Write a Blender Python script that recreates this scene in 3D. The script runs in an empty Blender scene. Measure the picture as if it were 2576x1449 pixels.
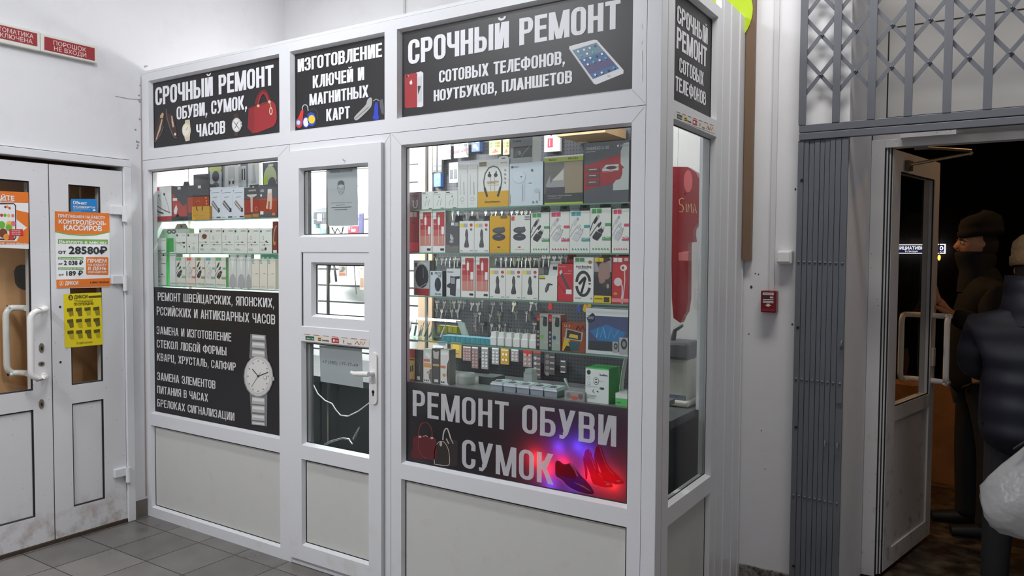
import bpy, bmesh, math, random
from mathutils import Vector, Matrix
random.seed(7)
SC = bpy.context.scene
COL = SC.collection
# ------------------------------------------------------------ camera, world, lights, exposure
FPX, YAW, PITCH, ROLL = 1910.16, 0.5736, -0.0406, 0.0062      # focal length in pixels of the 2576 wide frame, radians
CAM = Vector((1.0719, -2.6621, 1.6))
_fw = Vector((-math.sin(YAW)*math.cos(PITCH), math.cos(YAW)*math.cos(PITCH), math.sin(PITCH)))
_r0 = Vector((math.cos(YAW), math.sin(YAW), 0)); _u0 = _r0.cross(_fw)
_r = _r0*math.cos(ROLL) + _u0*math.sin(ROLL); _u = _u0*math.cos(ROLL) - _r0*math.sin(ROLL)
cd = bpy.data.cameras.new('camera'); cam = bpy.data.objects.new('camera', cd); COL.objects.link(cam)
cd.sensor_fit = 'HORIZONTAL'; cd.sensor_width = 36.0; cd.lens = FPX*36.0/2576; cd.clip_start = 0.05; cd.clip_end = 200
cam.matrix_world = Matrix(((_r.x, _u.x, -_fw.x, CAM.x), (_r.y, _u.y, -_fw.y, CAM.y), (_r.z, _u.z, -_fw.z, CAM.z), (0, 0, 0, 1)))
SC.camera = cam
SC.view_settings.view_transform = 'Standard'; SC.view_settings.look = 'None'
SC.view_settings.gamma = 1.0; SC.view_settings.use_curve_mapping = False
SC.view_settings.exposure = 0.32
SC.cycles.max_bounces = 9; SC.cycles.transparent_max_bounces = 24; SC.cycles.caustics_reflective = False; SC.cycles.caustics_refractive = False
SC.cycles.sample_clamp_indirect = 4.0
W = bpy.data.worlds.new('night'); SC.world = W; W.use_nodes = True
W.node_tree.nodes['Background'].inputs[0].default_value = (0.05, 0.035, 0.025, 1); W.node_tree.nodes['Background'].inputs[1].default_value = 0.05

def lamp(name, kind, loc, power, color=(1, 1, 1), size=None, size_y=None, rot=(0, 0, 0), spread=None, radius=None):
    d = bpy.data.lights.new(name, kind); d.energy = power; d.color = color
    if kind == 'AREA':
        d.shape = 'RECTANGLE'; d.size = size; d.size_y = size_y or size
        if spread: d.spread = spread
    elif radius is not None: d.shadow_soft_size = radius
    o = bpy.data.objects.new(name, d); COL.objects.link(o); o.location = loc; o.rotation_euler = rot
    return o
COOL = (0.955, 0.97, 1.0)
# ceiling strip lamps of the hall (above the frame of the picture)
lamp('hall_strip_light', 'AREA', (-1.65, -1.0, 3.55), 24, COOL, 0.9, 0.25)
lamp('hall_strip_light', 'AREA', (-2.3, -3.4, 3.88), 84, COOL, 1.2, 0.3)
lamp('hall_strip_light', 'AREA', (0.55, 0.15, 3.90), 32, (1.0, 0.975, 0.94), 1.2, 0.3)
lamp('hall_strip_light', 'AREA', (0.9, -5.0, 3.88), 10, (1.0, 0.96, 0.92), 1.2, 0.3)
# strip lamps inside the kiosk
lamp('kiosk_strip_light', 'AREA', (-2.65, 0.50, 2.46), 58, COOL, 1.0, 0.06, rot=(math.radians(40), 0, 0))
lamp('kiosk_strip_light', 'AREA', (-2.5, 0.60, 2.54), 2.5, COOL, 1.2, 0.06, rot=(math.pi, 0, 0))
lamp('kiosk_strip_light', 'AREA', (-0.95, 0.52, 2.60), 7, COOL, 0.9, 0.06, rot=(math.radians(20), 0, 0))
# warm street lamp over the entrance, outdoors
lamp('street_light', 'POINT', (1.75, 2.55, 2.85), 8, (1.0, 0.56, 0.22), radius=0.06)
_sp = lamp('street_light', 'SPOT', (-1.6, 2.75, 3.3), 95, (1.0, 0.55, 0.24), rot=Vector((2.75, 0.55, -2.4)).to_track_quat('-Z', 'Y').to_euler(), radius=0.1)
_sp.data.spot_size = 1.0
# ------------------------------------------------------------ pixel -> place helpers (points on the planes the things stand in)
def ray(u, v): return _fw + _r*((u-1288.0)/FPX) - _u*((v-724.5)/FPX)
def on(u, v, ax, val):
    d = ray(u, v); return CAM + d*((val-CAM[ax])/d[ax])
def aty(u, v, y): return on(u, v, 1, y)
def atx(u, v, x): return on(u, v, 0, x)
# ------------------------------------------------------------ materials
def lin(c): c /= 255.0; return c/12.92 if c <= 0.04045 else ((c+0.055)/1.055)**2.4
def rgb(c): return (lin(c[0]), lin(c[1]), lin(c[2]), 1.0)
_M = {}
def mat(c, rough=0.5, metal=0.0, key=None, noise=0.0, nscale=6.0, bump=0.0, emit=0.0, coat=0.0, speck=None, spec=0.5):
    """c = sRGB 0..255 as the surface looks in plain white light"""
    k = key or ('m', tuple(c), rough, metal, noise, nscale, bump, emit, coat)
    if k in _M: return _M[k]
    m = bpy.data.materials.new('paint_%02x%02x%02x' % tuple(int(max(0, min(255, x))) for x in c)); m.use_nodes = True
    nt = m.node_tree; b = nt.nodes['Principled BSDF']
    col = rgb(c)
    b.inputs['Base Color'].default_value = col; b.inputs['Roughness'].default_value = rough; b.inputs['Metallic'].default_value = metal
    b.inputs['Coat Weight'].default_value = coat; b.inputs['Specular IOR Level'].default_value = spec
    if emit: b.inputs['Emission Color'].default_value = col; b.inputs['Emission Strength'].default_value = emit
    if noise or bump:
        tc = nt.nodes.new('ShaderNodeTexCoord'); n = nt.nodes.new('ShaderNodeTexNoise'); n.inputs['Scale'].default_value = nscale; n.inputs['Detail'].default_value = 5
        nt.links.new(tc.outputs['Object'], n.inputs['Vector'])
        if noise:
            r = nt.nodes.new('ShaderNodeValToRGB'); r.color_ramp.elements[0].position = 0.3; r.color_ramp.elements[1].position = 0.7
            r.color_ramp.elements[0].color = tuple(x*(1-noise) for x in col[:3])+(1,); r.color_ramp.elements[1].color = tuple(min(1, x*(1+noise*0.4)) for x in col[:3])+(1,)
            nt.links.new(n.outputs[0], r.inputs[0]); nt.links.new(r.outputs[0], b.inputs['Base Color'])
        if bump:
            bp = nt.nodes.new('ShaderNodeBump'); bp.inputs['Strength'].default_value = bump; bp.inputs['Distance'].default_value = 0.01
            nt.links.new(n.outputs[0], bp.inputs['Height']); nt.links.new(bp.outputs[0], b.inputs['Normal'])
    _M[k] = m; return m
def glass(key='glass', tint=(0.97, 0.985, 0.98), refl=0.9, rough=0.0):
    if key in _M: return _M[key]
    m = bpy.data.materials.new(key); m.use_nodes = True; nt = m.node_tree; nt.nodes.clear()
    out = nt.nodes.new('ShaderNodeOutputMaterial'); mix = nt.nodes.new('ShaderNodeMixShader'); tr = nt.nodes.new('ShaderNodeBsdfTransparent'); gl = nt.nodes.new('ShaderNodeBsdfGlossy')
    fr = nt.nodes.new('ShaderNodeFresnel'); fr.inputs['IOR'].default_value = 1.45; mu = nt.nodes.new('ShaderNodeMath'); mu.operation = 'MULTIPLY'; mu.inputs[1].default_value = refl
    ge = nt.nodes.new('ShaderNodeNewGeometry'); inv = nt.nodes.new('ShaderNodeMath'); inv.operation = 'SUBTRACT'; inv.inputs[0].default_value = refl; nt.links.new(ge.outputs['Backfacing'], inv.inputs[1]); inv.use_clamp = True   # reflect once, on the outer face
    nt.links.new(inv.outputs[0], mu.inputs[1])
    tr.inputs[0].default_value = tint+(1,); gl.inputs['Roughness'].default_value = rough
    nt.links.new(fr.outputs[0], mu.inputs[0]); nt.links.new(mu.outputs[0], mix.inputs[0]); nt.links.new(tr.outputs[0], mix.inputs[1]); nt.links.new(gl.outputs[0], mix.inputs[2]); nt.links.new(mix.outputs[0], out.inputs[0])
    _M[key] = m; return m
def clear_plastic(key, c, alpha=0.35, rough=0.15):
    if key in _M: return _M[key]
    m = bpy.data.materials.new(key); m.use_nodes = True; nt = m.node_tree; b = nt.nodes['Principled BSDF']
    b.inputs['Base Color'].default_value = rgb(c); b.inputs['Roughness'].default_value = rough
    t = nt.nodes.new('ShaderNodeBsdfTransparent'); mx = nt.nodes.new('ShaderNodeMixShader'); mx.inputs[0].default_value = alpha
    o = nt.nodes['Material Output']
    nt.links.new(t.outputs[0], mx.inputs[1]); nt.links.new(b.outputs[0], mx.inputs[2]); nt.links.new(mx.outputs[0], o.inputs[0]); _M[key] = m; return m
def film(key, c, through, strength=0.5, rough=0.35):
    """printed translucent film: lets some of the light behind it through, in its own colour"""
    if key in _M: return _M[key]
    m = bpy.data.materials.new(key); m.use_nodes = True; nt = m.node_tree; b = nt.nodes['Principled BSDF']
    b.inputs['Base Color'].default_value = rgb(c); b.inputs['Roughness'].default_value = rough
    t = nt.nodes.new('ShaderNodeBsdfTranslucent'); t.inputs[0].default_value = rgb(through); mx = nt.nodes.new('ShaderNodeMixShader'); mx.inputs[0].default_value = strength
    nt.links.new(b.outputs[0], mx.inputs[1]); nt.links.new(t.outputs[0], mx.inputs[2]); nt.links.new(mx.outputs[0], nt.nodes['Material Output'].inputs[0]); _M[key] = m; return m
def stained(key, c, stain, scale=9, lo=0.55, hi=0.75, zmax=None, rough=0.35, spots=None, bump=0.0):
    """paint with dirt blotches of their own shape; zmax keeps the dirt to the kicked-at foot of the thing"""
    if key in _M: return _M[key]
    m = bpy.data.materials.new(key); m.use_nodes = True; nt = m.node_tree; b = nt.nodes['Principled BSDF']; L = nt.links.new; N = nt.nodes.new
    b.inputs['Roughness'].default_value = rough
    g = N('ShaderNodeNewGeometry'); n = N('ShaderNodeTexNoise'); n.inputs['Scale'].default_value = scale; n.inputs['Detail'].default_value = 8; n.inputs['Roughness'].default_value = 0.65
    L(g.outputs['Position'], n.inputs['Vector'])
    mr = N('ShaderNodeMapRange'); mr.inputs[1].default_value = lo; mr.inputs[2].default_value = hi; L(n.outputs[0], mr.inputs[0]); fac = mr.outputs[0]
    if zmax:
        sx = N('ShaderNodeSeparateXYZ'); L(g.outputs['Position'], sx.inputs[0]); zr = N('ShaderNodeMapRange'); zr.inputs[1].default_value = zmax; zr.inputs[2].default_value = zmax*0.15
        L(sx.outputs[2], zr.inputs[0]); mu = N('ShaderNodeMath'); mu.operation = 'MULTIPLY'; L(fac, mu.inputs[0]); L(zr.outputs[0], mu.inputs[1]); fac = mu.outputs[0]
    if spots:
        v = N('ShaderNodeTexVoronoi'); v.inputs['Scale'].default_value = spots; L(g.outputs['Position'], v.inputs['Vector']); sr = N('ShaderNodeMapRange'); sr.inputs[1].default_value = 0.10; sr.inputs[2].default_value = 0.04
        L(v.outputs['Distance'], sr.inputs[0]); s2 = N('ShaderNodeMath'); s2.operation = 'MULTIPLY'; L(sr.outputs[0], s2.inputs[0]); L(n.outputs[0], s2.inputs[1])
        mm = N('ShaderNodeMath'); mm.operation = 'MAXIMUM'; L(fac, mm.inputs[0]); L(s2.outputs[0], mm.inputs[1]); fac = mm.outputs[0]
    mix = N('ShaderNodeMix'); mix.data_type = 'RGBA'; mix.inputs[6].default_value = rgb(c); mix.inputs[7].default_value = rgb(stain); L(fac, mix.inputs[0]); L(mix.outputs[2], b.inputs['Base Color'])
    if bump:
        bp = N('ShaderNodeBump'); bp.inputs['Strength'].default_value = bump; bp.inputs['Distance'].default_value = 0.004; L(n.outputs[0], bp.inputs['Height']); L(bp.outputs[0], b.inputs['Normal'])
    _M[key] = m; return m
WHITE = mat((226, 227, 230), 0.30, key='pvc_white', noise=0.02, nscale=3)
WALLW = stained('wall_paint', (228, 228, 231), (221, 221, 223), 5, 0.5, 0.8, rough=0.7, bump=0.12)
GASK = mat((22, 22, 24), 0.5, key='gasket')
BLACK = mat((27, 26, 29), 0.38, key='sign_black')
LETT = mat((236, 236, 240), 0.45, key='sign_letter')
CHROME = mat((205, 205, 208), 0.18, 1.0, key='chrome')
STEEL = mat((188, 186, 180), 0.35, 1.0, key='steel')
# ------------------------------------------------------------ mesh builder
WO = {}
class MB:
    def __init__(s): s.v = []; s.f = []; s.m = []; s.sm = []; s.mats = []
    def mi(s, m):
        if m not in s.mats: s.mats.append(m)
        return s.mats.index(m)
    def add(s, vs, fs, m, smooth=False):
        o = len(s.v); s.v += [Vector(p) for p in vs]; k = s.mi(m)
        for f in fs: s.f.append(tuple(i+o for i in f)); s.m.append(k); s.sm.append(smooth)
        return s
    def box(s, x0, x1, y0, y1, z0, z1, m):
        if x0 > x1: x0, x1 = x1, x0
        if y0 > y1: y0, y1 = y1, y0
        if z0 > z1: z0, z1 = z1, z0
        vs = [(x0, y0, z0), (x1, y0, z0), (x1, y1, z0), (x0, y1, z0), (x0, y0, z1), (x1, y0, z1), (x1, y1, z1), (x0, y1, z1)]
        return s.add(vs, [(0, 3, 2, 1), (4, 5, 6, 7), (0, 1, 5, 4), (1, 2, 6, 5), (2, 3, 7, 6), (3, 0, 4, 7)], m)
    def obox(s, c, ax, ay, az, m):
        """oriented box from centre and three half-axis vectors"""
        c = Vector(c); ax, ay, az = Vector(ax), Vector(ay), Vector(az)
        vs = [c+ax*i+ay*j+az*k for k in (-1, 1) for i, j in ((-1, -1), (1, -1), (1, 1), (-1, 1))]
        return s.add(vs, [(0, 3, 2, 1), (4, 5, 6, 7), (0, 1, 5, 4), (1, 2, 6, 5), (2, 3, 7, 6), (3, 0, 4, 7)], m)
    def poly(s, pts, m): return s.add(pts, [tuple(range(len(pts)))], m)
    def prism(s, pts, d, m, smooth=False):
        """polygon pts extruded along vector d"""
        n = len(pts); d = Vector(d); vs = [Vector(p) for p in pts] + [Vector(p)+d for p in pts]
        s.add(vs, [tuple(range(n-1, -1, -1)), tuple(range(n, 2*n))], m)
        return s.add(vs, [(i, (i+1) % n, n+(i+1) % n, n+i) for i in range(n)], m, smooth)
    def ring4(s, A, B, m):
        """four quads between two rectangles (corner lists)"""
        return s.add(list(A)+list(B), [(i, (i+1) % 4, 4+(i+1) % 4, 4+i) for i in range(4)], m)
    def tube(s, path, r, m, n=10, closed=False, cap=True):
        P = [Vector(p) for p in path]; R = r if isinstance(r, (list, tuple)) else [r]*len(P); vs = []; up = None
        for i, p in enumerate(P):
            a = P[i-1] if (i > 0 or closed) else P[i]; b = P[(i+1) % len(P)] if (i < len(P)-1 or closed) else P[i]
            t = (b-a).normalized()
            if up is None: up = t.orthogonal().normalized()
            up = (up-t*up.dot(t)); up = up.normalized() if up.length > 1e-6 else t.orthogonal().normalized(); sd = t.cross(up)
            vs += [p+(up*math.cos(2*math.pi*k/n)+sd*math.sin(2*math.pi*k/n))*R[i] for k in range(n)]
        L = len(P); fs = [(i*n+k, i*n+(k+1) % n, ((i+1) % L)*n+(k+1) % n, ((i+1) % L)*n+k) for i in range(L if closed else L-1) for k in range(n)]
        s.add(vs, fs, m, True)
        if cap and not closed: s.add(vs[:n], [tuple(range(n-1, -1, -1))], m); s.add(vs[-n:], [tuple(range(n))], m)
        return s
    def lathe(s, c, prof, m, n=16, axis='z'):
        c = Vector(c); vs = []
        for (r, h) in prof:
            for k in range(n):
                a = 2*math.pi*k/n; p = (r*math.cos(a), r*math.sin(a), h)
                if axis == 'y': p = (p[0], -p[2], p[1])
                if axis == 'x': p = (p[2], p[0], p[1])
                vs.append(c+Vector(p))
        L = len(prof); s.add(vs, [(i*n+k, i*n+(k+1) % n, (i+1)*n+(k+1) % n, (i+1)*n+k) for i in range(L-1) for k in range(n)], m, True)
        s.add(vs[:n], [tuple(range(n-1, -1, -1))], m); s.add(vs[-n:], [tuple(range(n))], m); return s
    def ball(s, c, r, m, n=10, sc=(1, 1, 1)):
        c = Vector(c); vs = []; k2 = max(4, n//2+1)
        for i in range(k2+1):
            t = math.pi*i/k2
            for k in range(n): vs.append(c+Vector((r*sc[0]*math.sin(t)*math.cos(2*math.pi*k/n), r*sc[1]*math.sin(t)*math.sin(2*math.pi*k/n), r*sc[2]*math.cos(t))))
        return s.add(vs, [(i*n+k, (i+1)*n+k, (i+1)*n+(k+1) % n, i*n+(k+1) % n) for i in range(k2) for k in range(n)], m, True)
    def build(s, name, parent=None, origin=None, label=None, bevel=0, fix=True):
        me = bpy.data.meshes.new(name); o = bpy.data.objects.new(name, me); COL.objects.link(o)
        if parent is not None: org = WO[parent.name]
        else:
            if origin is None:
                xs = [v.x for v in s.v]; ys = [v.y for v in s.v]; zs = [v.z for v in s.v]; origin = ((min(xs)+max(xs))/2, (min(ys)+max(ys))/2, min(zs))
            org = Vector(origin)
        WO[o.name] = org
        me.from_pydata([v-org for v in s.v], [], s.f)
        for m in s.mats: me.materials.append(m)
        me.polygons.foreach_set('material_index', s.m); me.polygons.foreach_set('use_smooth', s.sm); me.update()
        if parent is not None: o.parent = parent
        else: o.location = org
        if label: o['label'] = label
        if bevel:
            b = o.modifiers.new('edge', 'BEVEL'); b.width = bevel; b.segments = 2; b.limit_method = 'ANGLE'; b.angle_limit = 0.9
        return o
def tag(o, label, cat, group=None, kind=None):
    o['label'] = label; o['category'] = cat
    if group: o['group'] = group
    if kind: o['kind'] = kind
    return o
def thing(name, label, cat, loc, group=None, kind=None):
    o = bpy.data.objects.new(name, None); COL.objects.link(o); o.location = loc; o.empty_display_size = 0.1; WO[o.name] = Vector(loc)
    return tag(o, label, cat, group, kind)
def struct(o, label=None, cat=None):
    o['kind'] = 'structure'
    if label: o['label'] = label
    if cat: o['category'] = cat
    return o
def copy_tree(o, loc=None, parent=None, label=None, rotz=None):
    c = o.copy(); COL.objects.link(c)
    if parent is not None: c.parent = parent
    if loc is not None: c.location = loc
    if rotz is not None: c.rotation_euler = (0, 0, rotz)
    if label: c['label'] = label
    for ch in list(o.children): copy_tree(ch, None, c)
    return c
# ------------------------------------------------------------ flat printing on planes
class Plane:
    def __init__(s, org, right, up, ax, val): s.o = Vector(org); s.r = Vector(right); s.u = Vector(up); s.n = s.r.cross(s.u); s.ax = ax; s.val = val
    def p(s, a, b, h=0.0): return s.o + s.r*a + s.u*b + s.n*h
    def px(s, u, v): q = on(u, v, s.ax, s.val)-s.o; return (q.dot(s.r), q.dot(s.u))
    def pt(s, u, v, h=0.0): return on(u, v, s.ax, s.val) + s.n*h
def yplane(y): return Plane((0, y, 0), (1, 0, 0), (0, 0, 1), 1, y)       # faces the hall (-y)
def xplane(x): return Plane((x, 0, 0), (0, 1, 0), (0, 0, 1), 0, x)       # faces +x
_TC = {}
def txt(s):
    """polygons of a line of plain sans lettering: cap height 1, baseline 0"""
    if s in _TC: return _TC[s]
    c = bpy.data.curves.new('t', 'FONT'); c.body = s; c.resolution_u = 2; o = bpy.data.objects.new('t', c); m = o.to_mesh()
    V = [(v.co.x/0.727, v.co.y/0.727) for v in m.vertices]; Fs = [tuple(p.vertices) for p in m.polygons]
    o.to_mesh_clear(); bpy.data.objects.remove(o); bpy.data.curves.remove(c); _TC[s] = (V, Fs); return _TC[s]
def put_text(mb, pl, s, a0, b0, h, m, width=None, lift=0.0004, bold=0.0, center=False, aw=1.0):
    V, Fs = txt(s)
    if not V: return
    x0 = min(v[0] for v in V); x1 = max(v[0] for v in V); sx = (width/(x1-x0)) if width else h*aw
    if center: a0 = a0-(x1-x0)*sx/2
    for k, d in enumerate([(0, 0)] if not bold else [(-bold, 0), (bold, 0), (0, bold), (0, -bold)]):
        for fi, f in enumerate(Fs):
            mb.add([pl.p(a0+(V[i][0]-x0)*sx+d[0]*h, b0+V[i][1]*h+d[1]*h, lift+k*1.6e-4+(fi*7 % 11)*1.2e-5) for i in f], [tuple(range(len(f)))], m)
# ---- heavy condensed lettering of the shop signs: every letter from stems (width s), bars (height b) and round corners
def _arc(cx, cy, ro, rix, riy, q):
    out = []; n = 5
    for i in range(n):
        a0 = q*math.pi/2+math.pi/2*i/n; a1 = q*math.pi/2+math.pi/2*(i+1)/n
        out.append([(cx+rix*math.cos(a0), cy+riy*math.sin(a0)), (cx+ro*math.cos(a0), cy+ro*math.sin(a0)), (cx+ro*math.cos(a1), cy+ro*math.sin(a1)), (cx+rix*math.cos(a1), cy+riy*math.sin(a1))])
    return out
def _rect(x0, x1, y0, y1): return [(x0, y0), (x1, y0), (x1, y1), (x0, y1)]
def _ring(x0, x1, y0, y1, s, b, R, round_='abcd', left=True, right=True, topx=None, botx=None):
    """a=top right b=top left c=bottom left d=bottom right rounded; left/right: True, False or list of spans"""
    R = min(R, (x1-x0)/2, (y1-y0)/2); R = max(R, min(s, (x1-x0)/2)); P = []
    rx, ry = max(R-s, 0.004), max(R-b, 0.004)
    C = {'a': (x1-R, y1-R, 0), 'b': (x0+R, y1-R, 1), 'c': (x0+R, y0+R, 2), 'd': (x1-R, y0+R, 3)}
    for k in 'abcd':
        if k in round_: P += _arc(C[k][0], C[k][1], R, rx, ry, C[k][2])
    tx0 = x0+R if 'b' in round_ else x0; tx1 = x1-R if 'a' in round_ else x1
    bx0 = x0+R if 'c' in round_ else x0; bx1 = x1-R if 'd' in round_ else x1
    if topx: tx0, tx1 = topx
    if botx: bx0, bx1 = botx
    if tx1 > tx0: P.append(_rect(tx0, tx1, y1-b, y1))
    if bx1 > bx0: P.append(_rect(bx0, bx1, y0, y0+b))
    lo = [(y0+(R if 'c' in round_ else 0), y1-(R if 'b' in round_ else 0))] if left is True else (left or [])
    ro = [(y0+(R if 'd' in round_ else 0), y1-(R if 'a' in round_ else 0))] if right is True else (right or [])
    for a, c in lo: P.append(_rect(x0, x0+s, a, c))
    for a, c in ro: P.append(_rect(x1-s, x1, a, c))
    return P
def glyph(ch, s, b, w):
    R = min(w/2, max(s+0.03, 0.24)); d = s*1.06
    st = lambda x, a=0, c=1: _rect(x, x+s, a, c); bar = lambda x0, x1, y: _rect(x0, x1, y, y+b)
    dg = lambda xb, yb, xt, yt, t=d: [(xb, yb), (xb+t, yb), (xt+t, yt), (xt, yt)]
    if ch == 'О': return _ring(0, w, 0, 1, s, b, R), w
    if ch == 'С': return _ring(0, w, 0, 1, s, b, R, right=[(R, .36), (.64, 1-R)]), w
    if ch == 'Э': return _ring(0, w, 0, 1, s, b, R, left=[(R, .34), (.66, 1-R)]) + [bar(w*.3, w-s*.5, .5-b/2)], w
    if ch == 'Р': return [st(0)] + _ring(0, w, .40, 1, s, b, R, 'ad', left=False), w
    if ch == 'Ь': return [st(0)] + _ring(0, w, 0, .60, s, b, R, 'ad', left=False), w
    if ch == 'Ы':
        return [st(0)] + _ring(0, w*.98, 0, .60, s, b, R, 'ad', left=False) + [st(w*.98+s*.35)], w*.98+s*1.35
    if ch == 'Б': return [st(0), bar(0, w*.93, 1-b)] + _ring(0, w, 0, .60, s, b, R, 'ad', left=False), w
    if ch == 'В': return [st(0)] + _ring(0, w*.97, .52-b/2, 1, s, b, R*.8, 'ad', left=False) + _ring(0, w, 0, .52+b/2, s, b, R*.8, 'ad', left=False), w
    if ch == 'З': return _ring(0, w*.97, .52-b/2, 1, s, b, R*.8, 'abd', left=[(.70, 1-R*.8)], botx=(w*.36, w*.97-R*.8)) + _ring(0, w, 0, .52+b/2, s, b, R*.8, 'acd', left=[(R*.8, .30)], topx=(w*.36, w-R*.8)), w
    if ch == 'Е': return [st(0), bar(0, w*.88, 0), bar(0, w*.88, 1-b), bar(0, w*.82, .52-b/2)], w*.88
    if ch == 'Т': return [bar(0, w*.96, 1-b), st(w*.48-s/2)], w*.96
    if ch == 'П': return [st(0), st(w-s), bar(0, w, 1-b)], w
    if ch == 'Н': return [st(0), st(w-s), bar(0, w, .5-b/2)], w
    if ch == 'Г': return [st(0), bar(0, w*.84, 1-b)], w*.84
    if ch in 'ИЙ':
        P = [st(0), st(w*1.06-s), dg(s*.55, 0, w*1.06-s*1.55, 1, s)]
        if ch == 'Й':
            for k in range(8):
                a0 = math.pi+math.pi*k/8; a1 = math.pi+math.pi*(k+1)/8; cx, cy = w*.53, 1.20
                P.append([(cx+.09*math.cos(a0), cy+.06*math.sin(a0)), (cx+.19*math.cos(a0), cy+.14*math.sin(a0)), (cx+.19*math.cos(a1), cy+.14*math.sin(a1)), (cx+.09*math.cos(a1), cy+.06*math.sin(a1))])
        return P, w*1.06
    if ch == 'Ш': return [st(0), st(w*.72-s/2), st(w*1.44-s), bar(0, w*1.44, 0)], w*1.44
    if ch == 'Ц': return [st(0), st(w-s), bar(0, w+s*.5, 0), _rect(w-s*.1, w+s*.5, -.16, b)], w+s*.5
    if ch == 'Л': return [st(w*1.04-s), bar(s*.9, w*1.04, 1-b), [(s*.62, .30), (s*1.55, .26), (s*1.75, 1), (s*.85, 1)], [(0, 0), (s*.5, 0), (s*1.25, .12), (s*1.55, .26), (s*.62, .30), (s*.45, .2), (0, b)]], w*1.04
    if ch == 'А': return [dg(0, 0, w*.55-d*.5-.02, 1), dg(w*1.1-d, 0, w*.55-d*.5+.02, 1), bar(w*.2, w*.9, .2)], w*1.1
    if ch == 'М': ww = w*1.42; return [st(0), st(ww-s), dg(ww/2-s*.55, 0, s*.25, 1, s*.95), dg(ww/2-s*.4, 0, ww-s*1.2, 1, s*.95)], ww
    if ch == 'К': return [st(0), dg(s*.7, .44, w*1.02-d, 1, d*1.1), [(s*.75, .62), (s*.75+d*.55, .74), (w*1.08, 0), (w*1.08-d*1.1, 0)]], w*1.08
    if ch == 'У': return [dg(w*.36-d*.3, .18, w*1.06-d, 1), [(0, 1), (d, 1), (w*.36+d*.75, .36), (w*.36-d*.1, .24)], [(w*.06, 0), (w*.32, 0), (w*.45, .08), (w*.36+d*.7, .18), (w*.36-d*.3, .18), (w*.3, b), (w*.06, b)]], w*1.06
    if ch == 'Х': return [dg(0, 0, w*1.08-d, 1), dg(w*1.08-d, 0, 0, 1)], w*1.08
    if ch == 'Ч': return [st(w-s)] + _ring(0, w, .36, 1.4, s, b, R, 'c', right=False, left=[(.36+R, 1)], topx=(0, 0)), w
    if ch == 'Ф': ww = w*1.45; return [st(ww/2-s/2, -.02, 1.02)] + _ring(0, ww, .15, .87, s, b, R), ww
    if ch == 'Ю': ww = w*.95; o = s*1.45; return [st(0), bar(0, o+s*.3, .5-b/2)] + [[(x+o, y) for x, y in q] for q in _ring(0, ww, 0, 1, s, b, R)], ww+o
    if ch == 'Я': return [st(w-s), dg(0, 0, w*.42-d*.3, .5)] + _ring(0, w, .40, 1, s, b, R, 'bc', right=False), w
    if ch == ',': return [[(0.02, 0), (s*.9, 0), (s*.9, s*.35), (s*.35, -.2), (0, -.2), (s*.2, 0)], _rect(0.02, s*.95, 0, s*.8)], s
    return [], w*.55
def sign_line(mb, pl, s, u0, u1, vt, vb, m, stem=0.225, bar=0.15, w=0.62, gap=0.065, lift=0.0006, uv_right=None):
    """one sign line, its left end measured at u0 (cap top vt, baseline vb), its right end at u1"""
    a0, b1 = pl.px(u0, vt); _, b0 = pl.px(u0, vb); a1 = pl.px(u1, vb if uv_right is None else uv_right)[0]; h = b1-b0
    adv = 0; Q = []
    for ch in s:
        P, ww = glyph(ch, stem, bar, w)
        for n_, q in enumerate(P): Q.append((n_, [(x+adv, y) for x, y in q]))
        adv += ww + gap
    adv -= gap; sx = (a1-a0)/adv
    for n_, q in Q: mb.poly([pl.p(a0+x*sx, b0+y*h, lift+n_*4e-5) for x, y in q], m)
    return sx/h
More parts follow.
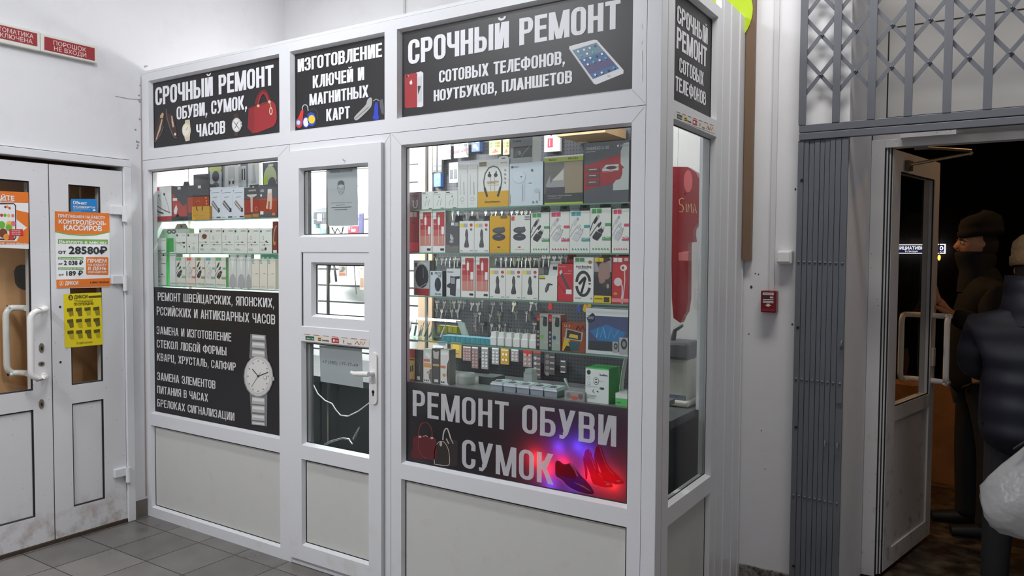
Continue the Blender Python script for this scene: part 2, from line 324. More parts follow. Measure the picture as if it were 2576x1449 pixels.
# ------------------------------------------------------------ the room
XW, YB, ZC = -3.31, 1.085, 4.0          # left wall, entrance wall, ceiling
def tile_material():
    m = bpy.data.materials.new('grey_floor_tiles'); m.use_nodes = True; nt = m.node_tree; b = nt.nodes['Principled BSDF']; N = nt.nodes.new; L = nt.links.new
    g = N('ShaderNodeNewGeometry'); s = N('ShaderNodeSeparateXYZ'); L(g.outputs['Position'], s.inputs[0])
    def mth(op, a, bb=None):
        n = N('ShaderNodeMath'); n.operation = op
        for i, q in enumerate((a, bb)):
            if q is None: continue
            if isinstance(q, (int, float)): n.inputs[i].default_value = q
            else: L(q, n.inputs[i])
        return n.outputs[0]
    ux = mth('DIVIDE', mth('ADD', s.outputs[0], 2.0242), 0.3125); uy = mth('DIVIDE', mth('ADD', s.outputs[1], 0.1032), 0.3095)
    def edge(q): f = mth('FRACT', q); return mth('MINIMUM', f, mth('SUBTRACT', 1.0, f))
    e = mth('MINIMUM', edge(ux), edge(uy))
    cell = N('ShaderNodeCombineXYZ'); L(mth('FLOOR', ux), cell.inputs[0]); L(mth('FLOOR', uy), cell.inputs[1])
    wn = N('ShaderNodeTexWhiteNoise'); L(cell.outputs[0], wn.inputs['Vector'])
    n = N('ShaderNodeTexNoise'); n.inputs['Scale'].default_value = 7; n.inputs['Detail'].default_value = 8; L(g.outputs['Position'], n.inputs['Vector'])
    v = mth('ADD', mth('MULTIPLY', n.outputs[0], 0.6), mth('MULTIPLY', wn.outputs['Value'], 0.25))
    r = N('ShaderNodeValToRGB'); r.color_ramp.elements[0].color = rgb((96, 93, 90)); r.color_ramp.elements[1].color = rgb((134, 130, 126)); r.color_ramp.elements[0].position = 0.2; r.color_ramp.elements[1].position = 0.75; L(v, r.inputs[0])
    k = mth('LESS_THAN', e, 0.0085); mx = N('ShaderNodeMix'); mx.data_type = 'RGBA'; mx.inputs[7].default_value = rgb((38, 34, 32)); L(k, mx.inputs[0]); L(r.outputs[0], mx.inputs[6]); L(mx.outputs[2], b.inputs['Base Color'])
    rr = N('ShaderNodeMapRange'); rr.inputs[3].default_value = 0.18; rr.inputs[4].default_value = 0.5; L(n.outputs[0], rr.inputs[0]); L(rr.outputs[0], b.inputs['Roughness'])
    bp = N('ShaderNodeBump'); bp.inputs['Distance'].default_value = 0.002; bp.inputs['Strength'].default_value = 0.6; L(mth('MINIMUM', mth('MULTIPLY', e, 60), 1.0), bp.inputs['Height']); L(bp.outputs[0], b.inputs['Normal'])
    return m
struct(MB().box(XW-0.3, 5, -6.5, 1.44, -0.1, 0, tile_material()).build('floor'))
struct(MB().box(XW-0.3, 5, -6.5, 1.9, ZC, ZC+0.1, WALLW).build('ceiling'))
DY0, DY1 = -1.62, -0.085              # shop door opening in the left wall
w = MB().box(XW-0.2, XW, -6.5, DY0, 0, ZC, WALLW).box(XW-0.2, XW, DY1, 0.05, 0, ZC, WALLW).box(XW-0.2, XW, DY0, DY1, 2.165, ZC, WALLW)
w.box(XW-0.2, XW-0.012, 0.05, 1.3, 0, ZC, WALLW)
struct(w.build('wall_left'))
GX0, GX1 = 0.47, 2.05                 # entrance opening
w = MB().box(XW-0.2, GX0, YB, YB+0.42, 0, ZC, WALLW).box(GX1, 5, YB, YB+0.42, 0, ZC, WALLW)
struct(w.build('wall_entrance'))
struct(MB().box(5, 5.1, -6.5, 1.9, 0, ZC, WALLW).build('wall_right')); struct(MB().box(XW-0.2, 5.1, -6.6, -6.5, 0, ZC, WALLW).build('wall_rear'))
struct(MB().box(XW, XW+0.006, DY1+0.002, -0.003, 0, 0.105, mat((118, 112, 106), 0.5, noise=0.2)).build('baseboard_left'))
struct(MB().box(0.012, 0.275, YB-0.012, YB, 0, 0.085, stained('skirt', (150, 142, 134), (60, 54, 50), 26, 0.42, 0.6, rough=0.6)).build('baseboard_entrance'))
# pipe seam of the wall panels above the kiosk
q = aty(1017, 20, YB-0.006); struct(MB().box(q.x-0.008, q.x+0.008, YB-0.008, YB, 2.72, ZC, mat((205, 206, 206), 0.5)).build('trim_1'))
# chipped plaster beside the kiosk
mb = MB(); pl = xplane(XW+0.0015); ch = mat((176, 158, 150), 0.9); cg = mat((150, 148, 148), 0.9)
for (u, v, s) in ((352, 215, 3), (350, 240, 3), (349, 252, 2.5), (352, 256, 3), (351, 300, 3), (341, 326, 3), (344, 356, 3.5), (349, 358, 3), (347, 366, 3.5), (345, 372, 3), (365, 168, 4), (370, 166, 3)):
    a, b = pl.px(u, v); mb.poly([pl.p(a+0.007*s/3*math.cos(t*1.05+u)*random.uniform(.6, 1.2), b+0.006*s/3*math.sin(t*1.05+u)*random.uniform(.6, 1.2)) for t in range(6)], cg)
for (p0, p1) in (((290, 241), (325, 248)), ((325, 248), (356, 250))):
    A, B = pl.px(*p0), pl.px(*p1); mb.poly([pl.p(A[0], A[1]), pl.p(B[0], B[1]), pl.p(B[0], B[1]-0.003), pl.p(A[0], A[1]-0.003)], cg)
mb.poly([pl.p(-0.012, 0.12), pl.p(-0.003, 0.12), pl.p(-0.003, 2.66), pl.p(-0.006, 2.68), pl.p(-0.010, 2.3), pl.p(-0.007, 1.2)], ch)
tag(mb.build('plaster_chips'), 'chipped bare plaster along the wall edge beside the kiosk frame', 'plaster damage', kind='stuff')

# ------------------------------------------------------------ framing helper
def cells(mb, axis, depth0, depth1, a0, a1, z0, z1, opens, m):
    """slab a0..a1 x z0..z1 with rectangular openings; axis 'x' = slab facing -y, 'y' = slab facing +x"""
    A = sorted(set([a0, a1]+[q for o in opens for q in o[:2]])); Z = sorted(set([z0, z1]+[q for o in opens for q in o[2:]]))
    for j in range(len(Z)-1):
        run = None
        for i in range(len(A)):
            solid = False
            if i < len(A)-1:
                cx, cz = (A[i]+A[i+1])/2, (Z[j]+Z[j+1])/2; solid = not any(o[0] < cx < o[1] and o[2] < cz < o[3] for o in opens)
            if solid and run is None: run = A[i]
            if not solid and run is not None:
                if axis == 'x': mb.box(run, A[i], depth0, depth1, Z[j], Z[j+1], m)
                else: mb.box(depth0, depth1, run, A[i], Z[j], Z[j+1], m)
                run = None
def bead(mb, axis, d0, d1, o, t, m, g=None):
    """sloping glazing bead from the opening edge (at depth d0) in by t (at depth d1), with a dark gasket line"""
    R = lambda e, d: [((o[0]+e, d, o[2]+e) if axis == 'x' else (d, o[0]+e, o[2]+e)), ((o[1]-e, d, o[2]+e) if axis == 'x' else (d, o[1]-e, o[2]+e)), ((o[1]-e, d, o[3]-e) if axis == 'x' else (d, o[1]-e, o[3]-e)), ((o[0]+e, d, o[3]-e) if axis == 'x' else (d, o[0]+e, o[3]-e))]
    mb.ring4(R(0, d0), R(t, d1), m)
    if g: mb.ring4(R(t-0.0005, d1), R(t+0.0045, d1+(0.001 if axis == 'x' else -0.001)), g)
# ------------------------------------------------------------ shop double door in the left wall
DL = stained('shop_door_paint', (222, 222, 225), (150, 124, 100), 11, 0.46, 0.74, zmax=0.28, rough=0.32, spots=22)
d1 = thing('door_1', 'white glazed double door of the shop on the left wall', 'door', (XW, -0.55, 0), kind='structure')
X = XW+0.028
mb = MB(); cells(mb, 'y', XW-0.06, X, DY0, -0.088, 0.0, 2.158, [(DY0+0.05, -0.134, -1, 2.117)], WHITE); mb.build('frame', d1, bevel=0.003)
zt = 2.09; WZ0, WZ1, PZ0, PZ1 = 0.867, 1.989, 0.176, 0.762
seam = -0.547
def leaf(y0, y1, wy0, wy1, poster):
    m = MB(); o1 = (wy0, wy1, WZ0, WZ1); o2 = (wy0, wy1, PZ0, PZ1)
    cells(m, 'y', XW-0.045, XW+0.012, y0, y1, 0.022, zt, [o1, o2], DL)
    bead(m, 'y', XW+0.012, XW+0.006, o1, 0.008, GASK); bead(m, 'y', XW+0.012, XW+0.006, o2, 0.008, GASK)
    lf = m.build('leaf', d1)
    MB().box(XW-0.012, XW-0.006, wy0, wy1, WZ0, WZ1, glass('shop_glass', (0.95, 0.96, 0.95), 0.6)).build('pane', lf)
    MB().box(XW-0.020, XW+0.002, wy0+0.006, wy1-0.006, PZ0+0.006, PZ1-0.006, DL).build('bottom_panel', lf)
    return lf
yl = atx(76.7, 457.6, XW+0.012).y; yk = atx(80, 1032, XW+0.012).y
lfl = leaf(-1.565, seam-0.003, -1.40, (yl+yk)/2, 0); lfr = leaf(seam+0.003, -0.137, -0.4443, -0.2672, 1)
MB().box(XW-0.04, XW+0.004, seam-0.003, seam+0.003, 0.02, zt, GASK).build('seal', d1)
MB().box(XW-0.05, XW+0.02, DY0, -0.09, 0, 0.02, mat((70, 55, 44), 0.7, noise=0.4, nscale=30)).build('threshold', d1)
WH = mat((236, 234, 232), 0.22, key='handle_white')
def ubar(pts, r, name, par, m):
    P = [Vector(p) for p in pts]; path = [P[0]]
    for i in range(1, len(P)-1):
        a, b = (P[i-1]-P[i]).normalized()*0.05, (P[i+1]-P[i]).normalized()*0.05
        for k in range(6): t = k/5; path.append((P[i]+a)*(1-t)**2 + P[i]*2*t*(1-t) + (P[i]+b)*t*t)
    path.append(P[-1]); return MB().tube(path, r, m, 12).build(name, par)
hm = lambda u, v, x: atx(u, v, x)
t0, t1 = hm(112, 776, XW+0.012), hm(112, 945, XW+0.012); bx = XW+0.085; by = hm(77, 860, bx).y
ubar([(XW+0.012, t0.y, t0.z), (bx, t0.y-0.02, t0.z), (bx, by, t0.z-0.01), (bx, by, t1.z+0.0), (bx, t1.y-0.02, t1.z), (XW+0.012, t1.y, t1.z)], 0.0165, 'pull_handle', lfl, WH)
by2 = hm(16, 860, XW-0.12).y; za, zb = hm(60, 775, XW-0.05).z, hm(60, 940, XW-0.05).z; ya = hm(66, 860, XW-0.05).y
ubar([(XW-0.045, ya, za), (XW-0.12, ya-0.01, za), (XW-0.12, by2, za), (XW-0.12, by2, zb), (XW-0.12, ya-0.01, zb), (XW-0.045, ya, zb)], 0.0165, 'pull_handle', lfl, WH)
LK = mat((150, 140, 122), 0.4, 0.8)
for (u, v, ry, rz) in ((104, 875, 0.013, 0.026), (104, 915, 0.016, 0.012), (104, 1016, 0.013, 0.026)):
    q = hm(u, v, XW+0.012); m = MB().prism([(XW+0.012, q.y+ry*math.cos(t*math.pi/8), q.z+rz*math.sin(t*math.pi/8)) for t in range(16)], (0.004, 0, 0), LK)
    m.prism([(XW+0.016, q.y+ry*.4*math.cos(t*math.pi/4), q.z-rz*.1+rz*.45*math.sin(t*math.pi/4)) for t in range(8)], (0.0015, 0, 0), GASK); m.build('lock_plate', lfl)
for (va, vb) in ((518, 557), (693, 732), (1182, 1220)):
    q0, q1 = hm(290, va, XW+0.03), hm(290, vb, XW+0.03); zm = q0.z*.45+q1.z*.55
    MB().box(XW+0.010, XW+0.034, -0.215, -0.128, zm, q0.z, WHITE).tube([(XW+0.036, -0.139, q1.z), (XW+0.036, -0.139, q0.z)], 0.014, WHITE, 10).build('hinge', lfr, bevel=0.003)
for (u, v) in ((151, 772), (152, 911)):
    q = hm(u, v, XW+0.0125); MB().lathe(q, [(0.006, 0), (0.006, 0.002)], GASK, 10, 'x').build('screw_hole', lfr)
# brown board standing close behind the glass
tag(MB().box(XW-0.19, XW-0.165, -1.6, -0.12, 0.02, 2.1, mat((222, 172, 122), 0.7, noise=0.10, nscale=2.5)).build('brown_board'), 'plain brown board leaning close behind the shop door glass', 'board')
pl = xplane(XW-0.163); mb = MB(); mb.poly([pl.pt(u, v) for u, v in ((35, 684), (40, 671), (50, 666), (75, 666), (75, 730), (58, 729), (44, 722), (38, 712))], mat((78, 74, 74), 0.8)); tag(mb.build('dark_patch'), 'dark ragged hole patch on the brown board behind door glass', 'patch')
# ------------------------------------------------------------ printed papers on the shop door
ORG, GRN, WPP, DGR = mat((232, 120, 36), 0.5), mat((120, 172, 74), 0.5), mat((240, 240, 242), 0.55), mat((48, 50, 52), 0.5)
def crop(x0, y0, k): return lambda x, y: (x0+x/k, y0+y/k)
def quad_px(mb, pl, pts, m, lift=0.0): mb.poly([pl.pt(u, v, lift) for u, v in pts], m)
def sheet(name, pl, pts, m, label, cat='poster', th=0.0008):
    P = [pl.pt(u, v, 0) for u, v in pts]; return tag(MB().prism(P, pl.n*th, m).build(name), label, cat)
def ell(mb, pl, u, v, ru, rv, m, lift, n=18, rot=0.0):
    c, s = math.cos(rot), math.sin(rot)
    mb.poly([pl.pt(u+ru*math.cos(t)*c-rv*math.sin(t)*s, v+ru*math.cos(t)*s+rv*math.sin(t)*c, lift) for t in [2*math.pi*k/n for k in range(n)]], m)
def stroke(mb, pl, pts, w, m, lift):
    """band of width w pixels along a polyline"""
    n = len(pts); L = []; Rr = []
    for i in range(n):
        a = pts[max(0, i-1)]; b = pts[min(n-1, i+1)]; dx, dy = b[0]-a[0], b[1]-a[1]; k = math.hypot(dx, dy) or 1; ww = w[i] if isinstance(w, (list, tuple)) else w
        nx, ny = -dy/k*ww/2, dx/k*ww/2; L.append((pts[i][0]+nx, pts[i][1]+ny)); Rr.append((pts[i][0]-nx, pts[i][1]-ny))
    for i in range(n-1): mb.poly([pl.pt(*q, lift) for q in (L[i], L[i+1], Rr[i+1], Rr[i])], m)
def line_px(mb, pl, s, u0, vb, vt, u1, m, bold=0.03, lift=0.001, v1=None):
    a0, b0 = pl.px(u0, vb); _, b1 = pl.px(u0, vt); a1 = pl.px(u1, vb if v1 is None else v1)[0]
    put_text(mb, pl, s, a0, b0, b1-b0, m, width=a1-a0, lift=lift, bold=bold)
C = crop(0, 400, 2.898); pl = xplane(XW+0.0135)
po = sheet('job_poster', pl, [C(398, 380), C(795, 395), C(803, 935), C(412, 942)], WPP, 'white and orange job poster with the wage 28580 on the shop door')
mb = MB(); E1 = 0.0011
quad_px(mb, pl, [C(398, 380), C(795, 395), C(799, 525), C(760, 538), C(700, 548), C(600, 550), C(500, 545), C(400, 524)], ORG, E1)
stroke(mb, pl, [C(400, 529), C(500, 550), C(600, 556), C(700, 553), C(799, 531)], 3, GRN, E1)
for q in ([(422, 583), (785, 587), (785, 622), (422, 618)], [(422, 715), (608, 715), (608, 734), (422, 732)], [(424, 790), (608, 790), (608, 808), (424, 807)]): quad_px(mb, pl, [C(*t) for t in q], GRN, E1)
quad_px(mb, pl, [C(626, 718), C(632, 714), C(783, 716), C(789, 720), C(789, 842), C(783, 846), C(632, 844), C(627, 838)], ORG, E1)
quad_px(mb, pl, [C(410, 880), C(803, 868), C(803, 929), C(412, 942)], ORG, E1); mb.build('printed_fields', po)
mb = MB(); E2 = 0.0018
def lc(s, x0, yb, yt, x1, m, bold=0.03, y1=None): mb = MB(); line_px(mb, pl, s, *C(x0, yb), C(x0, yt)[1], C(x1, yb)[0], m, bold, E2); mb.build('lettering', po)
lc('ПРИГЛАШАЕМ НА РАБОТУ', 424, 424, 402, 764, WPP, .04); lc('КОНТРОЛЁРОВ-', 428, 470, 440, 770, WPP, .06); lc('КАССИРОВ', 466, 516, 480, 740, WPP, .06)
lc('Выплата в месяц:', 432, 615, 590, 778, WPP, .05); lc('от', 425, 690, 662, 480, DGR, .04); lc('28580₽', 502, 690, 636, 778, DGR, .06)
lc('Выплата в смену:', 428, 730, 719, 606, WPP); lc('от', 425, 772, 756, 455, DGR); lc('2 038 ₽', 466, 772, 740, 604, DGR, .05); lc('Выплата за час:', 432, 805, 794, 604, WPP)
lc('от', 427, 851, 836, 465, DGR); lc('189 ₽', 484, 850, 816, 602, DGR, .05)
lc('ПРИЕМ', 638, 756, 730, 774, WPP, .05); lc('НА РАБОТУ', 640, 780, 764, 774, WPP); lc('В ДЕНЬ', 642, 810, 787, 774, WPP, .05); lc('ОБРАЩЕНИЯ', 642, 832, 818, 774, WPP)
lc('ДИКСИ', 474, 918, 892, 568, WPP, .05); lc('8 (800) 350-00-00', 656, 906, 893, 792, DGR, .03)
mb = MB(); ell(mb, pl, *C(445, 907), 6.5, 7, mat((245, 190, 150), .5), E2); ell(mb, pl, *C(445, 907), 5, 5.5, ORG, E2+.0003); line_px(mb, pl, 'Д', *C(438, 915), C(438, 899)[1], C(452, 915)[0], WPP, .05, E2+.0006); mb.build('logo', po)
YEL, YDK = mat((236, 214, 30), .5), mat((92, 84, 20), .5)
yp = sheet('sale_leaflet', pl, [C(463, 985), C(738, 972), C(748, 1352), C(473, 1378)], YEL, 'yellow price leaflet with rows of goods taped below the job poster')
mb = MB()
def lc2(s, x0, yb, yt, x1, m, bold=0.03): mb = MB(); line_px(mb, pl, s, *C(x0, yb), C(x0, yt)[1], C(x1, yb-4)[0], m, bold, E2); mb.build('lettering', yp)
ell(mb, pl, *C(514, 1010), 6, 7, YDK, E2); line_px(mb, pl, 'Д', *C(508, 1019), C(508, 1001)[1], C(521, 1019)[0], YEL, .05, E2+.0004)
lc2('ДИКСИ', 540, 1018, 993, 636, YDK, .04); quad_px(mb, pl, [C(644, 998), C(740, 993), C(741, 1008), C(645, 1013)], YDK, E2); lc2('ПО СУПЕРЦЕНЕ!', 538, 1068, 1050, 680, YDK, .03); lc2('Успей купить!', 556, 1352, 1334, 676, YDK, 0)
for r in (1030, 1040): quad_px(mb, pl, [C(540, r), C(676, r-6), C(676, r-3), C(540, r+3)], YDK, E2)
mb.build('printed_bars', yp); mb = MB(); YG = [mat((150, 138, 30), .5), mat((112, 102, 26), .5), mat((190, 172, 36), .5)]
for j in range(3):
    for i in range(4):
        x, y = 486+i*64+j*2, 1090+j*82-i*3
        quad_px(mb, pl, [C(x, y), C(x+44, y-6), C(x+46, y+18), C(x+2, y+24)], YDK, E2)
        quad_px(mb, pl, [C(x+10, y+22), C(x+46, y+14), C(x+50, y+50+(i*7+j*5) % 13), C(x+22, y+60)], YG[(i+j) % 3], E2-.0003)
mb.build('printed_goods', yp)
bl = sheet('security_sticker', pl, [C(514, 305), C(520, 291), C(695, 292), C(704, 305), C(708, 390), C(518, 384)], mat((28, 130, 205), .35), 'blue security sticker on the narrow pane above the job poster', 'sticker')
mb = MB(); line_px(mb, pl, 'Объект', *C(532, 328), C(532, 305)[1], C(632, 328)[0], WPP, .05, E2); line_px(mb, pl, 'охраняется', *C(532, 352), C(532, 336)[1], C(690, 356)[0], WPP, .05, E2)
for r, x1 in ((360, 640), (368, 660), (378, 590)): quad_px(mb, pl, [C(532, r), C(x1, r+1), C(x1, r+4), C(532, r+3)], mat((150, 200, 235), .4), E2)
quad_px(mb, pl, [C(676, 366), C(694, 366), C(694, 380), C(676, 379)], WPP, E2); mb.build('lettering', bl)
ap = sheet('app_poster', pl, [(-60, 478), C(206, 243), C(209, 655), (-60, 621)], WPP, 'orange poster with a phone picture on the wide pane of shop door')
mb = MB(); quad_px(mb, pl, [(-60, 478), C(206, 243), C(208, 322), (-60, 507)], ORG, E1); quad_px(mb, pl, [C(207, 392), C(208, 600), C(120, 600), C(150, 540), C(196, 500), C(120, 440), C(118, 372)], ORG, E1)
quad_px(mb, pl, [(-60, 606), C(209, 600), C(209, 620), (-60, 616)], ORG, E1); quad_px(mb, pl, [C(-60, 320), C(100, 322), C(116, 338), C(118, 575), C(102, 592), C(-60, 590)], DGR, E2-.0004)
quad_px(mb, pl, [C(-60, 332), C(98, 330), C(108, 342), C(110, 570), C(98, 582), C(-60, 578)], WPP, E2); mb.build('printed_fields', ap)
mb = MB(); cs = [(200, 60, 60), (110, 180, 60), (240, 190, 80), (225, 120, 140), (120, 60, 40), (235, 150, 60)]
for i, (x, y, r) in enumerate(((10, 410, 4), (35, 410, 4), (62, 412, 4), (92, 413, 4), (38, 350, 3), (52, 347, 3), (68, 358, 3), (10, 480, 9), (68, 478, 9), (95, 470, 6), (20, 540, 11), (45, 568, 8), (80, 570, 7), (62, 500, 8))): ell(mb, pl, *C(x, y), r, r*1.05, mat(cs[i % 6], .5), E2+.0003+i*.0001)
quad_px(mb, pl, [C(66, 512), C(164, 512), C(166, 556), C(112, 558), C(108, 566), C(100, 558), C(66, 556)], mat((214, 52, 46), .5), E2+.0020); mb.build('printed_goods', ap)
mb = MB(); line_px(mb, pl, 'СКАЧАЙТЕ', -62, 498.5, 487, C(104, 0)[0], WPP, .05, E2); line_px(mb, pl, 'ДРУЗЕЙ ДИКСИ', -60, 502.8, 497.5, C(102, 0)[0], WPP, .02, E2+.0002)
for i in range(3): line_px(mb, pl, ('ЧЕМ БОЛЬШЕ', 'ПРИГЛАСИЛ', 'ТЕМ ЛУЧШЕ')[i], *C(82, 526+i*13), C(82, 518+i*13)[1], C(146, 526+i*13)[0], WPP, .02, E2+.0024)
line_px(mb, pl, 'детали акции: www.dixy.ru', -60, 612.5, 607.5, C(196, 0)[0], WPP, .02, E2); mb.build('lettering', ap)
# ------------------------------------------------------------ fire warning boxes on the left wall
def fire_box(pts, red, rows, label):
    pl = xplane(XW+0.03); P = [pl.pt(u, v) for u, v in pts]
    z0 = (P[0].z+P[1].z)/2; z1 = (P[2].z+P[3].z)/2; y0 = (P[0].y+P[3].y)/2; y1 = (P[1].y+P[2].y)/2
    t = thing('fire_warning_box', label, 'sign', (XW, (y0+y1)/2, z1))
    MB().box(XW, XW+0.03, y0, y1, z1, z0, mat((222, 220, 212), .5)).build('case', t, bevel=0.004)
    mb = MB(); R = [pl.pt(u, v) for u, v in red]; mb.prism([Vector((XW+0.030, a, b)) for a, b in ((R[3].y, R[3].z), (R[2].y, R[3].z), (R[2].y, R[0].z), (R[0].y, R[0].z))], (0.0015, 0, 0), mat((150, 40, 45), .4)); pn = mb.build('red_panel', t)
    pq = xplane(XW+0.0318)
    for s, a0, a1, b0, b1 in rows:
        mb = MB()
        A0 = R[0].y+(R[2].y-R[0].y)*a0; A1 = R[0].y+(R[2].y-R[0].y)*a1; B0 = R[3].z+(R[0].z-R[3].z)*b0; B1 = R[3].z+(R[0].z-R[3].z)*b1
        put_text(mb, pq, s, A0, B0, B1-B0, mat((226, 196, 192), .5), width=A1-A0, bold=.02)
        mb.build('lettering', pn)
F = crop(0, 0, 3.435)
fire_box([F(350, 278), F(843, 400), F(843, 550), F(352, 440)], [F(383, 315), F(812, 418), F(818, 523), F(383, 430)], [('ПОРОШОК', .17, .82, .53, .86), ('НЕ ВХОДИ', .18, .82, .11, .44)], 'red fire warning box reading ПОРОШОК НЕ ВХОДИ, nearer the kiosk')
fire_box([(-46, 43), F(347, 277), F(350, 438), (-46, 98)], [(-36, 54), F(312, 290), F(322, 410), (-36, 88)], [('АВТОМАТИКА', .06, .92, .53, .86), ('ОТКЛЮЧЕНА', .08, .90, .11, .44)], 'red fire warning box ending in МАТИКА, cut off by the picture edge')
# ------------------------------------------------------------ the glazed kiosk
KF = stained('kiosk_pvc', (224, 225, 228), (206, 200, 190), 6, 0.55, 0.8, zmax=0.5, rough=0.28, spots=34)
PANEL = stained('kiosk_panel', (206, 206, 202), (194, 191, 184), 9, 0.56, 0.95, rough=0.35, spots=34)
SOL, S1R, S2L, S2R, S3L, ORR = -3.2400, -2.0821, -2.0012, -1.3580, -1.2827, -0.1165
SB, ST, SEAM, WT, WB, PT, PB, TOP = 2.231, 2.637, 2.1690, 2.110, 0.636, 0.565, 0.057, 2.70
XL, XD0, XD1, XC = -3.309, -2.0079, -1.3193, -0.0592
kiosk = thing('kiosk', 'white glazed repair kiosk built into the corner of the hall', 'kiosk', (-1.65, 0.0, 0.0))
g = 0.0012
mb = MB(); ops = [(SOL, S1R, SB, ST), (S2L, S2R, SB, ST), (S3L, ORR, SB, ST)]
cells(mb, 'x', 0, 0.06, XL, XC-g, SEAM+g, 2.684, ops, KF)
for o in ops: bead(mb, 'x', 0, 0.024, o, 0.010, KF, GASK)
mb.build('sign_frame', kiosk)
rs = random.Random(3); mb = MB(); x = XL
while x < 0.0:
    w = rs.uniform(.35, .8); mb.box(x, min(0.0, x+w), rs.uniform(.0005, .002), 0.06, 2.6855, 2.700+rs.uniform(-.001, .001), WHITE); x += w+.0006
mb.build('foam_strip', kiosk)
o1, p1 = (-3.2617, -2.0961, WB, WT), (-3.2617, -2.0961, PB, PT)
o2, p2 = (-1.2567, ORR, WB, WT), (-1.2567, ORR, PB, PT)
for nm, a, b, oo, pp in (('window_frame', XL, XD0-g, o1, p1), ('window_frame', XD1+g, XC-g, o2, p2)):
    mb = MB(); cells(mb, 'x', 0, 0.06, a, b, 0, SEAM-g, [oo, pp], KF); bead(mb, 'x', 0, 0.024, oo, 0.010, KF, GASK); bead(mb, 'x', 0, 0.020, pp, 0.009, KF, GASK)
    fr = mb.build(nm, kiosk)
    MB().box(oo[0]-.004, oo[1]+.004, .030, .035, oo[2]-.004, oo[3]+.004, glass()).build('pane', fr)
    MB().box(pp[0]-.004, pp[1]+.004, .022, .040, pp[2]-.004, pp[3]+.004, PANEL).build('bottom_panel', fr)
mb = MB(); cells(mb, 'x', 0, 0.06, XD0+g, XD1-g, 0.002, SEAM-g, [(XD0+.045, XD1-.045, 0.03, 2.115)], KF); mb.build('door_frame', kiosk)
MB().box(XC, 0, 0, 0.0592, 0, TOP, KF).build('corner_post', kiosk, bevel=0.002)
# side wall towards the entrance
Y0, Y1, YE = 0.1274, 0.6438, 0.6994
so, sw, sp = (Y0, Y1, 2.204, 2.652), (Y0, Y1, 0.626, 2.133), (Y0, Y1, 0.057, 0.553)
mb = MB(); cells(mb, 'y', -0.06, 0, 0.0612, YE, 0, TOP, [so, sw, sp], KF)
for o in (so, sw): bead(mb, 'y', 0, -0.024, o, 0.010, KF, GASK)
bead(mb, 'y', 0, -0.020, sp, 0.009, KF, GASK)
sf = mb.build('side_frame', kiosk)
MB().box(-.035, -.030, Y0-.004, Y1+.004, sw[2]-.004, sw[3]+.004, glass('glass_side', refl=.9)).build('pane', sf)
MB().box(-.040, -.022, Y0-.004, Y1+.004, sp[2]-.004, sp[3]+.004, PANEL).build('bottom_panel', sf)
# ribbed cladding between the side wall and the room wall
ribs = [atx(u, 1217, 0.0).y for u in (1803.3, 1821, 1842.3, 1860)]
mb = MB(); ribs[-1] = YB-.001; ribs[0] = 0.724
mb.box(-0.03, -0.004, 0.7005, YB-.001, 0, 2.755, KF)
for a, b in zip(ribs, ribs[1:]):
    mb.box(-0.004, 0.0, a+.002, b-.006, 0, 2.757, KF); mb.box(-0.004, 0.005, b-.016, b-.006, 0, 2.757, KF)
mb.build('ribbed_panel', kiosk)
# mitre joints of the welded corners
mb = MB(); MJ = mat((170, 171, 174), .6); pk = yplane(-0.0004)
def mitre(x0, z0, x1, z1, pl=pk, w=0.0009):
    d = Vector((x1-x0, z1-z0)).normalized(); n = Vector((-d.y, d.x))*w; mb.poly([pl.p(x0+n.x, z0+n.y), pl.p(x0-n.x, z0-n.y), pl.p(x1-n.x, z1-n.y), pl.p(x1+n.x, z1+n.y)], MJ)
mitre(-2.0961, WT, XD0-.01, SEAM-.006); mitre(-1.2567, WT, XD1+.008, SEAM-.006); mitre(ORR, WT, XC-.006, SEAM-.006); mitre(ORR, SB, XC-.004, SEAM+.006)
mitre(XD1-.045, 2.115, XD1-.006, SEAM-.006); mb.build('mitre_joint', kiosk)
# sealant smears on the corner post
mb = MB(); SE = mat((236, 236, 234), .5); pp_ = yplane(-0.0012)
for (u, v0, v1, w) in ((1613, 125, 190, 5), (1612, 100, 112, 5), (1613, 190, 205, 3), (1614, 60, 75, 4), (1630, 245, 249, 2)):
    quad_px(mb, pp_, [(u-w/2, v0), (u+w/2, v0+2), (u+w/2+1, v1), (u-w/2+1, v1-2)], SE)
sm = mb.build('sealant_smear', kiosk)
# ------------------------------------------------------------ kiosk door, standing proud of its frame
kd = bpy.data.objects.new('door', None); COL.objects.link(kd); kd.parent = kiosk; kd.location = (0, 0, 0); kd.empty_display_size = .1; WO[kd.name] = WO[kiosk.name]
DXL, DXR, DZ0, DZ1 = -2.004, -1.361, 0.041, 2.128
YD = -0.022
W1, WV, W3, P4 = (-1.9150, -1.4420, 1.694, 2.040), (-1.9040, -1.4370, 1.243, 1.620), (-1.9040, -1.4380, 0.637, 1.171), (-1.9060, -1.4410, 0.119, 0.566)
mb = MB(); cells(mb, 'x', YD, 0.045, DXL, DXR, DZ0, DZ1, [W1, WV, W3, P4], KF)
for o in (W1, W3): bead(mb, 'x', YD, YD+.024, o, 0.012, KF, GASK)
bead(mb, 'x', YD, YD+.02, P4, .010, KF, GASK); mb.build('leaf', kd)
for o in (W1, W3): MB().box(o[0]-.004, o[1]+.004, YD+.03, YD+.035, o[2]-.004, o[3]+.004, glass()).build('pane', kd)
for o in (W1, W3): MB().box(o[0]+.022, o[0]+.034, YD+.040, YD+.052, o[2], o[3], mat((150, 150, 152), .3, .6)).build('spacer_bar', kd)
MB().box(P4[0]-.004, P4[1]+.004, YD+.022, YD+.04, P4[2]-.004, P4[3]+.004, PANEL).build('bottom_panel', kd)
VO = (-1.8334, -1.4705, 1.296, 1.5687)
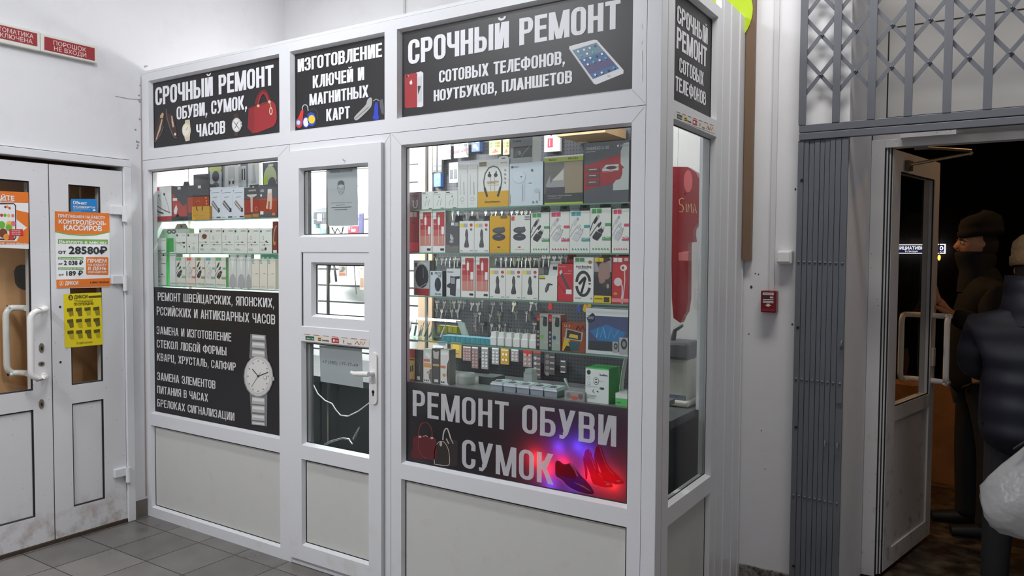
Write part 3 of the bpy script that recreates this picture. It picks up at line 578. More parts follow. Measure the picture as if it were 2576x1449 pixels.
mb = MB(); e = .004; cells(mb, 'x', YD+.004, YD+.05, WV[0]+e+.01, WV[1]-e, WV[2]+e, WV[3]-e, [VO], KF); bead(mb, 'x', YD+.004, YD+.026, VO, .012, KF, GASK); bead(mb, 'x', YD, YD+.004, WV, .004, KF, GASK); vs = mb.build('vent_sash', kd)
MB().box(VO[0]-.004, VO[1]+.004, YD+.03, YD+.035, VO[2]-.004, VO[3]+.004, glass()).build('vent_pane', kd)
hx = (aty(933.5, 950, YD).x+aty(950.6, 950, YD).x)/2; hz0, hz1 = aty(942, 1016.5, YD).z, aty(942, 886, YD).z
mb = MB(); hw = .0215; mb.prism([(hx+hw*math.cos(a)*1.0, YD, (hz1-hw if a < math.pi else hz0+hw)+hw*math.sin(a)) for a in [math.pi*k/8 for k in range(17)]], (0, -.009, 0), WH)
lz = aty(942, 939, YD).z; lx = aty(882, 940, YD-.05).x
mb.lathe((hx-.004, YD-.009, lz), [(.013, 0), (.012, .03), (.010, .045)], WH, 12, 'y')
mb.tube([(hx+.008, YD-.048, lz+.002), (hx-.03, YD-.052, lz+.001), (hx-.08, YD-.05, lz-.003), (lx+.012, YD-.047, lz-.002), (lx, YD-.046, lz+.001)], [.012, .0125, .011, .010, .008], WH, 10)
hd = mb.build('lever_handle', kd)
kz = aty(941, 988, YD).z; MB().lathe((hx, YD-.0085, kz+.006), [(.008, 0), (.008, .002)], GASK, 12, 'y').box(hx-.004, hx+.004, YD-.0105, YD-.0085, kz-.013, kz+.004, GASK).build('keyhole', kd)
for z0, z1 in ((1.965, 2.065), (0.20, 0.30)): MB().box(XD0+.002, DXL-.001, -.020, -.001, z0, z1, KF).build('hinge', kd, bevel=.002)
MB().box(XD0-.002, XD0+.010, -.012, -.0005, 0.048, 0.165, KF).build('hinge_pin', kd, bevel=.002)
q = aty(866, 404, YD-.004); MB().tube([(q.x, YD, q.z), (q.x, YD-.01, q.z), (q.x-.003, YD-.01, q.z+.008)], .002, STEEL, 6).build('hook', kd)
# ------------------------------------------------------------ shop signs
def sign_panel(name, label, o, facing='x'):
    e = 0.006
    if facing == 'x': m = MB().box(o[0]+e, o[1]-e, .0262, .034, o[2]+e, o[3]-e, BLACK)
    else: m = MB().box(-.034, -.0262, o[0]+e, o[1]-e, o[2]+e, o[3]-e, BLACK)
    return tag(m.build(name), label, 'sign')
PF = yplane(0.0260); PS = xplane(-0.0260)
def lettered(sg, pl, rows, **kw):
    for r in rows: mb = MB(); sign_line(mb, pl, *r, LETT, **kw); mb.build('lettering', sg)
s1 = sign_panel('shop_sign', 'black sign for urgent shoe, bag and watch repair with a red handbag', ops[0])
lettered(s1, PF, [('СРОЧНЫЙ РЕМОНТ', 391, 689, 221, 266), ('ОБУВИ, СУМОК,', 444.5, 622, 269, 301.4), ('ЧАСОВ', 493.7, 567.5, 313.5, 345)], uv_right=None)
s2 = sign_panel('shop_sign', 'small black sign above the kiosk door for keys and cards', ops[1])
lettered(s2, PF, [('ИЗГОТОВЛЕНИЕ', 748.8, 961.2, 149.4, 181.7), ('КЛЮЧЕЙ И', 786.8, 916.5, 190.9, 222.4), ('МАГНИТНЫХ', 778.6, 927, 236.8, 265.9), ('КАРТ', 820.9, 880.5, 274.8, 305)])
s3 = sign_panel('shop_sign', 'large black sign for urgent phone repair with a white tablet', ops[2])
lettered(s3, PF, [('СРОЧНЫЙ РЕМОНТ', 1027.3, 1559.5, 101.9, 162.7), ('СОТОВЫХ ТЕЛЕФОНОВ,', 1104.8, 1421, 178.4, 208.7), ('НОУТБУКОВ, ПЛАНШЕТОВ', 1091.2, 1439, 227.3, 255.4)])
s4 = sign_panel('shop_sign', 'narrow black sign on the kiosk side facing the entrance', so, 'y')
lettered(s4, PS, [('СРОЧНЫЙ', 1703.2, 1780.5, 11, 57), ('РЕМОНТ', 1702.3, 1778.3, 66.4, 120.9), ('СОТОВЫХ', 1708.4, 1770, 143.6, 181), ('ТЕЛЕФОНОВ', 1699.3, 1775.3, 190, 227)])
bz = aty(540, 729, .026).z
b1 = tag(MB().box(o1[0]+.006, o1[1]-.006, .0262, .0295, WB+.006, bz, BLACK).build('window_banner'), 'black banner about watch repair with a steel wristwatch picture', 'sign')
for r in (('РЕМОНТ ШВЕЙЦАРСКИХ, ЯПОНСКИХ,', 397, 689.9, 735.2, 756), ('РССИЙСКИХ И АНТИКВАРНЫХ ЧАСОВ', 394.4, 692.5, 771, 792.6), ('ЗАМЕНА И ИЗГОТОВЛЕНИЕ', 394.4, 581.9, 820.2, 840), ('СТЕКОЛ ЛЮБОЙ ФОРМЫ', 394.9, 570, 854.2, 873.9), ('КВАРЦ, ХРУСТАЛЬ, САПФИР', 395.4, 593.4, 887.8, 906.7), ('ЗАМЕНА ЭЛЕМЕНТОВ', 395.7, 542.3, 935.8, 955.4), ('ПИТАНИЯ В ЧАСАХ', 395.7, 523.4, 969.6, 988.7), ('БРЕЛОКАХ СИГНАЛИЗАЦИИ', 395.7, 589.7, 1003.2, 1022)):
    mb = MB(); sign_line(mb, PF, *r, mat((214, 214, 214), .5), stem=.155, bar=.13, w=.54, gap=.085); mb.build('lettering', b1)
BFILM = film('banner_film', (36, 35, 37), (190, 180, 190), .24, .4); LFILM = film('banner_letter_film', (226, 226, 230), (235, 225, 235), .35, .45)
bz2 = aty(1300, 994, .026).z
b2 = tag(MB().poly([(o2[0]+.006, .0262, WB+.006), (o2[1]-.006, .0262, WB+.006), (o2[1]-.006, .0262, bz2), (o2[0]+.006, .0262, bz2)], BFILM).build('window_banner'), 'black banner about shoe and bag repair lit red and blue at one corner', 'sign')
for r in (('РЕМОНТ ОБУВИ', 1038.5, 1551, 980.6, 1045.7), ('СУМОК', 1162.7, 1393, 1104, 1175.6)): mb = MB(); sign_line(mb, PF, *r, LFILM, stem=.165, bar=.125, w=.53, gap=.10); mb.build('lettering', b2)
# LEDs on a strip behind that banner
st_y = .055
for cl, pts in (((1.0, .02, .02), ((1357, 1150), (1425, 1165), (1385, 1175), (1492, 1190), (1522, 1196), (1550, 1210))), ((.10, .06, 1.0), ((1415, 1122), (1462, 1118), (1394, 1212), (1452, 1212), (1487, 1138)))):
    for (u, v) in pts:
        q = aty(u, v, st_y); lamp('led_light', 'POINT', q, 0.42 if cl[0] > .5 else 0.22, cl, radius=.006)
tag(MB().box(o2[0], o2[1], .086, .090, .60, bz2-.012, mat((14, 14, 15), .8)).build('led_light_block'), 'unseen black LED board widened to keep kiosk light off the shoe repair banner', 'light blocker')  # unseen board, widened across the banner to block light from the kiosk
# ---- pictures printed on the signs
def chaikin(P, closed):
    for _ in range(2):
        n = len(P); Q = [] if closed else [P[0]]
        for i in range(n if closed else n-1):
            a, b = P[i], P[(i+1) % n]; Q += [(a[0]*.75+b[0]*.25, a[1]*.75+b[1]*.25), (a[0]*.25+b[0]*.75, a[1]*.25+b[1]*.75)]
        P = Q if closed else Q+[P[-1]]
    return P
def pic(name, sg, pl, items, k, base=0.0007):
    mb = MB(); lift = base
    for it in items:
        m = it[-1] if not isinstance(it[-1], tuple) else mat(it[-1], .45)
        if it[0] == 'p': quad_px(mb, pl, [k(*q) for q in (chaikin(it[1], True) if len(it[1]) > 8 else it[1])], m, lift)
        elif it[0] == 'e':
            u, v = k(it[1], it[2]); u2, v2 = k(it[1]+it[3], it[2]+it[4]); ell(mb, pl, u, v, u2-u, v2-v, m, lift, rot=it[5] if len(it) > 6 else 0)
        elif it[0] == 'l':
            s = k(1, 0)[0]-k(0, 0)[0]; stroke(mb, pl, [k(*q) for q in (chaikin(it[1], False) if len(it[1]) > 3 and not isinstance(it[2], list) else it[1])], [w*s for w in it[2]] if isinstance(it[2], list) else it[2]*s, m, lift)
        lift += 0.00012
    return mb.build(name, sg)
RED, RD2 = (156, 38, 43), (116, 24, 30)
pic('printed_handbag', s1, PF, [('l', [(2210, 905), (2222, 850), (2248, 800), (2278, 782), (2302, 792), (2322, 845), (2338, 885)], 18, RD2), ('l', [(2228, 910), (2238, 860), (2262, 808), (2286, 800), (2308, 840), (2322, 880)], 14, RED),
    ('p', [(2150, 935), (2230, 905), (2340, 868), (2375, 885), (2392, 940), (2393, 1080), (2300, 1118), (2190, 1160), (2142, 1108)], RED), ('p', [(2150, 935), (2195, 920), (2200, 1050), (2190, 1160), (2142, 1108)], (138, 32, 38)), ('l', [(2155, 940), (2235, 915), (2340, 880)], 6, RD2), ('e', 2233, 915, 12, 12, (210, 190, 150)), ('e', 2330, 880, 12, 14, (210, 190, 150)), ('l', [(2332, 885), (2345, 930)], 4, (220, 200, 170)), ('e', 2343, 960, 15, 34, (222, 200, 165)), ('e', 2343, 960, 8, 22, RED)], F)
pic('printed_watch', s1, PF, [('p', [(1600, 1040), (1640, 1032), (1645, 1085), (1645, 1150), (1640, 1215), (1605, 1222), (1595, 1190), (1598, 1080)], (206, 196, 172)), ('e', 1612, 1125, 38, 62, (222, 214, 194)), ('e', 1608, 1125, 27, 48, (236, 230, 214)), ('l', [(1608, 1125), (1625, 1100)], 4, (120, 110, 90))], F)
pic('printed_watch', s1, PF, [('p', [(2022, 985), (2062, 980), (2066, 1040), (2018, 1045)], (70, 46, 36)), ('p', [(2020, 1120), (2062, 1115), (2058, 1172), (2028, 1176)], (70, 46, 36)), ('e', 2046, 1080, 42, 62, (196, 196, 196)), ('e', 2044, 1080, 33, 50, (228, 228, 226)), ('l', [(2020, 1050), (2066, 1112)], 5, (90, 90, 90)), ('l', [(2060, 1050), (2030, 1110)], 5, (90, 90, 90)), ('e', 2086, 1060, 7, 9, (200, 200, 200)), ('e', 2088, 1085, 7, 9, (200, 200, 200))], F)
pic('printed_shoe', s1, PF, [('p', [(1388, 980), (1405, 970), (1417, 985), (1418, 1080), (1395, 1150), (1360, 1220), (1338, 1232), (1322, 1222), (1325, 1165), (1355, 1090), (1372, 1030)], (64, 44, 36)), ('p', [(1385, 1000), (1405, 972), (1417, 985), (1408, 1022), (1385, 1020)], (196, 160, 120)), ('l', [(1402, 1030), (1380, 1120), (1350, 1205)], [10, 16, 8], (190, 170, 150)), ('l', [(1418, 1090), (1390, 1165), (1345, 1228), (1325, 1222)], 5, (120, 110, 104))], F)
pic('printed_shoe', s1, PF, [('p', [(1437, 940), (1450, 990), (1500, 985), (1512, 1060), (1532, 1140), (1530, 1190), (1505, 1192), (1480, 1150), (1455, 1080), (1430, 1000)], (66, 42, 34)), ('l', [(1436, 940), (1440, 1000), (1462, 1085), (1500, 1185), (1530, 1190)], 5, (120, 110, 104)), ('l', [(1485, 1000), (1492, 1060), (1500, 1100)], [8, 16, 14], (190, 176, 160)), ('e', 1515, 1160, 9, 12, (225, 220, 214))], F)
K = crop(360, 130, 4.025)
pic('printed_key_fob', s2, PF, [('l', [(1615, 600), (1612, 560), (1635, 533), (1665, 545), (1672, 600)], 9, (190, 190, 194)), ('p', [(1600, 590), (1628, 585), (1620, 650), (1614, 740), (1595, 772), (1562, 770), (1542, 735), (1548, 695), (1575, 670)], (214, 52, 44)), ('e', 1575, 718, 27, 32, (70, 110, 180)), ('e', 1575, 718, 19, 23, (205, 210, 225))], K)
pic('printed_key_fob', s2, PF, [('e', 1650, 715, 34, 55, (60, 90, 190)), ('e', 1650, 715, 27, 45, (232, 232, 236))], K)
pic('printed_key_fob', s2, PF, [('l', [(1690, 600), (1720, 575), (1755, 590), (1772, 640), (1765, 690)], 6, (70, 70, 80)), ('p', [(1665, 630), (1700, 612), (1735, 630), (1752, 680), (1745, 730), (1715, 755), (1680, 748), (1668, 700)], (40, 74, 190)), ('e', 1708, 685, 34, 44, (240, 206, 40))], K)
pic('printed_keys', s2, PF, [('l', [(2330, 500), (2360, 480), (2390, 495)], 8, (170, 170, 170)), ('p', [(2395, 490), (2430, 480), (2440, 560), (2438, 640), (2415, 620), (2400, 560)], (92, 92, 96)), ('p', [(2285, 470), (2310, 462), (2322, 480), (2318, 545), (2290, 585), (2170, 700), (2140, 690), (2135, 660), (2265, 535), (2265, 500)], (176, 176, 174)), ('l', [(2285, 560), (2150, 680)], 8, (120, 120, 120)), ('p', [(2345, 530), (2365, 505), (2385, 530), (2382, 640), (2392, 660), (2385, 690), (2340, 690), (2322, 665), (2340, 640)], (36, 62, 190))], K)
K = crop(1000, 0, 4.025)
pic('printed_phone', s3, PF, [('p', [(190, 735), (240, 722), (262, 738), (262, 1070), (245, 1085), (195, 1085)], (226, 226, 228)), ('p', [(205, 790), (250, 765), (250, 1030), (205, 1040)], (206, 208, 212)), ('p', [(205, 870), (240, 870), (210, 960)], (60, 60, 64)), ('p', [(80, 755), (190, 738), (200, 748), (200, 1075), (190, 1086), (90, 1095), (76, 1082), (74, 768)], (166, 40, 46)), ('e', 95, 775, 9, 10, (40, 16, 18)), ('e', 112, 770, 4, 6, (240, 220, 200)), ('e', 138, 838, 14, 20, (232, 226, 226)), ('e', 143, 815, 4, 8, (232, 226, 226))], K)
tb = [('p', [(1740, 468), (1990, 402), (2020, 405), (2290, 710), (2288, 745), (2010, 858), (1985, 845), (1738, 495)], (226, 226, 228)), ('p', [(1770, 510), (2015, 432), (2245, 695), (1980, 802)], (70, 108, 152)), ('p', [(1770, 510), (2015, 432), (2090, 518), (1840, 605)], (110, 140, 158)), ('p', [(1890, 672), (2150, 588), (2205, 650), (1940, 748)], (88, 84, 124)), ('e', 2140, 770, 16, 12, (200, 200, 204)), ('l', [(1740, 498), (1988, 848), (2015, 858)], 6, (150, 150, 152))]
ic = [(1830, 522), (1890, 505), (1948, 488), (2003, 468), (1860, 565), (1922, 546), (1980, 528), (2073, 548), (1895, 610), (1955, 588), (2015, 570), (2110, 592), (1930, 655), (1988, 630), (2050, 612), (2005, 760), (2072, 738), (2135, 714), (2192, 690)]
cl = [(230, 238, 232), (220, 235, 245), (235, 235, 235), (60, 80, 110), (90, 170, 220), (240, 240, 240), (90, 190, 170)]
for i, (x, y) in enumerate(ic): tb.append(('p', [(x-14, y-4), (x+2, y-15), (x+15, y+1), (x-1, y+13)], cl[i % 7]))
pic('printed_tablet', s3, PF, tb, K)
K = crop(370, 720, 3.814)
wt = [('p', [(992, 458), (1140, 470), (1152, 640), (1160, 720), (980, 690), (985, 640)], (120, 120, 120)), ('p', [(985, 1010), (1155, 1030), (1152, 1345), (1003, 1318)], (120, 120, 120))]
for y0, y1 in ((462, 512), (530, 590), (608, 675), (1060, 1130), (1140, 1210), (1225, 1285), (1295, 1330)): wt += [('p', [(1010, y0), (1130, y0+12), (1132, y1+8), (1008, y1-4)], (186, 186, 184)), ('p', [(1014, y0+12), (1126, y0+22), (1128, (y0+y1)/2+14), (1012, (y0+y1)/2+2)], (222, 222, 220))]
wt += [('e', 1072, 865, 142, 200, (150, 150, 150)), ('e', 1072, 862, 133, 192, (206, 206, 204)), ('e', 1070, 862, 114, 170, (188, 188, 186)), ('e', 1070, 862, 110, 165, (222, 221, 216)), ('p', [(1195, 870), (1225, 868), (1226, 905), (1196, 905)], (176, 176, 176))]
for k_ in range(12):
    a = k_*math.pi/6; wt.append(('e', 1070+98*math.sin(a), 862-145*math.cos(a), 6, 7, (140, 140, 138)))
wt += [('l', [(1072, 862), (1015, 793)], 7, (40, 40, 42)), ('l', [(1072, 862), (1168, 824)], 7, (40, 40, 42)), ('l', [(1095, 826), (1005, 965)], 3, (70, 70, 70)), ('p', [(1126, 858), (1155, 860), (1155, 890), (1126, 887)], (120, 120, 120)), ('p', [(1129, 861), (1152, 863), (1152, 887), (1129, 884)], (232, 232, 230)), ('e', 1072, 862, 10, 11, (50, 50, 52))]
wp = pic('printed_watch', b1, PF, wt, K)
K = crop(1000, 960, 4.025)
pic('printed_handbag', b2, PF, [('l', [(215, 560), (215, 490), (240, 425), (285, 408), (330, 440), (352, 500), (350, 570)], 12, (110, 42, 46)), ('p', [(170, 555), (220, 545), (350, 565), (400, 575), (400, 800), (300, 788), (140, 775), (135, 740), (165, 650), (150, 600)], (92, 30, 36)), ('l', [(215, 580), (212, 680), (235, 740), (300, 785)], 4, (140, 70, 70)), ('e', 228, 558, 16, 12, (190, 150, 140)), ('e', 350, 570, 16, 12, (190, 150, 140)), ('l', [(262, 555), (290, 545), (308, 560)], 8, (190, 160, 150))], K)
pic('printed_handbag', b2, PF, [('p', [(400, 620), (460, 590), (560, 580), (610, 600), (612, 850), (540, 860), (375, 838), (372, 720)], (46, 38, 36)), ('l', [(375, 836), (373, 720), (390, 640), (430, 600), (480, 610), (520, 690), (530, 790), (526, 858), (375, 836)], 7, (176, 166, 156)), ('l', [(460, 590), (465, 520), (490, 468), (512, 480), (540, 580)], 13, (186, 178, 168)), ('l', [(495, 575), (520, 630)], 12, (170, 160, 150)), ('l', [(540, 575), (566, 628)], 10, (170, 160, 150)), ('e', 440, 630, 14, 26, (176, 166, 156))], K)
SHF = film('shoe_film', (150, 24, 34), (255, 90, 120), .75, .4); SHL = film('shoe_light_film', (230, 140, 160), (255, 190, 210), .7, .4); SHD = film('shoe_dark_film', (70, 20, 50), (150, 50, 150), .6, .4)
pic('printed_shoe', b2, PF, [('p', [(1600, 800), (1640, 800), (1690, 842), (1740, 825), (1765, 830), (1850, 945), (1930, 1020), (1990, 1110), (1985, 1148), (1900, 1140), (1800, 1100), (1725, 1060), (1660, 985), (1600, 960), (1595, 880)], SHD), ('p', [(1610, 812), (1690, 850), (1740, 832), (1840, 950), (1790, 985), (1680, 960), (1605, 930)], SHF), ('l', [(1750, 830), (1800, 900), (1825, 960)], 16, SHL), ('l', [(1600, 965), (1660, 990), (1725, 1068), (1810, 1110), (1960, 1150), (1990, 1140)], 5, SHL), ('l', [(1790, 1020), (1880, 1060), (1960, 1110)], [4, 16, 4], SHL)], K)
for dx, dy in ((0, 0), (110, -35)):
    o = lambda L: [(x+dx, y+dy) for x, y in L]
    pic('printed_shoe', b2, PF, [('p', o([(1885, 740), (1905, 690), (1935, 678), (1962, 705), (1985, 800), (2030, 900), (2110, 970), (2180, 1040), (2182, 1075), (2110, 1078), (2010, 1060), (1965, 1010), (1945, 920), (1905, 820)]), SHF), ('p', o([(1885, 745), (1910, 830), (1925, 900), (1922, 985), (1905, 990), (1895, 880), (1880, 790)]), SHF), ('l', o([(1938, 690), (1970, 800), (2020, 920), (2085, 975)]), 5, SHL), ('l', o([(1985, 1045), (2100, 1075), (2180, 1070)]), 6, SHL), ('e', 2130+dx, 1040+dy, 22, 9, SHL)], K, base=.0007+dx*1e-5)
# operator logo stickers on the rails
def logo_strip(pl, pts, label):
    A, B, Cc, D = pts; lerp = lambda s, t: ((A[0]*(1-s)+B[0]*s)*(1-t)+(D[0]*(1-s)+Cc[0]*s)*t, (A[1]*(1-s)+B[1]*s)*(1-t)+(D[1]*(1-s)+Cc[1]*s)*t)
    st = sheet('logo_sticker', pl, pts, mat((224, 220, 212), .3), label, 'sticker', .0005)
    mb = MB(); R = lambda s0, s1, t0, t1, m, l=.0008: quad_px(mb, pl, [lerp(s0, t0), lerp(s1, t0), lerp(s1, t1), lerp(s0, t1)], m, l)
    R(.05, .18, .30, .82, mat((28, 92, 60), .4)); R(.44, .55, .25, .85, mat((186, 28, 36), .4)); ell(mb, pl, *lerp(.26, .55), 4.5, 5.5, mat((226, 184, 40), .4), .0008); R(.235, .285, .45, .55, DGR, .001); R(.235, .285, .66, .76, DGR, .001); ell(mb, pl, *lerp(.475, .55), 2.2, 3.5, WPP, .001)
    for i in range(7): R(.03+i*.14, .12+i*.14, .06, .13, mat((150, 70, 60), .5))
    for s, s0, s1, t, m in (('мегафон', .07, .17, .68, WPP), ('билайн', .30, .40, .75, DGR), ('МТС', .50, .545, .70, WPP), ('Y', .61, .63, .8, DGR), ('bank', .68, .74, .85, mat((150, 80, 70), .5))):
        u0, v0 = lerp(s0, t); u1, v1 = lerp(s1, t); line_px(mb, pl, s, u0, v0, v0-(4 if s != 'Y' else 8), u1, m, .03, .0012)
    stroke(mb, pl, [lerp(.79, .8), lerp(.82, .35), lerp(.85, .8)], 2, mat((170, 60, 40), .5), .0008); stroke(mb, pl, [lerp(.86, .8), lerp(.88, .35), lerp(.91, .75), lerp(.94, .35)], 2, mat((190, 120, 40), .5), .0008)
    mb.build('logos', st)
Dk = crop(700, 630, 2.634)
logo_strip(yplane(YD-.0004), [Dk(158, 548), Dk(602, 590), Dk(602, 642), Dk(160, 600)], 'worn strip of phone operator logos on the kiosk door rail')
Sk = crop(1620, 0, 4.2625)
logo_strip(xplane(.0004), [Sk(335, 1185), Sk(762, 1345), Sk(760, 1435), Sk(330, 1275)], 'strip of phone operator logos on the kiosk side rail')
# ------------------------------------------------------------ inside the kiosk: lamps, back boards, counter, shelves
LUM = mat((255, 252, 246), .5, key='tube_light', emit=14.0)
def tube_lamp(name, p0, p1, label, r=.014, m=LUM):
    p0, p1 = Vector(p0), Vector(p1); c = (p0+p1)/2; t = thing(name, label, 'lamp', c); d = (p1-p0).normalized()
    MB().tube([p0+d*.03, p1-d*.03], r, m, 10).build('tube', t)
    MB().tube([p0, p0+d*.03], r*1.15, WHITE, 10).tube([p1-d*.03, p1], r*1.15, WHITE, 10).build('end_cap', t)
    return t
tube_lamp('tube_lamp', (-3.05, .62, 2.50), (-1.85, .62, 2.50), 'fluorescent tube hung high inside the kiosk over the left window', .022)
for o_ in (-2.95, -1.95): MB().tube([(o_, .62, 2.515), (o_, YB-.002, 2.70)], .004, STEEL, 6).build('bracket', bpy.data.objects['tube_lamp'])
z_ = aty(1090, 804, .42).z
tube_lamp('streak_tube', (aty(1000, 806, .42).x, .42, z_), (aty(1160, 802, .42).x, .42, z_), 'thin glowing tube added for the low streak of light behind the third glass shelf', .006, mat((255, 252, 246), .5, key='streak_glow', emit=7.0))  # glowing tube added for a streak of light, no lamp known there
def pegboard_material():
    m = bpy.data.materials.new('dark_pegboard'); m.use_nodes = True; nt = m.node_tree; b = nt.nodes['Principled BSDF']; N = nt.nodes.new; L = nt.links.new
    g = N('ShaderNodeNewGeometry'); sc = N('ShaderNodeVectorMath'); sc.operation = 'MULTIPLY'; sc.inputs[1].default_value = (50, 0, 50); L(g.outputs['Position'], sc.inputs[0])
    fr = N('ShaderNodeVectorMath'); fr.operation = 'FRACTION'; L(sc.outputs[0], fr.inputs[0]); di = N('ShaderNodeVectorMath'); di.operation = 'DISTANCE'; di.inputs[1].default_value = (.5, 0, .5); L(fr.outputs[0], di.inputs[0])
    k = N('ShaderNodeMath'); k.operation = 'LESS_THAN'; k.inputs[1].default_value = .19; L(di.outputs['Value'], k.inputs[0]); mx = N('ShaderNodeMix'); mx.data_type = 'RGBA'; mx.inputs[6].default_value = rgb((66, 68, 72)); mx.inputs[7].default_value = rgb((16, 16, 18)); L(k.outputs[0], mx.inputs[0]); L(mx.outputs[2], b.inputs['Base Color']); b.inputs['Roughness'].default_value = .55
    return m
PX0 = aty(1092, 450, 1.05).x
peg = thing('pegboard', 'dark pegboard full of hanging keys on the kiosk back wall', 'pegboard', ((PX0-.30)/2, 1.06, .55))
MB().box(PX0, -.42, 1.052, 1.082, .55, 2.45, pegboard_material()).build('board', peg)
tag(MB().box(aty(1056, 400, 1.05).x, PX0-.003, 1.035, 1.05, 1.0, 2.45, mat((206, 178, 148), .8, noise=.06)).build('cardboard_sheet'), 'tall beige cardboard sheet standing left of the dark pegboard', 'cardboard')
SLW = mat((232, 232, 230), .35)
sl = MB(); xs0, xs1 = XW+.03, aty(1054, 400, 1.05).x
z = .62
while z < 2.5: sl.box(xs0, xs1, 1.056, 1.08, z, z+.10, SLW).box(xs0, xs1, 1.07, 1.08, z+.10, z+.112, mat((120, 120, 118), .5)); z += .112
tag(sl.build('slat_wall'), 'white slat wall with grooves behind the kiosk door', 'slat wall')
ct = thing('work_counter', 'dark grey work counter running along the inside of the kiosk', 'counter', (-1.6, .68, 0))
CZ = .905
MB().box(-3.25, -.10, .40, 1.04, CZ-.035, CZ, mat((82, 84, 86), .35, noise=.1)).build('worktop', ct); MB().box(-3.24, -.14, .43, 1.04, 0.0, CZ-.035, mat((66, 70, 74), .35)).build('body', ct)
GSH = glass('shelf_glass', (.84, .93, .88), .5); GED = clear_plastic('shelf_edge', (120, 160, 140), .85, .2)
def shelf(x0, x1, y0, y1, z, label):
    t = thing('glass_shelf', label, 'shelf', ((x0+x1)/2, (y0+y1)/2, z-.006)); MB().box(x0, x1, y0+.0015, y1, z-.006, z, GSH).build('pane', t); MB().box(x0, x1, y0, y0+.0014, z-.006, z, GED).build('edge', t)
    return z
LS = [shelf(-3.294, -2.03, .066, .30, aty(540, v, .066).z, n) for v, n in ((551.5, 'upper glass shelf behind the left kiosk window'), (637, 'middle glass shelf behind the left kiosk window'), (723, 'lowest glass shelf behind the left kiosk window, just over its banner'))]
RS = [shelf(-1.35, -.066, .066, .30, aty(u, v, .066).z, n) for u, v, n in ((1300, 518, 'topmost glass shelf behind the large right window'), (1300, 636, 'second glass shelf from the top behind the large right window'), (1320, 755, 'third glass shelf from the top behind the large right window'), (1400, 884, 'fourth glass shelf behind the large window holding plug adapters'))]
CS = aty(1300, 992, .066).z
tag(MB().box(-1.35, -.066, .066, .36, CS-.02, CS, mat((120, 122, 122), .25)).build('display_ledge'), 'grey display ledge just above the shoe repair banner', 'ledge')
for xx in (-1.345, -.075, -3.28, -2.04):
    zb = CS-.25 if xx > -1.5 else LS[2]-.25
    tag(MB().box(xx-.006, xx+.006, .286, .298, 0.0, 2.3, STEEL).build('shelf_upright'), {-1.345: 'steel upright at the left end of the right window shelves', -.075: 'steel upright behind the kiosk corner post', -3.28: 'steel upright at the far left end of the left window shelves', -2.04: 'steel upright beside the kiosk door hinges'}[xx], 'upright')
# ------------------------------------------------------------ packaged goods
class Face:
    """front of a package: 0..1 across and up"""
    def __init__(s, x0, x1, z0, z1, y): s.x0, s.x1, s.z0, s.z1, s.y = x0, x1, z0, z1, y; s.k = 1; s.pl = yplane(y); s.mb = MB()
    def q(s, x, y): return (s.x0+(s.x1-s.x0)*x, s.z0+(s.z1-s.z0)*y)
    def poly(s, pts, c):
        c = tuple(min(244, int(x*1.07+2)) for x in c); s.mb.poly([s.pl.p(*s.q(*p), .0002+s.k*.00011) for p in pts], mat(c, .42)); s.k += 1
    def draw(s, items):
        asp = (s.x1-s.x0)/(s.z1-s.z0)
        for it in items:
            t = it[0]
            if t == 'R': s.poly([(it[1], it[2]), (it[3], it[2]), (it[3], it[4]), (it[1], it[4])], it[5])
            elif t == 'P': s.poly(it[1], it[2])
            elif t == 'E':
                cx, cy, rx, ry, c = it[1:6]; ro = it[6] if len(it) > 6 else 0; w, h = s.x1-s.x0, s.z1-s.z0
                s.poly([(cx+(rx*w*math.cos(a)*math.cos(ro)-ry*h*math.sin(a)*math.sin(ro))/w, cy+(rx*w*math.cos(a)*math.sin(ro)+ry*h*math.sin(a)*math.cos(ro))/h) for a in [math.pi*k/7 for k in range(14)]], c)
            elif t == 'S':
                P = [s.q(*p) for p in it[1]]; w = it[2]*(s.x1-s.x0); n = len(P); A = []; B = []
                for i in range(n):
                    a = P[max(0, i-1)]; b = P[min(n-1, i+1)]; dx, dz = b[0]-a[0], b[1]-a[1]; L = math.hypot(dx, dz) or 1; A.append((P[i][0]-dz/L*w/2, P[i][1]+dx/L*w/2)); B.append((P[i][0]+dz/L*w/2, P[i][1]-dx/L*w/2))
                for i in range(n-1): s.mb.poly([s.pl.p(*p, .0002+s.k*.00011) for p in (A[i], A[i+1], B[i+1], B[i])], mat(it[3], .42))
                s.k += 1
            elif t == 'T':
                a, b = s.q(it[2], it[3]); hh = it[4]*(s.z1-s.z0); put_text(s.mb, s.pl, it[1], a, b, hh, mat(it[6], .42), width=(it[5]-it[2])*(s.x1-s.x0), lift=.0002+s.k*.00011, bold=.02 if hh > .006 else 0); s.k += 1
WHT, GRY, DRK = (222, 222, 220), (150, 150, 150), (52, 52, 56)
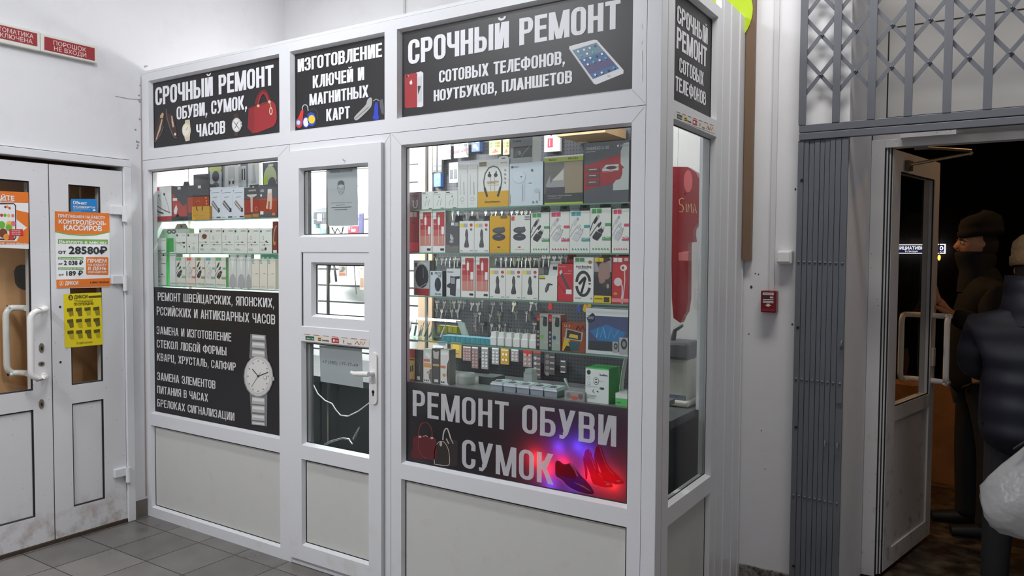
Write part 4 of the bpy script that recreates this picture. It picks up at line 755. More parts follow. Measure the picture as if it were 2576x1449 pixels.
def pack(name, label, cat, u0, u1, vt, base, front, side, items=(), y=.086, d=.045, tab=None, group=None, clear=None, um=None, tilt=0):
    """a package: front edges at u0..u1, top at vt; base = z of what it stands on, or ('v', pixel row)"""
    vb_ = base[1] if isinstance(base, tuple) else None
    zt_ = aty((u0+u1)/2, vt, y).z; zb_ = aty((u0+u1)/2, vb_, y).z if vb_ else base+.0004
    vm = (vt+(vb_ or vt+60))/2; x0, x1 = aty(u0, vm, y).x, aty(u1, vm, y).x-.0008
    o = MB().box(x0, x1, y, y+d, zb_, zt_, clear or mat(side, .42)).build(name); tag(o, label, cat, group)
    f = Face(x0, x1, zb_, zt_, y); f.draw(([('R', 0, 0, 1, 1, front)] if front != side and front else [])+list(items))
    if f.mb.v: f.mb.build('printed_front', o)
    if tab:
        a0, a1, h, c = tab; w = x1-x0; xa, xb = x0+w*a0, x0+w*a1; m = MB(); yb = y+d-.002; xm = (xa+xb)/2
        m.prism([(xa, yb, zt_), (xb, yb, zt_), (xb-(xb-xa)*.18, yb, zt_+h), (xa+(xb-xa)*.18, yb, zt_+h)], (0, .0012, 0), mat(c, .5)); m.prism([(xm-.010, yb-.0006, zt_+h*.4), (xm+.010, yb-.0006, zt_+h*.4), (xm+.010, yb-.0006, zt_+h*.62), (xm-.010, yb-.0006, zt_+h*.62)], (0, .0005, 0), mat((50, 50, 52), .6)); m.build('hang_tab', o)
    return o
def charger(c1, c2, acc, a='2.4A'):
    L = [('R', .08, .88, .30, .985, acc), ('R', .32, .88, .55, .985, acc), ('S', [(.0, .50), (.12, .66), (.24, .76)], .035, c1), ('P', [(.14, .68), (.24, .78), (.36, .84), (.42, .80), (.32, .70), (.22, .64)], c1), ('P', [(.33, .80), (.40, .86), (.47, .82), (.40, .76)], c2), ('S', [(.0, .38), (.2, .52), (.42, .66)], .03, c1), ('P', [(.36, .60), (.50, .70), (.56, .66), (.42, .56)], c1),
         ('P', [(.12, .37), (.30, .49), (.56, .44), (.58, .40), (.36, .27), (.14, .32)], c1), ('P', [(.34, .50), (.54, .56), (.66, .50), (.56, .42)], c1), ('S', [(.30, .49), (.56, .43)], .02, c2), ('S', [(.52, .54), (.56, .60)], .025, c2), ('S', [(.62, .52), (.68, .57)], .025, c2), ('R', .72, .60, .99, .66, acc), ('R', .60, .28, .99, .355, acc), ('T', a, .62, .32, .07, .96, (236, 236, 236))]
    return L+[('E', .16+i*.14, .09, .035, .02, acc) for i in range(6)]
def carch(c, top=True):
    return [('P', [(.36, .16), (.62, .16), (.66, .22), (.58, .44), (.60, .58), (.56, .70), (.50, .76), (.42, .70), (.38, .58), (.42, .44), (.32, .22)], c), ('S', [(.46, .30), (.48, .62)], .05, (110, 110, 114)), ('R', .05, .80, .26, .92, (222, 206, 40)), ('R', .28, .80, .55, .92, (170, 172, 170)), ('E', .80, .87, .10, .05, (196, 60, 66)), ('E', .80, .73, .075, .042, DRK), ('T', '2', .765, .705, .05, .835, WHT), ('R', .05, .05, .22, .075, GRY), ('R', .72, .05, .92, .075, GRY)]
def redcable():
    return [('R', .03, .02, .97, .14, WHT), ('R', .07, .16, .93, .96, (176, 58, 60)), ('R', .07, .16, .93, .40, (196, 130, 118)), ('R', .07, .40, .93, .55, (188, 96, 90)), ('R', .06, .80, .30, .97, WHT), ('R', .42, .66, .58, .84, (226, 226, 226)), ('R', .46, .84, .54, .89, (200, 200, 200)), ('S', [(.49, .2), (.49, .66)], .03, (226, 220, 216)), ('R', .70, .44, .90, .62, (232, 232, 232)), ('S', [(.80, .44), (.82, .2)], .05, (210, 190, 184)), ('T', '5A', .12, .66, .05, .32, (230, 200, 196)), ('R', .62, .05, .9, .10, DRK)]
z1, z2, z3 = LS
bx = 'box'
# left window, upper shelf
pack('earphone_box', 'white earphone box with a red foot, far left of the upper left shelf', bx, 391.7, 431.6, 468.6, z1, WHT, (178, 60, 70), [('R', 0, 0, 1, .14, (178, 60, 70)), ('R', .05, .88, .25, .98, (170, 50, 60)), ('S', [(.2, .74), (.35, .5), (.28, .34)], .02, GRY), ('S', [(.55, .76), (.75, .5), (.9, .2)], .02, GRY), ('E', .2, .74, .04, .03, DRK), ('E', .55, .77, .05, .04, DRK), ('S', [(.05, .36), (.12, .44), (.25, .40), (.5, .32), (.88, .24)], .03, DRK), ('S', [(.05, .36), (.15, .28), (.5, .22)], .05, DRK)])
pack('headphone_box', 'grey and red box with a white headset, second on the upper left shelf', bx, 432.8, 471.5, 468, z1, (70, 70, 74), (60, 60, 64), [('P', [(.02, .74), (.95, .1), (.95, .5), (.02, .02)], (170, 64, 58)), ('P', [(.02, .80), (.98, .28), (.98, .02), (.6, .02), (.02, .5)], (170, 64, 58)), ('R', .02, 0, 1, .12, DRK), ('R', .06, .58, .34, .66, (236, 220, 216)), ('P', [(.1, .28), (.28, .48), (.36, .34), (.3, .2), (.18, .18)], (220, 220, 220)), ('R', .38, .90, .58, .98, WHT)], tab=(.3, .75, .03, (70, 70, 74)))
pack('adapter_box', 'wide dark and orange box with gold marks on the upper left shelf', bx, 471.5, 526, 465, z1, (74, 72, 74), DRK, [('R', 0, .22, 1, .68, (158, 66, 40)), ('R', 0, .66, 1, .69, DRK), ('R', .5, .90, .64, .98, WHT), ('E', .86, .62, .03, .02, (220, 170, 90)), ('E', .88, .53, .03, .02, (220, 170, 90)), ('E', .89, .45, .03, .02, (220, 170, 90)), ('S', [(.4, .52), (.5, .55), (.6, .52)], .02, (200, 120, 60))])
pack('adapter_box', 'small mustard yellow box leaning before the wide dark orange box', bx, 483, 527.5, 519, z1, (196, 148, 50), (180, 132, 40), [('S', [(.25, .98), (.32, .68)], .05, DRK), ('S', [(.62, .98), (.58, .68)], .05, DRK), ('R', .2, .28, .7, .31, (170, 126, 40)), ('E', .12, .1, .06, .09, (224, 170, 40))], y=.069, d=.016)
for i, (a, b) in enumerate(((528.5, 556), (556, 585.8), (585.8, 614.5))):
    cc = ((120, 120, 126), (84, 86, 92), (140, 120, 108))[i]
    pack('car_charger_box', ('pale blue-grey box with silver car charger, first of three on the upper left shelf', 'pale blue-grey box with dark car charger, middle of three on the upper left shelf', 'pale blue-grey box with bronze car charger, last of three on the upper left shelf')[i], bx, a, b, 471, z1, (206, 210, 218), (196, 200, 208), [('P', [(.12, .52), (.28, .60), (.88, .30), (.90, .22), (.76, .20), (.2, .44)], cc), ('P', [(.70, .34), (.88, .34), (.90, .22), (.74, .2)], DRK), ('S', [(.2, .54), (.72, .28)], .05, (220, 220, 222)), ('S', [(.1, .82), (.5, .84), (.85, .83)], .03, GRY), ('S', [(.3, .68), (.7, .7)], .05, (170, 174, 180)), ('E', .08, .9, .03, .02, DRK), ('R', .6, .04, .95, .08, DRK), ('R', .08, .05, .35, .07, GRY)])
pack('holder_box', 'dark box with orange band and silver phone holder on the upper left shelf', bx, 614.9, 652, 472, z1, (70, 68, 70), DRK, [('R', 0, .18, 1, .62, (150, 56, 40)), ('R', .02, .02, .5, .12, (180, 110, 50)), ('R', .55, .03, .98, .14, (170, 120, 60)), ('P', [(.2, .74), (.4, .68), (.62, .68), (.85, .74), (.85, .78), (.2, .78)], (190, 186, 184)), ('P', [(.42, .7), (.58, .7), (.56, .2), (.44, .2)], (196, 170, 160)), ('E', .82, .3, .1, .07, (200, 100, 60)), ('E', .82, .3, .05, .035, (90, 50, 40)), ('R', .3, .88, .8, .93, (150, 150, 150))])
pack('holder_box', 'dark box with orange band and lit silver fork stand at the upper left shelf end', bx, 652, 697, 464, z1, (78, 78, 82), DRK, [('R', 0, .16, 1, .58, (152, 62, 40)), ('P', [(.48, .84), (.72, .86), (.74, .5), (.7, .25), (.58, .25), (.6, .48), (.54, .5), (.5, .26), (.38, .28), (.46, .5)], (206, 176, 156)), ('P', [(.5, .74), (.7, .75), (.72, .86), (.5, .86)], (214, 214, 214)), ('R', .06, .10, .24, .2, WHT), ('R', .74, .06, .9, .14, (210, 110, 70)), ('E', .12, .68, .05, .04, WHT), ('R', .08, .78, .28, .86, (150, 150, 152))])
# packages standing behind them
BK = .20
pack('blister_pack', 'black blister card with green and white print at the top of left window', 'pack', 524, 562, 412.5, z1, (66, 68, 70), (60, 62, 64), [('E', .48, .92, .42, .12, (190, 200, 120)), ('P', [(.12, .86), (.9, .86), (.86, .28), (.16, .28)], (196, 204, 214)), ('E', .5, .78, .24, .10, DRK), ('E', .5, .62, .22, .06, (90, 92, 96)), ('R', .15, .40, .85, .44, DRK), ('R', .2, .34, .8, .36, WHT)], y=BK, d=.02)
pack('cable_pack', 'white and yellow cable pack leaning behind the charger boxes in left window', 'pack', 566, 600, 408, z1, (232, 232, 228), (210, 210, 206), [('P', [(.0, .30), (1, .36), (1, .55), (0, .46)], (214, 202, 60)), ('R', .3, .72, .7, .92, (200, 200, 200)), ('S', [(.3, .9), (.3, .6)], .03, GRY), ('S', [(.68, .9), (.68, .6)], .03, GRY), ('R', .28, .62, .4, .68, DRK), ('R', .55, .62, .68, .68, DRK), ('T', 'Quantity', .08, .36, .05, .92, DRK)], y=BK, d=.02)
pack('cable_pack', 'dark cable pack between the white packs at the top of left window', 'pack', 602, 624, 410, z1, (120, 124, 130), (70, 74, 84), [('R', .2, .55, .8, .95, (214, 216, 220)), ('R', .1, .4, .5, .52, (70, 80, 120)), ('R', .28, .7, .42, .9, DRK), ('R', .56, .7, .7, .9, DRK)], y=BK+.02, d=.02)
pack('cable_pack', 'white car charger pack marked Car at the top of left window', 'pack', 624.5, 652, 406, z1, (234, 234, 230), (220, 220, 214), [('R', .1, .36, .98, .60, (56, 58, 60)), ('T', 'Car', .3, .46, .12, .9, (220, 220, 210)), ('R', .1, .32, .98, .38, (214, 204, 40)), ('P', [(.4, .94), (.62, .94), (.66, .8), (.74, .68), (.74, .62), (.3, .62), (.3, .68), (.38, .8)], (190, 192, 194)), ('R', .42, .96, .66, 1, (220, 210, 60))], y=BK, d=.02)
pack('blister_pack', 'dark blister card with a lime circle at the top right of left window', 'pack', 661, 697, 408, z1, (74, 76, 80), (70, 72, 76), [('E', .52, .72, .46, .22, (196, 206, 160)), ('P', [(.06, .72), (.34, .8), (.34, .58), (.06, .6)], (190, 212, 60)), ('P', [(.3, .66), (.98, .66), (.98, .2), (.3, .36)], (200, 206, 214)), ('E', .66, .60, .30, .14, (90, 92, 96)), ('E', .6, .36, .2, .06, DRK), ('R', .4, .93, .75, .965, WHT)], y=BK, d=.02)
pack('usb_pack', 'small dark card of usb plugs beside the bright wall in left window', 'pack', 487, 523, 438, z1, (72, 74, 78), (70, 72, 76), [('R', .06+i*.23, .42, .2+i*.23, .72, (226, 226, 226)) for i in range(4)]+[('T', 'drive', .1, .30, .1, .6, WHT)], y=BK, d=.02)
# left window, middle shelf
BG = (60, 150, 84)
def cabledec(n): return [('E', .12, .88, .07, .05, DRK), ('T', 'belkin', .56, .87, .045, .94, (90, 90, 90)), ('S', [(.0, .44), (.45, .44), (.62, .44)], .02, GRY), ('R', .56, .42, .72, .46, DRK), ('E', .3, .62, .06, .08, GRY), ('E', .3, .62, .035, .05, WHT), ('R', .1, .12, .5, .14, GRY), ('R', .1, .17, .42, .185, GRY), ('S', [(.2, .34), (.6, .34), (.9, .34)], .014, GRY), ('E', .34+.03*(n % 3), .34, .05, .02, DRK)]
lab2 = ['white cable box stacked upright on another at the far left of the left window', 'wide white double cable pack with two holes behind the left boxes', 'white forked cable box standing low in front, third on the middle left shelf', 'white charger box standing low beside the forked cable box']
pack('cable_box', 'white socket box with green side at the far left of the lowest left shelf', bx, 390.5, 418.7, 656, z3, (218, 220, 214), (80, 190, 100), cabledec(0), d=.05)
pack('cable_box', lab2[0], bx, 390.5, 418.7, 599, aty(404, 656, .086).z, (218, 220, 214), (80, 190, 100), [('E', .18, .9, .08, .05, DRK), ('T', 'belkin', .6, .88, .04, .95, (90, 90, 90)), ('S', [(0, .44), (.9, .46)], .025, GRY), ('S', [(0, .44), (.4, .42), (.6, .3)], .03, DRK), ('E', .75, .26, .07, .05, DRK)], d=.05)
pack('cable_box', lab2[1], bx, 409, 478, 575, z2, (214, 216, 210), (150, 190, 150), [('E', .26, .88, .09, .09, (90, 90, 90)), ('E', .42, .88, .09, .09, (90, 90, 90)), ('E', .26, .88, .04, .04, WHT), ('E', .42, .88, .04, .04, WHT), ('S', [(.2, .42), (.5, .44)], .01, DRK), ('R', .22, .1, .5, .5, (200, 202, 198))], y=.135, d=.03, tab=(.3, .8, .03, (190, 196, 186)))
pack('cable_box', lab2[2], bx, 443, 469.5, 587, z2-.0, (218, 220, 214), BG, [('E', .12, .90, .09, .06, DRK), ('T', 'belkin', .6, .89, .04, .95, (90, 90, 90)), ('S', [(0, .52), (.9, .53)], .04, GRY), ('S', [(0, .52), (.35, .5), (.55, .36)], .04, GRY), ('R', .62, .48, .85, .56, DRK), ('E', .78, .32, .07, .05, DRK)])
pack('cable_box', lab2[3], bx, 470, 499.5, 587, z2, (216, 217, 210), BG, [('E', .14, .9, .08, .06, DRK), ('T', 'belkin', .6, .89, .04, .95, (90, 90, 90)), ('E', .22, .33, .06, .05, DRK), ('E', .6, .24, .14, .12, (190, 196, 190)), ('R', .58, .46, .64, .52, GRY)])
for i, (a, b, n) in enumerate(((500.5, 528, 'white box with a brown round gadget on the middle left shelf'), (528, 558, 'white cable box right of the brown gadget box, middle left shelf'), (558.5, 589, 'white cable box fourth from the brown-red box, middle left shelf'), (589, 621.5, 'white cable box third from the brown-red box, middle left shelf'), (622, 653, 'white cable box second from the brown-red box, middle left shelf'), (653, 684.5, 'white long cable box next to the brown-red box, middle left shelf'))):
    pack('cable_box', n, bx, a, b, 574, z2, (214, 215, 208), (96, 170, 104), cabledec(i)+([('P', [(.3, .72), (.5, .78), (.75, .72), (.7, .6), (.5, .56), (.32, .62)], (110, 56, 44)), ('E', .3, .3, .08, .04, DRK)] if i == 0 else [])+([('E', .5, .18, .08, .06, DRK), ('E', .55, .48, .06, .03, DRK)] if i == 5 else []))
pack('headphone_box', 'tall brown-red headphone box at the right end of the middle left shelf', bx, 686, 697.5, 557, z2, (110, 52, 42), (96, 44, 36), [('S', [(.2, .35), (.3, .62), (.6, .82), (.95, .86)], .2, (190, 150, 140)), ('E', .4, .32, .3, .06, (196, 110, 60)), ('R', .1, .02, .9, .1, (220, 220, 220))])
# left window, lowest shelf
pack('charger_box', 'plain narrow white box beside the green sided box on the lowest left shelf', bx, 427, 443, 634, z3, WHT, (206, 206, 204), [('R', .1, .05, .9, .08, GRY)])
for i, (a, b, c1, c2, ac, n) in enumerate(((442, 467.5, DRK, (150, 150, 150), (110, 180, 120), 'charger box with dark plug and green tabs, first of five on the lowest left shelf'), (468, 492, (196, 196, 196), (160, 160, 160), (226, 110, 80), 'charger box with silver plug and orange tabs on the lowest left shelf'), (492.6, 515.5, DRK, (150, 90, 70), (120, 150, 90), 'charger box with dark plug and olive tabs, third of five on the lowest left shelf'), (516, 541.5, (200, 200, 198), (160, 160, 160), (90, 180, 176), 'charger box with silver plug and teal tabs on the lowest left shelf'), (542, 568.5, (70, 50, 46), (150, 150, 150), (96, 176, 110), 'charger box with dark plug and green tabs, last of five on the lowest left shelf'))):
    pack('charger_box', n, bx, a, b, 647, z3, (220, 216, 208), (96, 150, 90), charger(c1, c2, ac))
for i, (a, b) in enumerate(((575, 595.5), (596, 617.5), (618, 632.5))):
    pack('screen_protector_pack', ('clear pack with a grey dome print, left of three on the lowest left shelf', 'clear pack with a grey dome print, middle of three on the lowest left shelf', 'clear pack with a grey dome print, right of three on the lowest left shelf')[i], 'pack', a, b, 640, z3, (206, 206, 202), (190, 190, 186), [('E', .52, .2, .42, .22, (168, 168, 168)), ('R', .08, .02, .94, .2, (168, 168, 168)), ('P', [(.3, .95), (.5, .5), (.8, .98)], (224, 224, 222)), ('R', .06, .90, .2, .99, (90, 90, 90))], d=.02)
for i, (a, b) in enumerate(((633, 652.5), (653, 672.5), (673, 693))):
    pack('cable_box', ('cream cable box next to the clear dome packs, lowest left shelf', 'middle cream cable box with teal mark, lowest left shelf', 'last cream cable box by the door frame, lowest left shelf')[i], bx, a, b, 651, z3, (222, 214, 200), (208, 200, 186), [('R', .06, .86, .3, .97, (140, 190, 190)), ('R', .1, .84, .4, .85, DRK), ('R', .5, .5, .8, .515, DRK), ('R', .1, .49, .25, .5, GRY)]+[('E', .25+k*.22, .08, .05, .015, GRY) for k in range(3)])
pack('teal_pack', 'teal hang pack behind the cream cable boxes in left window', 'pack', 655, 697, 640, z3, (110, 158, 166), (100, 146, 156), [('R', .1+k*.28, .86, .24+k*.28, .92, WHT) for k in range(3)], y=.15, d=.02)
# right window, topmost shelf
a1, a2, a3, a4 = RS
pack('charger_box', 'mauve charger box with a white looped cable, far left of topmost right shelf', bx, 1029, 1059, 483, a1, (128, 104, 106), (112, 92, 94), [('S', [(.36, .56), (.36, .3), (.45, .12), (.6, .12), (.7, .3), (.68, .56)], .1, (226, 222, 220)), ('S', [(.5, .5), (.55, .3)], .05, (210, 206, 204)), ('R', .12, .72, .8, .86, (110, 88, 90))])
for i, (a, b) in enumerate(((1060.7, 1090), (1090, 1120.5), (1120.7, 1151.5))):
    pack('earphone_box', ('small white earphone box beside the mauve charger box', 'small white earphone box, middle of the low white three on topmost right shelf', 'small white earphone box leaning on the tall narrow white boxes')[i], bx, a, b, 482-i, a1, (214, 216, 212), (200, 202, 198), [('R', .06, .90, .36, .95, DRK), ('R', .06, .82, .6, .84, GRY), ('S', [(.3, .2), (.36, .4), (.5, .5)], .025, GRY), ('S', [(.6, .2), (.64, .45), (.7, .55)], .025, GRY), ('E', .44+.06*i, .68, .06, .06, (140, 142, 142)), ('R', .62, .03, .9, .07, (96, 80, 80))])
for i, (a, b) in enumerate(((1152, 1176.6), (1177, 1202))):
    o = pack('cable_box', ('tall narrow white cable box, left of the pair on topmost right shelf', 'tall narrow white cable box touching the yellow footed neckband box')[i], bx, a, b, 414, a1, (214, 215, 213), (200, 201, 199), [('S', [(.3, .3), (.25, .78)], .03, GRY), ('S', [(.66, .3), (.62, .6)], .05, (100, 100, 100)), ('E', .48, .2, .2, .05, (150, 150, 150)), ('E', .48, .2, .16, .04, (214, 215, 213)), ('R', .2, .9, .9, .905, GRY), ('R', .3, .1, .6, .105, GRY)])
nb = [('R', 0, 0, 1, .335, (206, 158, 36)), ('R', .04, .87, .28, .96, (110, 100, 70)), ('T', 'borofone', .06, .90, .03, .26, (220, 200, 120)), ('T', 'sport', .74, .91, .03, .94, (150, 150, 150)), ('S', [(.31, .22), (.22, .36), (.19, .55), (.24, .72), (.36, .83), (.5, .86), (.64, .83), (.74, .72), (.78, .55), (.73, .36), (.65, .22)], .035, (84, 84, 86)), ('S', [(.31, .22), (.22, .42)], .06, (60, 60, 62)), ('S', [(.65, .22), (.74, .42)], .06, (60, 60, 62)), ('E', .38, .67, .06, .04, DRK), ('S', [(.38, .68), (.37, .75)], .035, DRK), ('E', .58, .67, .06, .04, DRK), ('S', [(.58, .68), (.6, .75)], .035, DRK), ('S', [(.42, .64), (.42, .35)], .008, GRY), ('S', [(.55, .64), (.55, .35)], .008, GRY), ('T', 'QUALITY', .30, .50, .055, .68, (220, 176, 96)), ('R', .30, .465, .68, .475, (226, 200, 150)), ('T', 'Bluetooth Earphones', .24, .10, .035, .72, (90, 66, 20))]+[('E', .88, .76-k*.085, .03, .022, (160, 160, 160)) for k in range(4)]
pack('neckband_box', 'white and yellow box with a black neckband earphone on topmost right shelf', bx, 1202.7, 1280.5, 401, a1, (216, 217, 214), (204, 204, 200), nb, d=.06, tab=(.4, .78, .02, (222, 222, 220)))
pack('earphone_box', 'large pale blue box with a giant white earbud on topmost right shelf', bx, 1282, 1366.5, 409, a1, (198, 208, 216), (186, 196, 204), [('R', .05, .89, .11, .94, (70, 70, 80)), ('T', 'EZK', .12, .90, .035, .28, (130, 134, 140)), ('S', [(.44, .12), (.44, .56)], .07, (206, 212, 218)), ('E', .30, .67, .20, .15, (176, 186, 196)), ('E', .29, .68, .185, .14, (204, 212, 220)), ('E', .36, .68, .03, .018, (110, 110, 114)), ('S', [(.90, .1), (.90, .35)], .03, (170, 180, 190)), ('E', .83, .34, .09, .055, (180, 190, 198)), ('S', [(.39, .1), (.39, .5)], .008, GRY), ('R', .65, .79, .71, .84, (100, 100, 110)), ('R', .58, .52, .68, .53, (90, 90, 90)), ('R', .02, .05, .03, .28, GRY), ('T', '3.5', .68, .06, .05, .86, (130, 134, 140))], d=.06)
zz = aty(1315, 407, .09).z
pack('gadget_box', 'grey window box with a dark device lying atop the pale blue earbud box', bx, 1284, 1340, 343, aty(1324, 409, .086).z, (150, 154, 152), (170, 176, 174), [('R', .14, .2, .98, .62, (62, 64, 64)), ('E', .4, .38, .1, .09, (130, 130, 130)), ('S', [(.5, .24), (.75, .5), (.9, .6)], .03, (150, 150, 150)), ('P', [(.16, .22), (.4, .3), (.3, .55)], (90, 92, 92)), ('T', 'Luxey', .14, .80, .10, .5, (60, 62, 62))], d=.07)
pack('holder_box', 'clear fronted card holder box with lime edges marked RH-524', bx, 1369.5, 1468, 391, a1, (104, 104, 98), (90, 90, 84), [('R', 0, .88, 1, .99, (160, 172, 70)), ('R', 0, .97, 1, 1, WHT), ('T', 'RH-524', .62, .91, .04, .86, (60, 66, 30)), ('T', 'flexis', .12, .91, .035, .32, (60, 66, 30)), ('R', .52, .22, .98, .86, (146, 132, 112)), ('P', [(.04, .40), (.16, .62), (.16, .44), (.52, .76), (.52, .3), (.12, .34)], (150, 150, 152)), ('P', [(.2, .5), (.5, .72), (.5, .5)], (190, 188, 180)), ('R', 0, .05, 1, .23, (62, 66, 64)), ('R', .04, .23, .54, .36, (70, 66, 74)), ('T', 'Кожаный чехол книжка', .1, .17, .03, .72, (190, 190, 190)), ('T', 'универсальный', .1, .125, .03, .44, (170, 170, 170)), ('R', .02, .005, 1, .045, (170, 186, 50))], d=.06)
pack('headset_box', 'large dark headset box with a red human profile, right end of topmost shelf', bx, 1469.5, 1583, 356, a1, (82, 84, 88), (66, 68, 72), [('P', [(0, .62), (.86, .8), (.86, .72), (.96, .58), (.9, .52), (.9, .44), (.84, .42), (.72, .32), (0, .22)], (148, 46, 50)), ('P', [(.88, .95), (1, .96), (1, .2), (.66, .2), (.66, .3), (.72, .36), (.82, .38), (.86, .46), (.86, .54), (.9, .56), (.82, .62), (.82, .82)], (176, 182, 178)), ('T', 'WARHEAD G-185', .05, .88, .055, .56, (200, 200, 202)), ('R', .05, .845, .26, .86, (150, 150, 150)), ('T', 'defender', .80, .90, .04, 1.0, (200, 200, 200)), ('E', .76, .915, .02, .02, (220, 220, 220)), ('P', [(.42, .56), (.5, .62), (.78, .62), (.78, .52), (.42, .52)], (190, 192, 190)), ('E', .62, .57, .12, .03, (80, 50, 56)), ('S', [(.44, .57), (.78, .575)], .01, (80, 50, 56)), ('R', .06, .52, .36, .58, (90, 70, 74)), ('R', .06, .42, .36, .48, (90, 70, 74)), ('R', .06, .30, .36, .38, (90, 70, 74)), ('R', .12, .555, .3, .565, (210, 190, 190)), ('R', .12, .455, .28, .465, (210, 190, 190)), ('R', .12, .345, .28, .355, (210, 190, 190)), ('R', .42, .50, .66, .51, (200, 150, 150))], d=.07)
# right window, second shelf
pack('cable_box', 'plain red box with two pale tags, far left of second right shelf', bx, 1028, 1054, 529, a2, (160, 44, 48), (150, 40, 44), [('R', .15, .84, .44, .96, (226, 200, 196)), ('R', .5, .84, .8, .96, (226, 200, 196)), ('R', .05, .02, .95, .24, (214, 60, 70)), ('E', .5, .70, .2, .03, (110, 40, 44))])
for a, b, n in ((1055, 1087, 'white and red cable box marked 5A beside the plain red box'), (1088, 1121, 'white and red cable box marked 5A beside the dark bird box')): pack('cable_box', n, bx, a, b, 530, a2, (222, 220, 216), (214, 212, 208), redcable())
pack('earphone_box', 'dark box with a small white bird shape on second right shelf', bx, 1122, 1155.5, 558, a2, (84, 84, 86), (70, 70, 72), [('P', [(.34, .62), (.5, .54), (.6, .44), (.42, .40), (.3, .46)], (180, 182, 182)), ('E', .42, .36, .16, .05, (160, 162, 162)), ('R', .4, .88, .6, .98, WHT), ('R', .64, .86, .95, .97, (150, 150, 150)), ('P', [(0, 0), (1, 0), (1, .22), (.52, .22), (.4, .18), (.3, .24), (0, .26)], (116, 112, 110))], tab=(.2, .9, .03, DRK))
for a, b, n in ((1156, 1193.2, 'white box with a dark car charger left of its twin, second right shelf'), (1193.6, 1231, 'white box with a dark car charger touching the yellow case box')): pack('car_charger_box', n, bx, a, b, 556, a2, (218, 218, 216), (206, 206, 204), carch((84, 80, 80)), tab=(.2, .8, .025, (70, 72, 74)))
jb = lambda t: [('E', .46, .60, .32, .085, (70, 72, 80)), ('P', [(.3, .64), (.7, .70), (.76, .66), (.72, .58), (.26, .58)], (84, 86, 94)), ('E', .46, .42, .33, .10, (64, 66, 74)), ('R', .36, .43, .56, .445, (140, 140, 146)), ('E', .46, .15, .08, .02, t), ('R', .2, .08, .74, .09, (180, 160, 120))]
pack('earphone_box', 'bright yellow box with a black earbud case on second right shelf', bx, 1232, 1283, 542.5, a2, (208, 158, 30), (196, 148, 24), jb(DRK)+[('R', .54, .92, .86, .995, (110, 96, 60))])
pack('earphone_box', 'white box with a black earbud case right of its yellow twin', bx, 1284.5, 1334.3, 541, a2, (214, 215, 210), (200, 201, 196), jb((190, 60, 60))+[('R', .04, .86, .2, .97, (196, 80, 70)), ('R', .72, .87, .98, .9, (110, 110, 110)), ('R', .72, .93, .98, .96, (110, 110, 110))])
for a, b, v, c1, c2, ac, am, n in ((1335.8, 1382.6, 534.8, DRK, (150, 150, 150), (80, 150, 90), '2.4A', 'charger box with dark plug and green tabs in the middle of second right shelf'), (1383.4, 1433, 532.5, (190, 190, 190), (150, 150, 150), (204, 70, 104), '2.4A', 'charger box with white plug and pink tabs in the middle of second right shelf'), (1433.4, 1484.3, 530.5, (196, 198, 198), (160, 160, 160), (70, 152, 156), '1.0A', 'charger box with white plug and teal tabs on second right shelf'), (1484.8, 1537.5, 523, DRK, (170, 170, 170), (80, 156, 90), '2.4A', 'taller charger box with dark plug and green tabs on second right shelf'), (1540, 1583, 525, (186, 186, 192), (150, 150, 156), (204, 70, 104), '2.4A', 'charger box with white plug and pink tabs, cut off at the right window edge')):
    pack('charger_box', n, bx, a, b, v, a2, (216, 217, 212), (70, 130, 84) if c1 == DRK else (200, 201, 196), charger(c1, c2, ac, am), tab=(.2, .8, .035, (120, 120, 118)))
# right window, third shelf
pack('mouse_blister', 'clear blister with a black computer mouse at the left of third right shelf', 'pack', 1041, 1081, 655, a3, (170, 172, 170), (150, 152, 150), [('R', .06, 0, .98, .2, (150, 40, 48)), ('E', .52, .55, .42, .34, (44, 46, 50)), ('S', [(.2, .86), (.5, .96), (.85, .88)], .03, (222, 222, 222)), ('S', [(.6, .78), (.62, .5)], .02, (150, 150, 150)), ('P', [(.06, .92), (.22, .92), (.2, .84), (.14, .80), (.08, .84)], (150, 50, 60)), ('S', [(.05, .25), (.3, .2), (.8, .35)], .02, (210, 210, 210))], d=.03)
pack('mouse_box', 'white box with an oval black mouse, marked MOUSE, third right shelf', bx, 1082, 1113, 681.7, a3, (196, 206, 212), (70, 70, 74), [('T', 'MOU', .4, .86, .1, .98, DRK), ('T', 'SE', .66, .76, .08, .94, DRK), ('E', .64, .46, .26, .28, (52, 54, 58)), ('E', .52, .08, .14, .03, (110, 120, 130)), ('E', .8, .08, .14, .03, (110, 120, 130)), ('R', .08, .84, .22, .95, (90, 90, 94))])
pack('holder_box', 'white box with a black phone holder beside the MOUSE box', bx, 1123, 1159, 676, a3, (206, 208, 210), (190, 192, 194), [('P', [(.26, .06), (.66, .02), (.7, .6), (.95, .66), (.95, .74), (.5, .72), (.28, .74), (.28, .5), (.04, .42), (.04, .34), (.26, .3)], (58, 58, 66)), ('P', [(.32, .46), (.6, .46), (.6, .68), (.32, .68)], (150, 156, 160)), ('R', .06, .86, .5, .9, (110, 110, 118)), ('R', .74, .3, .96, .64, (226, 226, 226))])
for a, b, n in ((1160.5, 1194.5, 'tall white and red cable box beside the black phone holder box'), (1196.5, 1231, 'tall white and red cable box beside the white car charger boxes')): pack('cable_box', n, bx, a, b, 645, a3, (220, 216, 210), (208, 204, 198), redcable())
for a, b, n in ((1232, 1272.6, 'white car charger box, first of three together on third right shelf'), (1273, 1313, 'white car charger box, middle of three together on third right shelf'), (1313.5, 1354.5, 'white car charger box, last of three together on third right shelf')): pack('car_charger_box', n, bx, a, b, 674.5, a3, (218, 218, 214), (206, 206, 202), carch((72, 70, 72)))
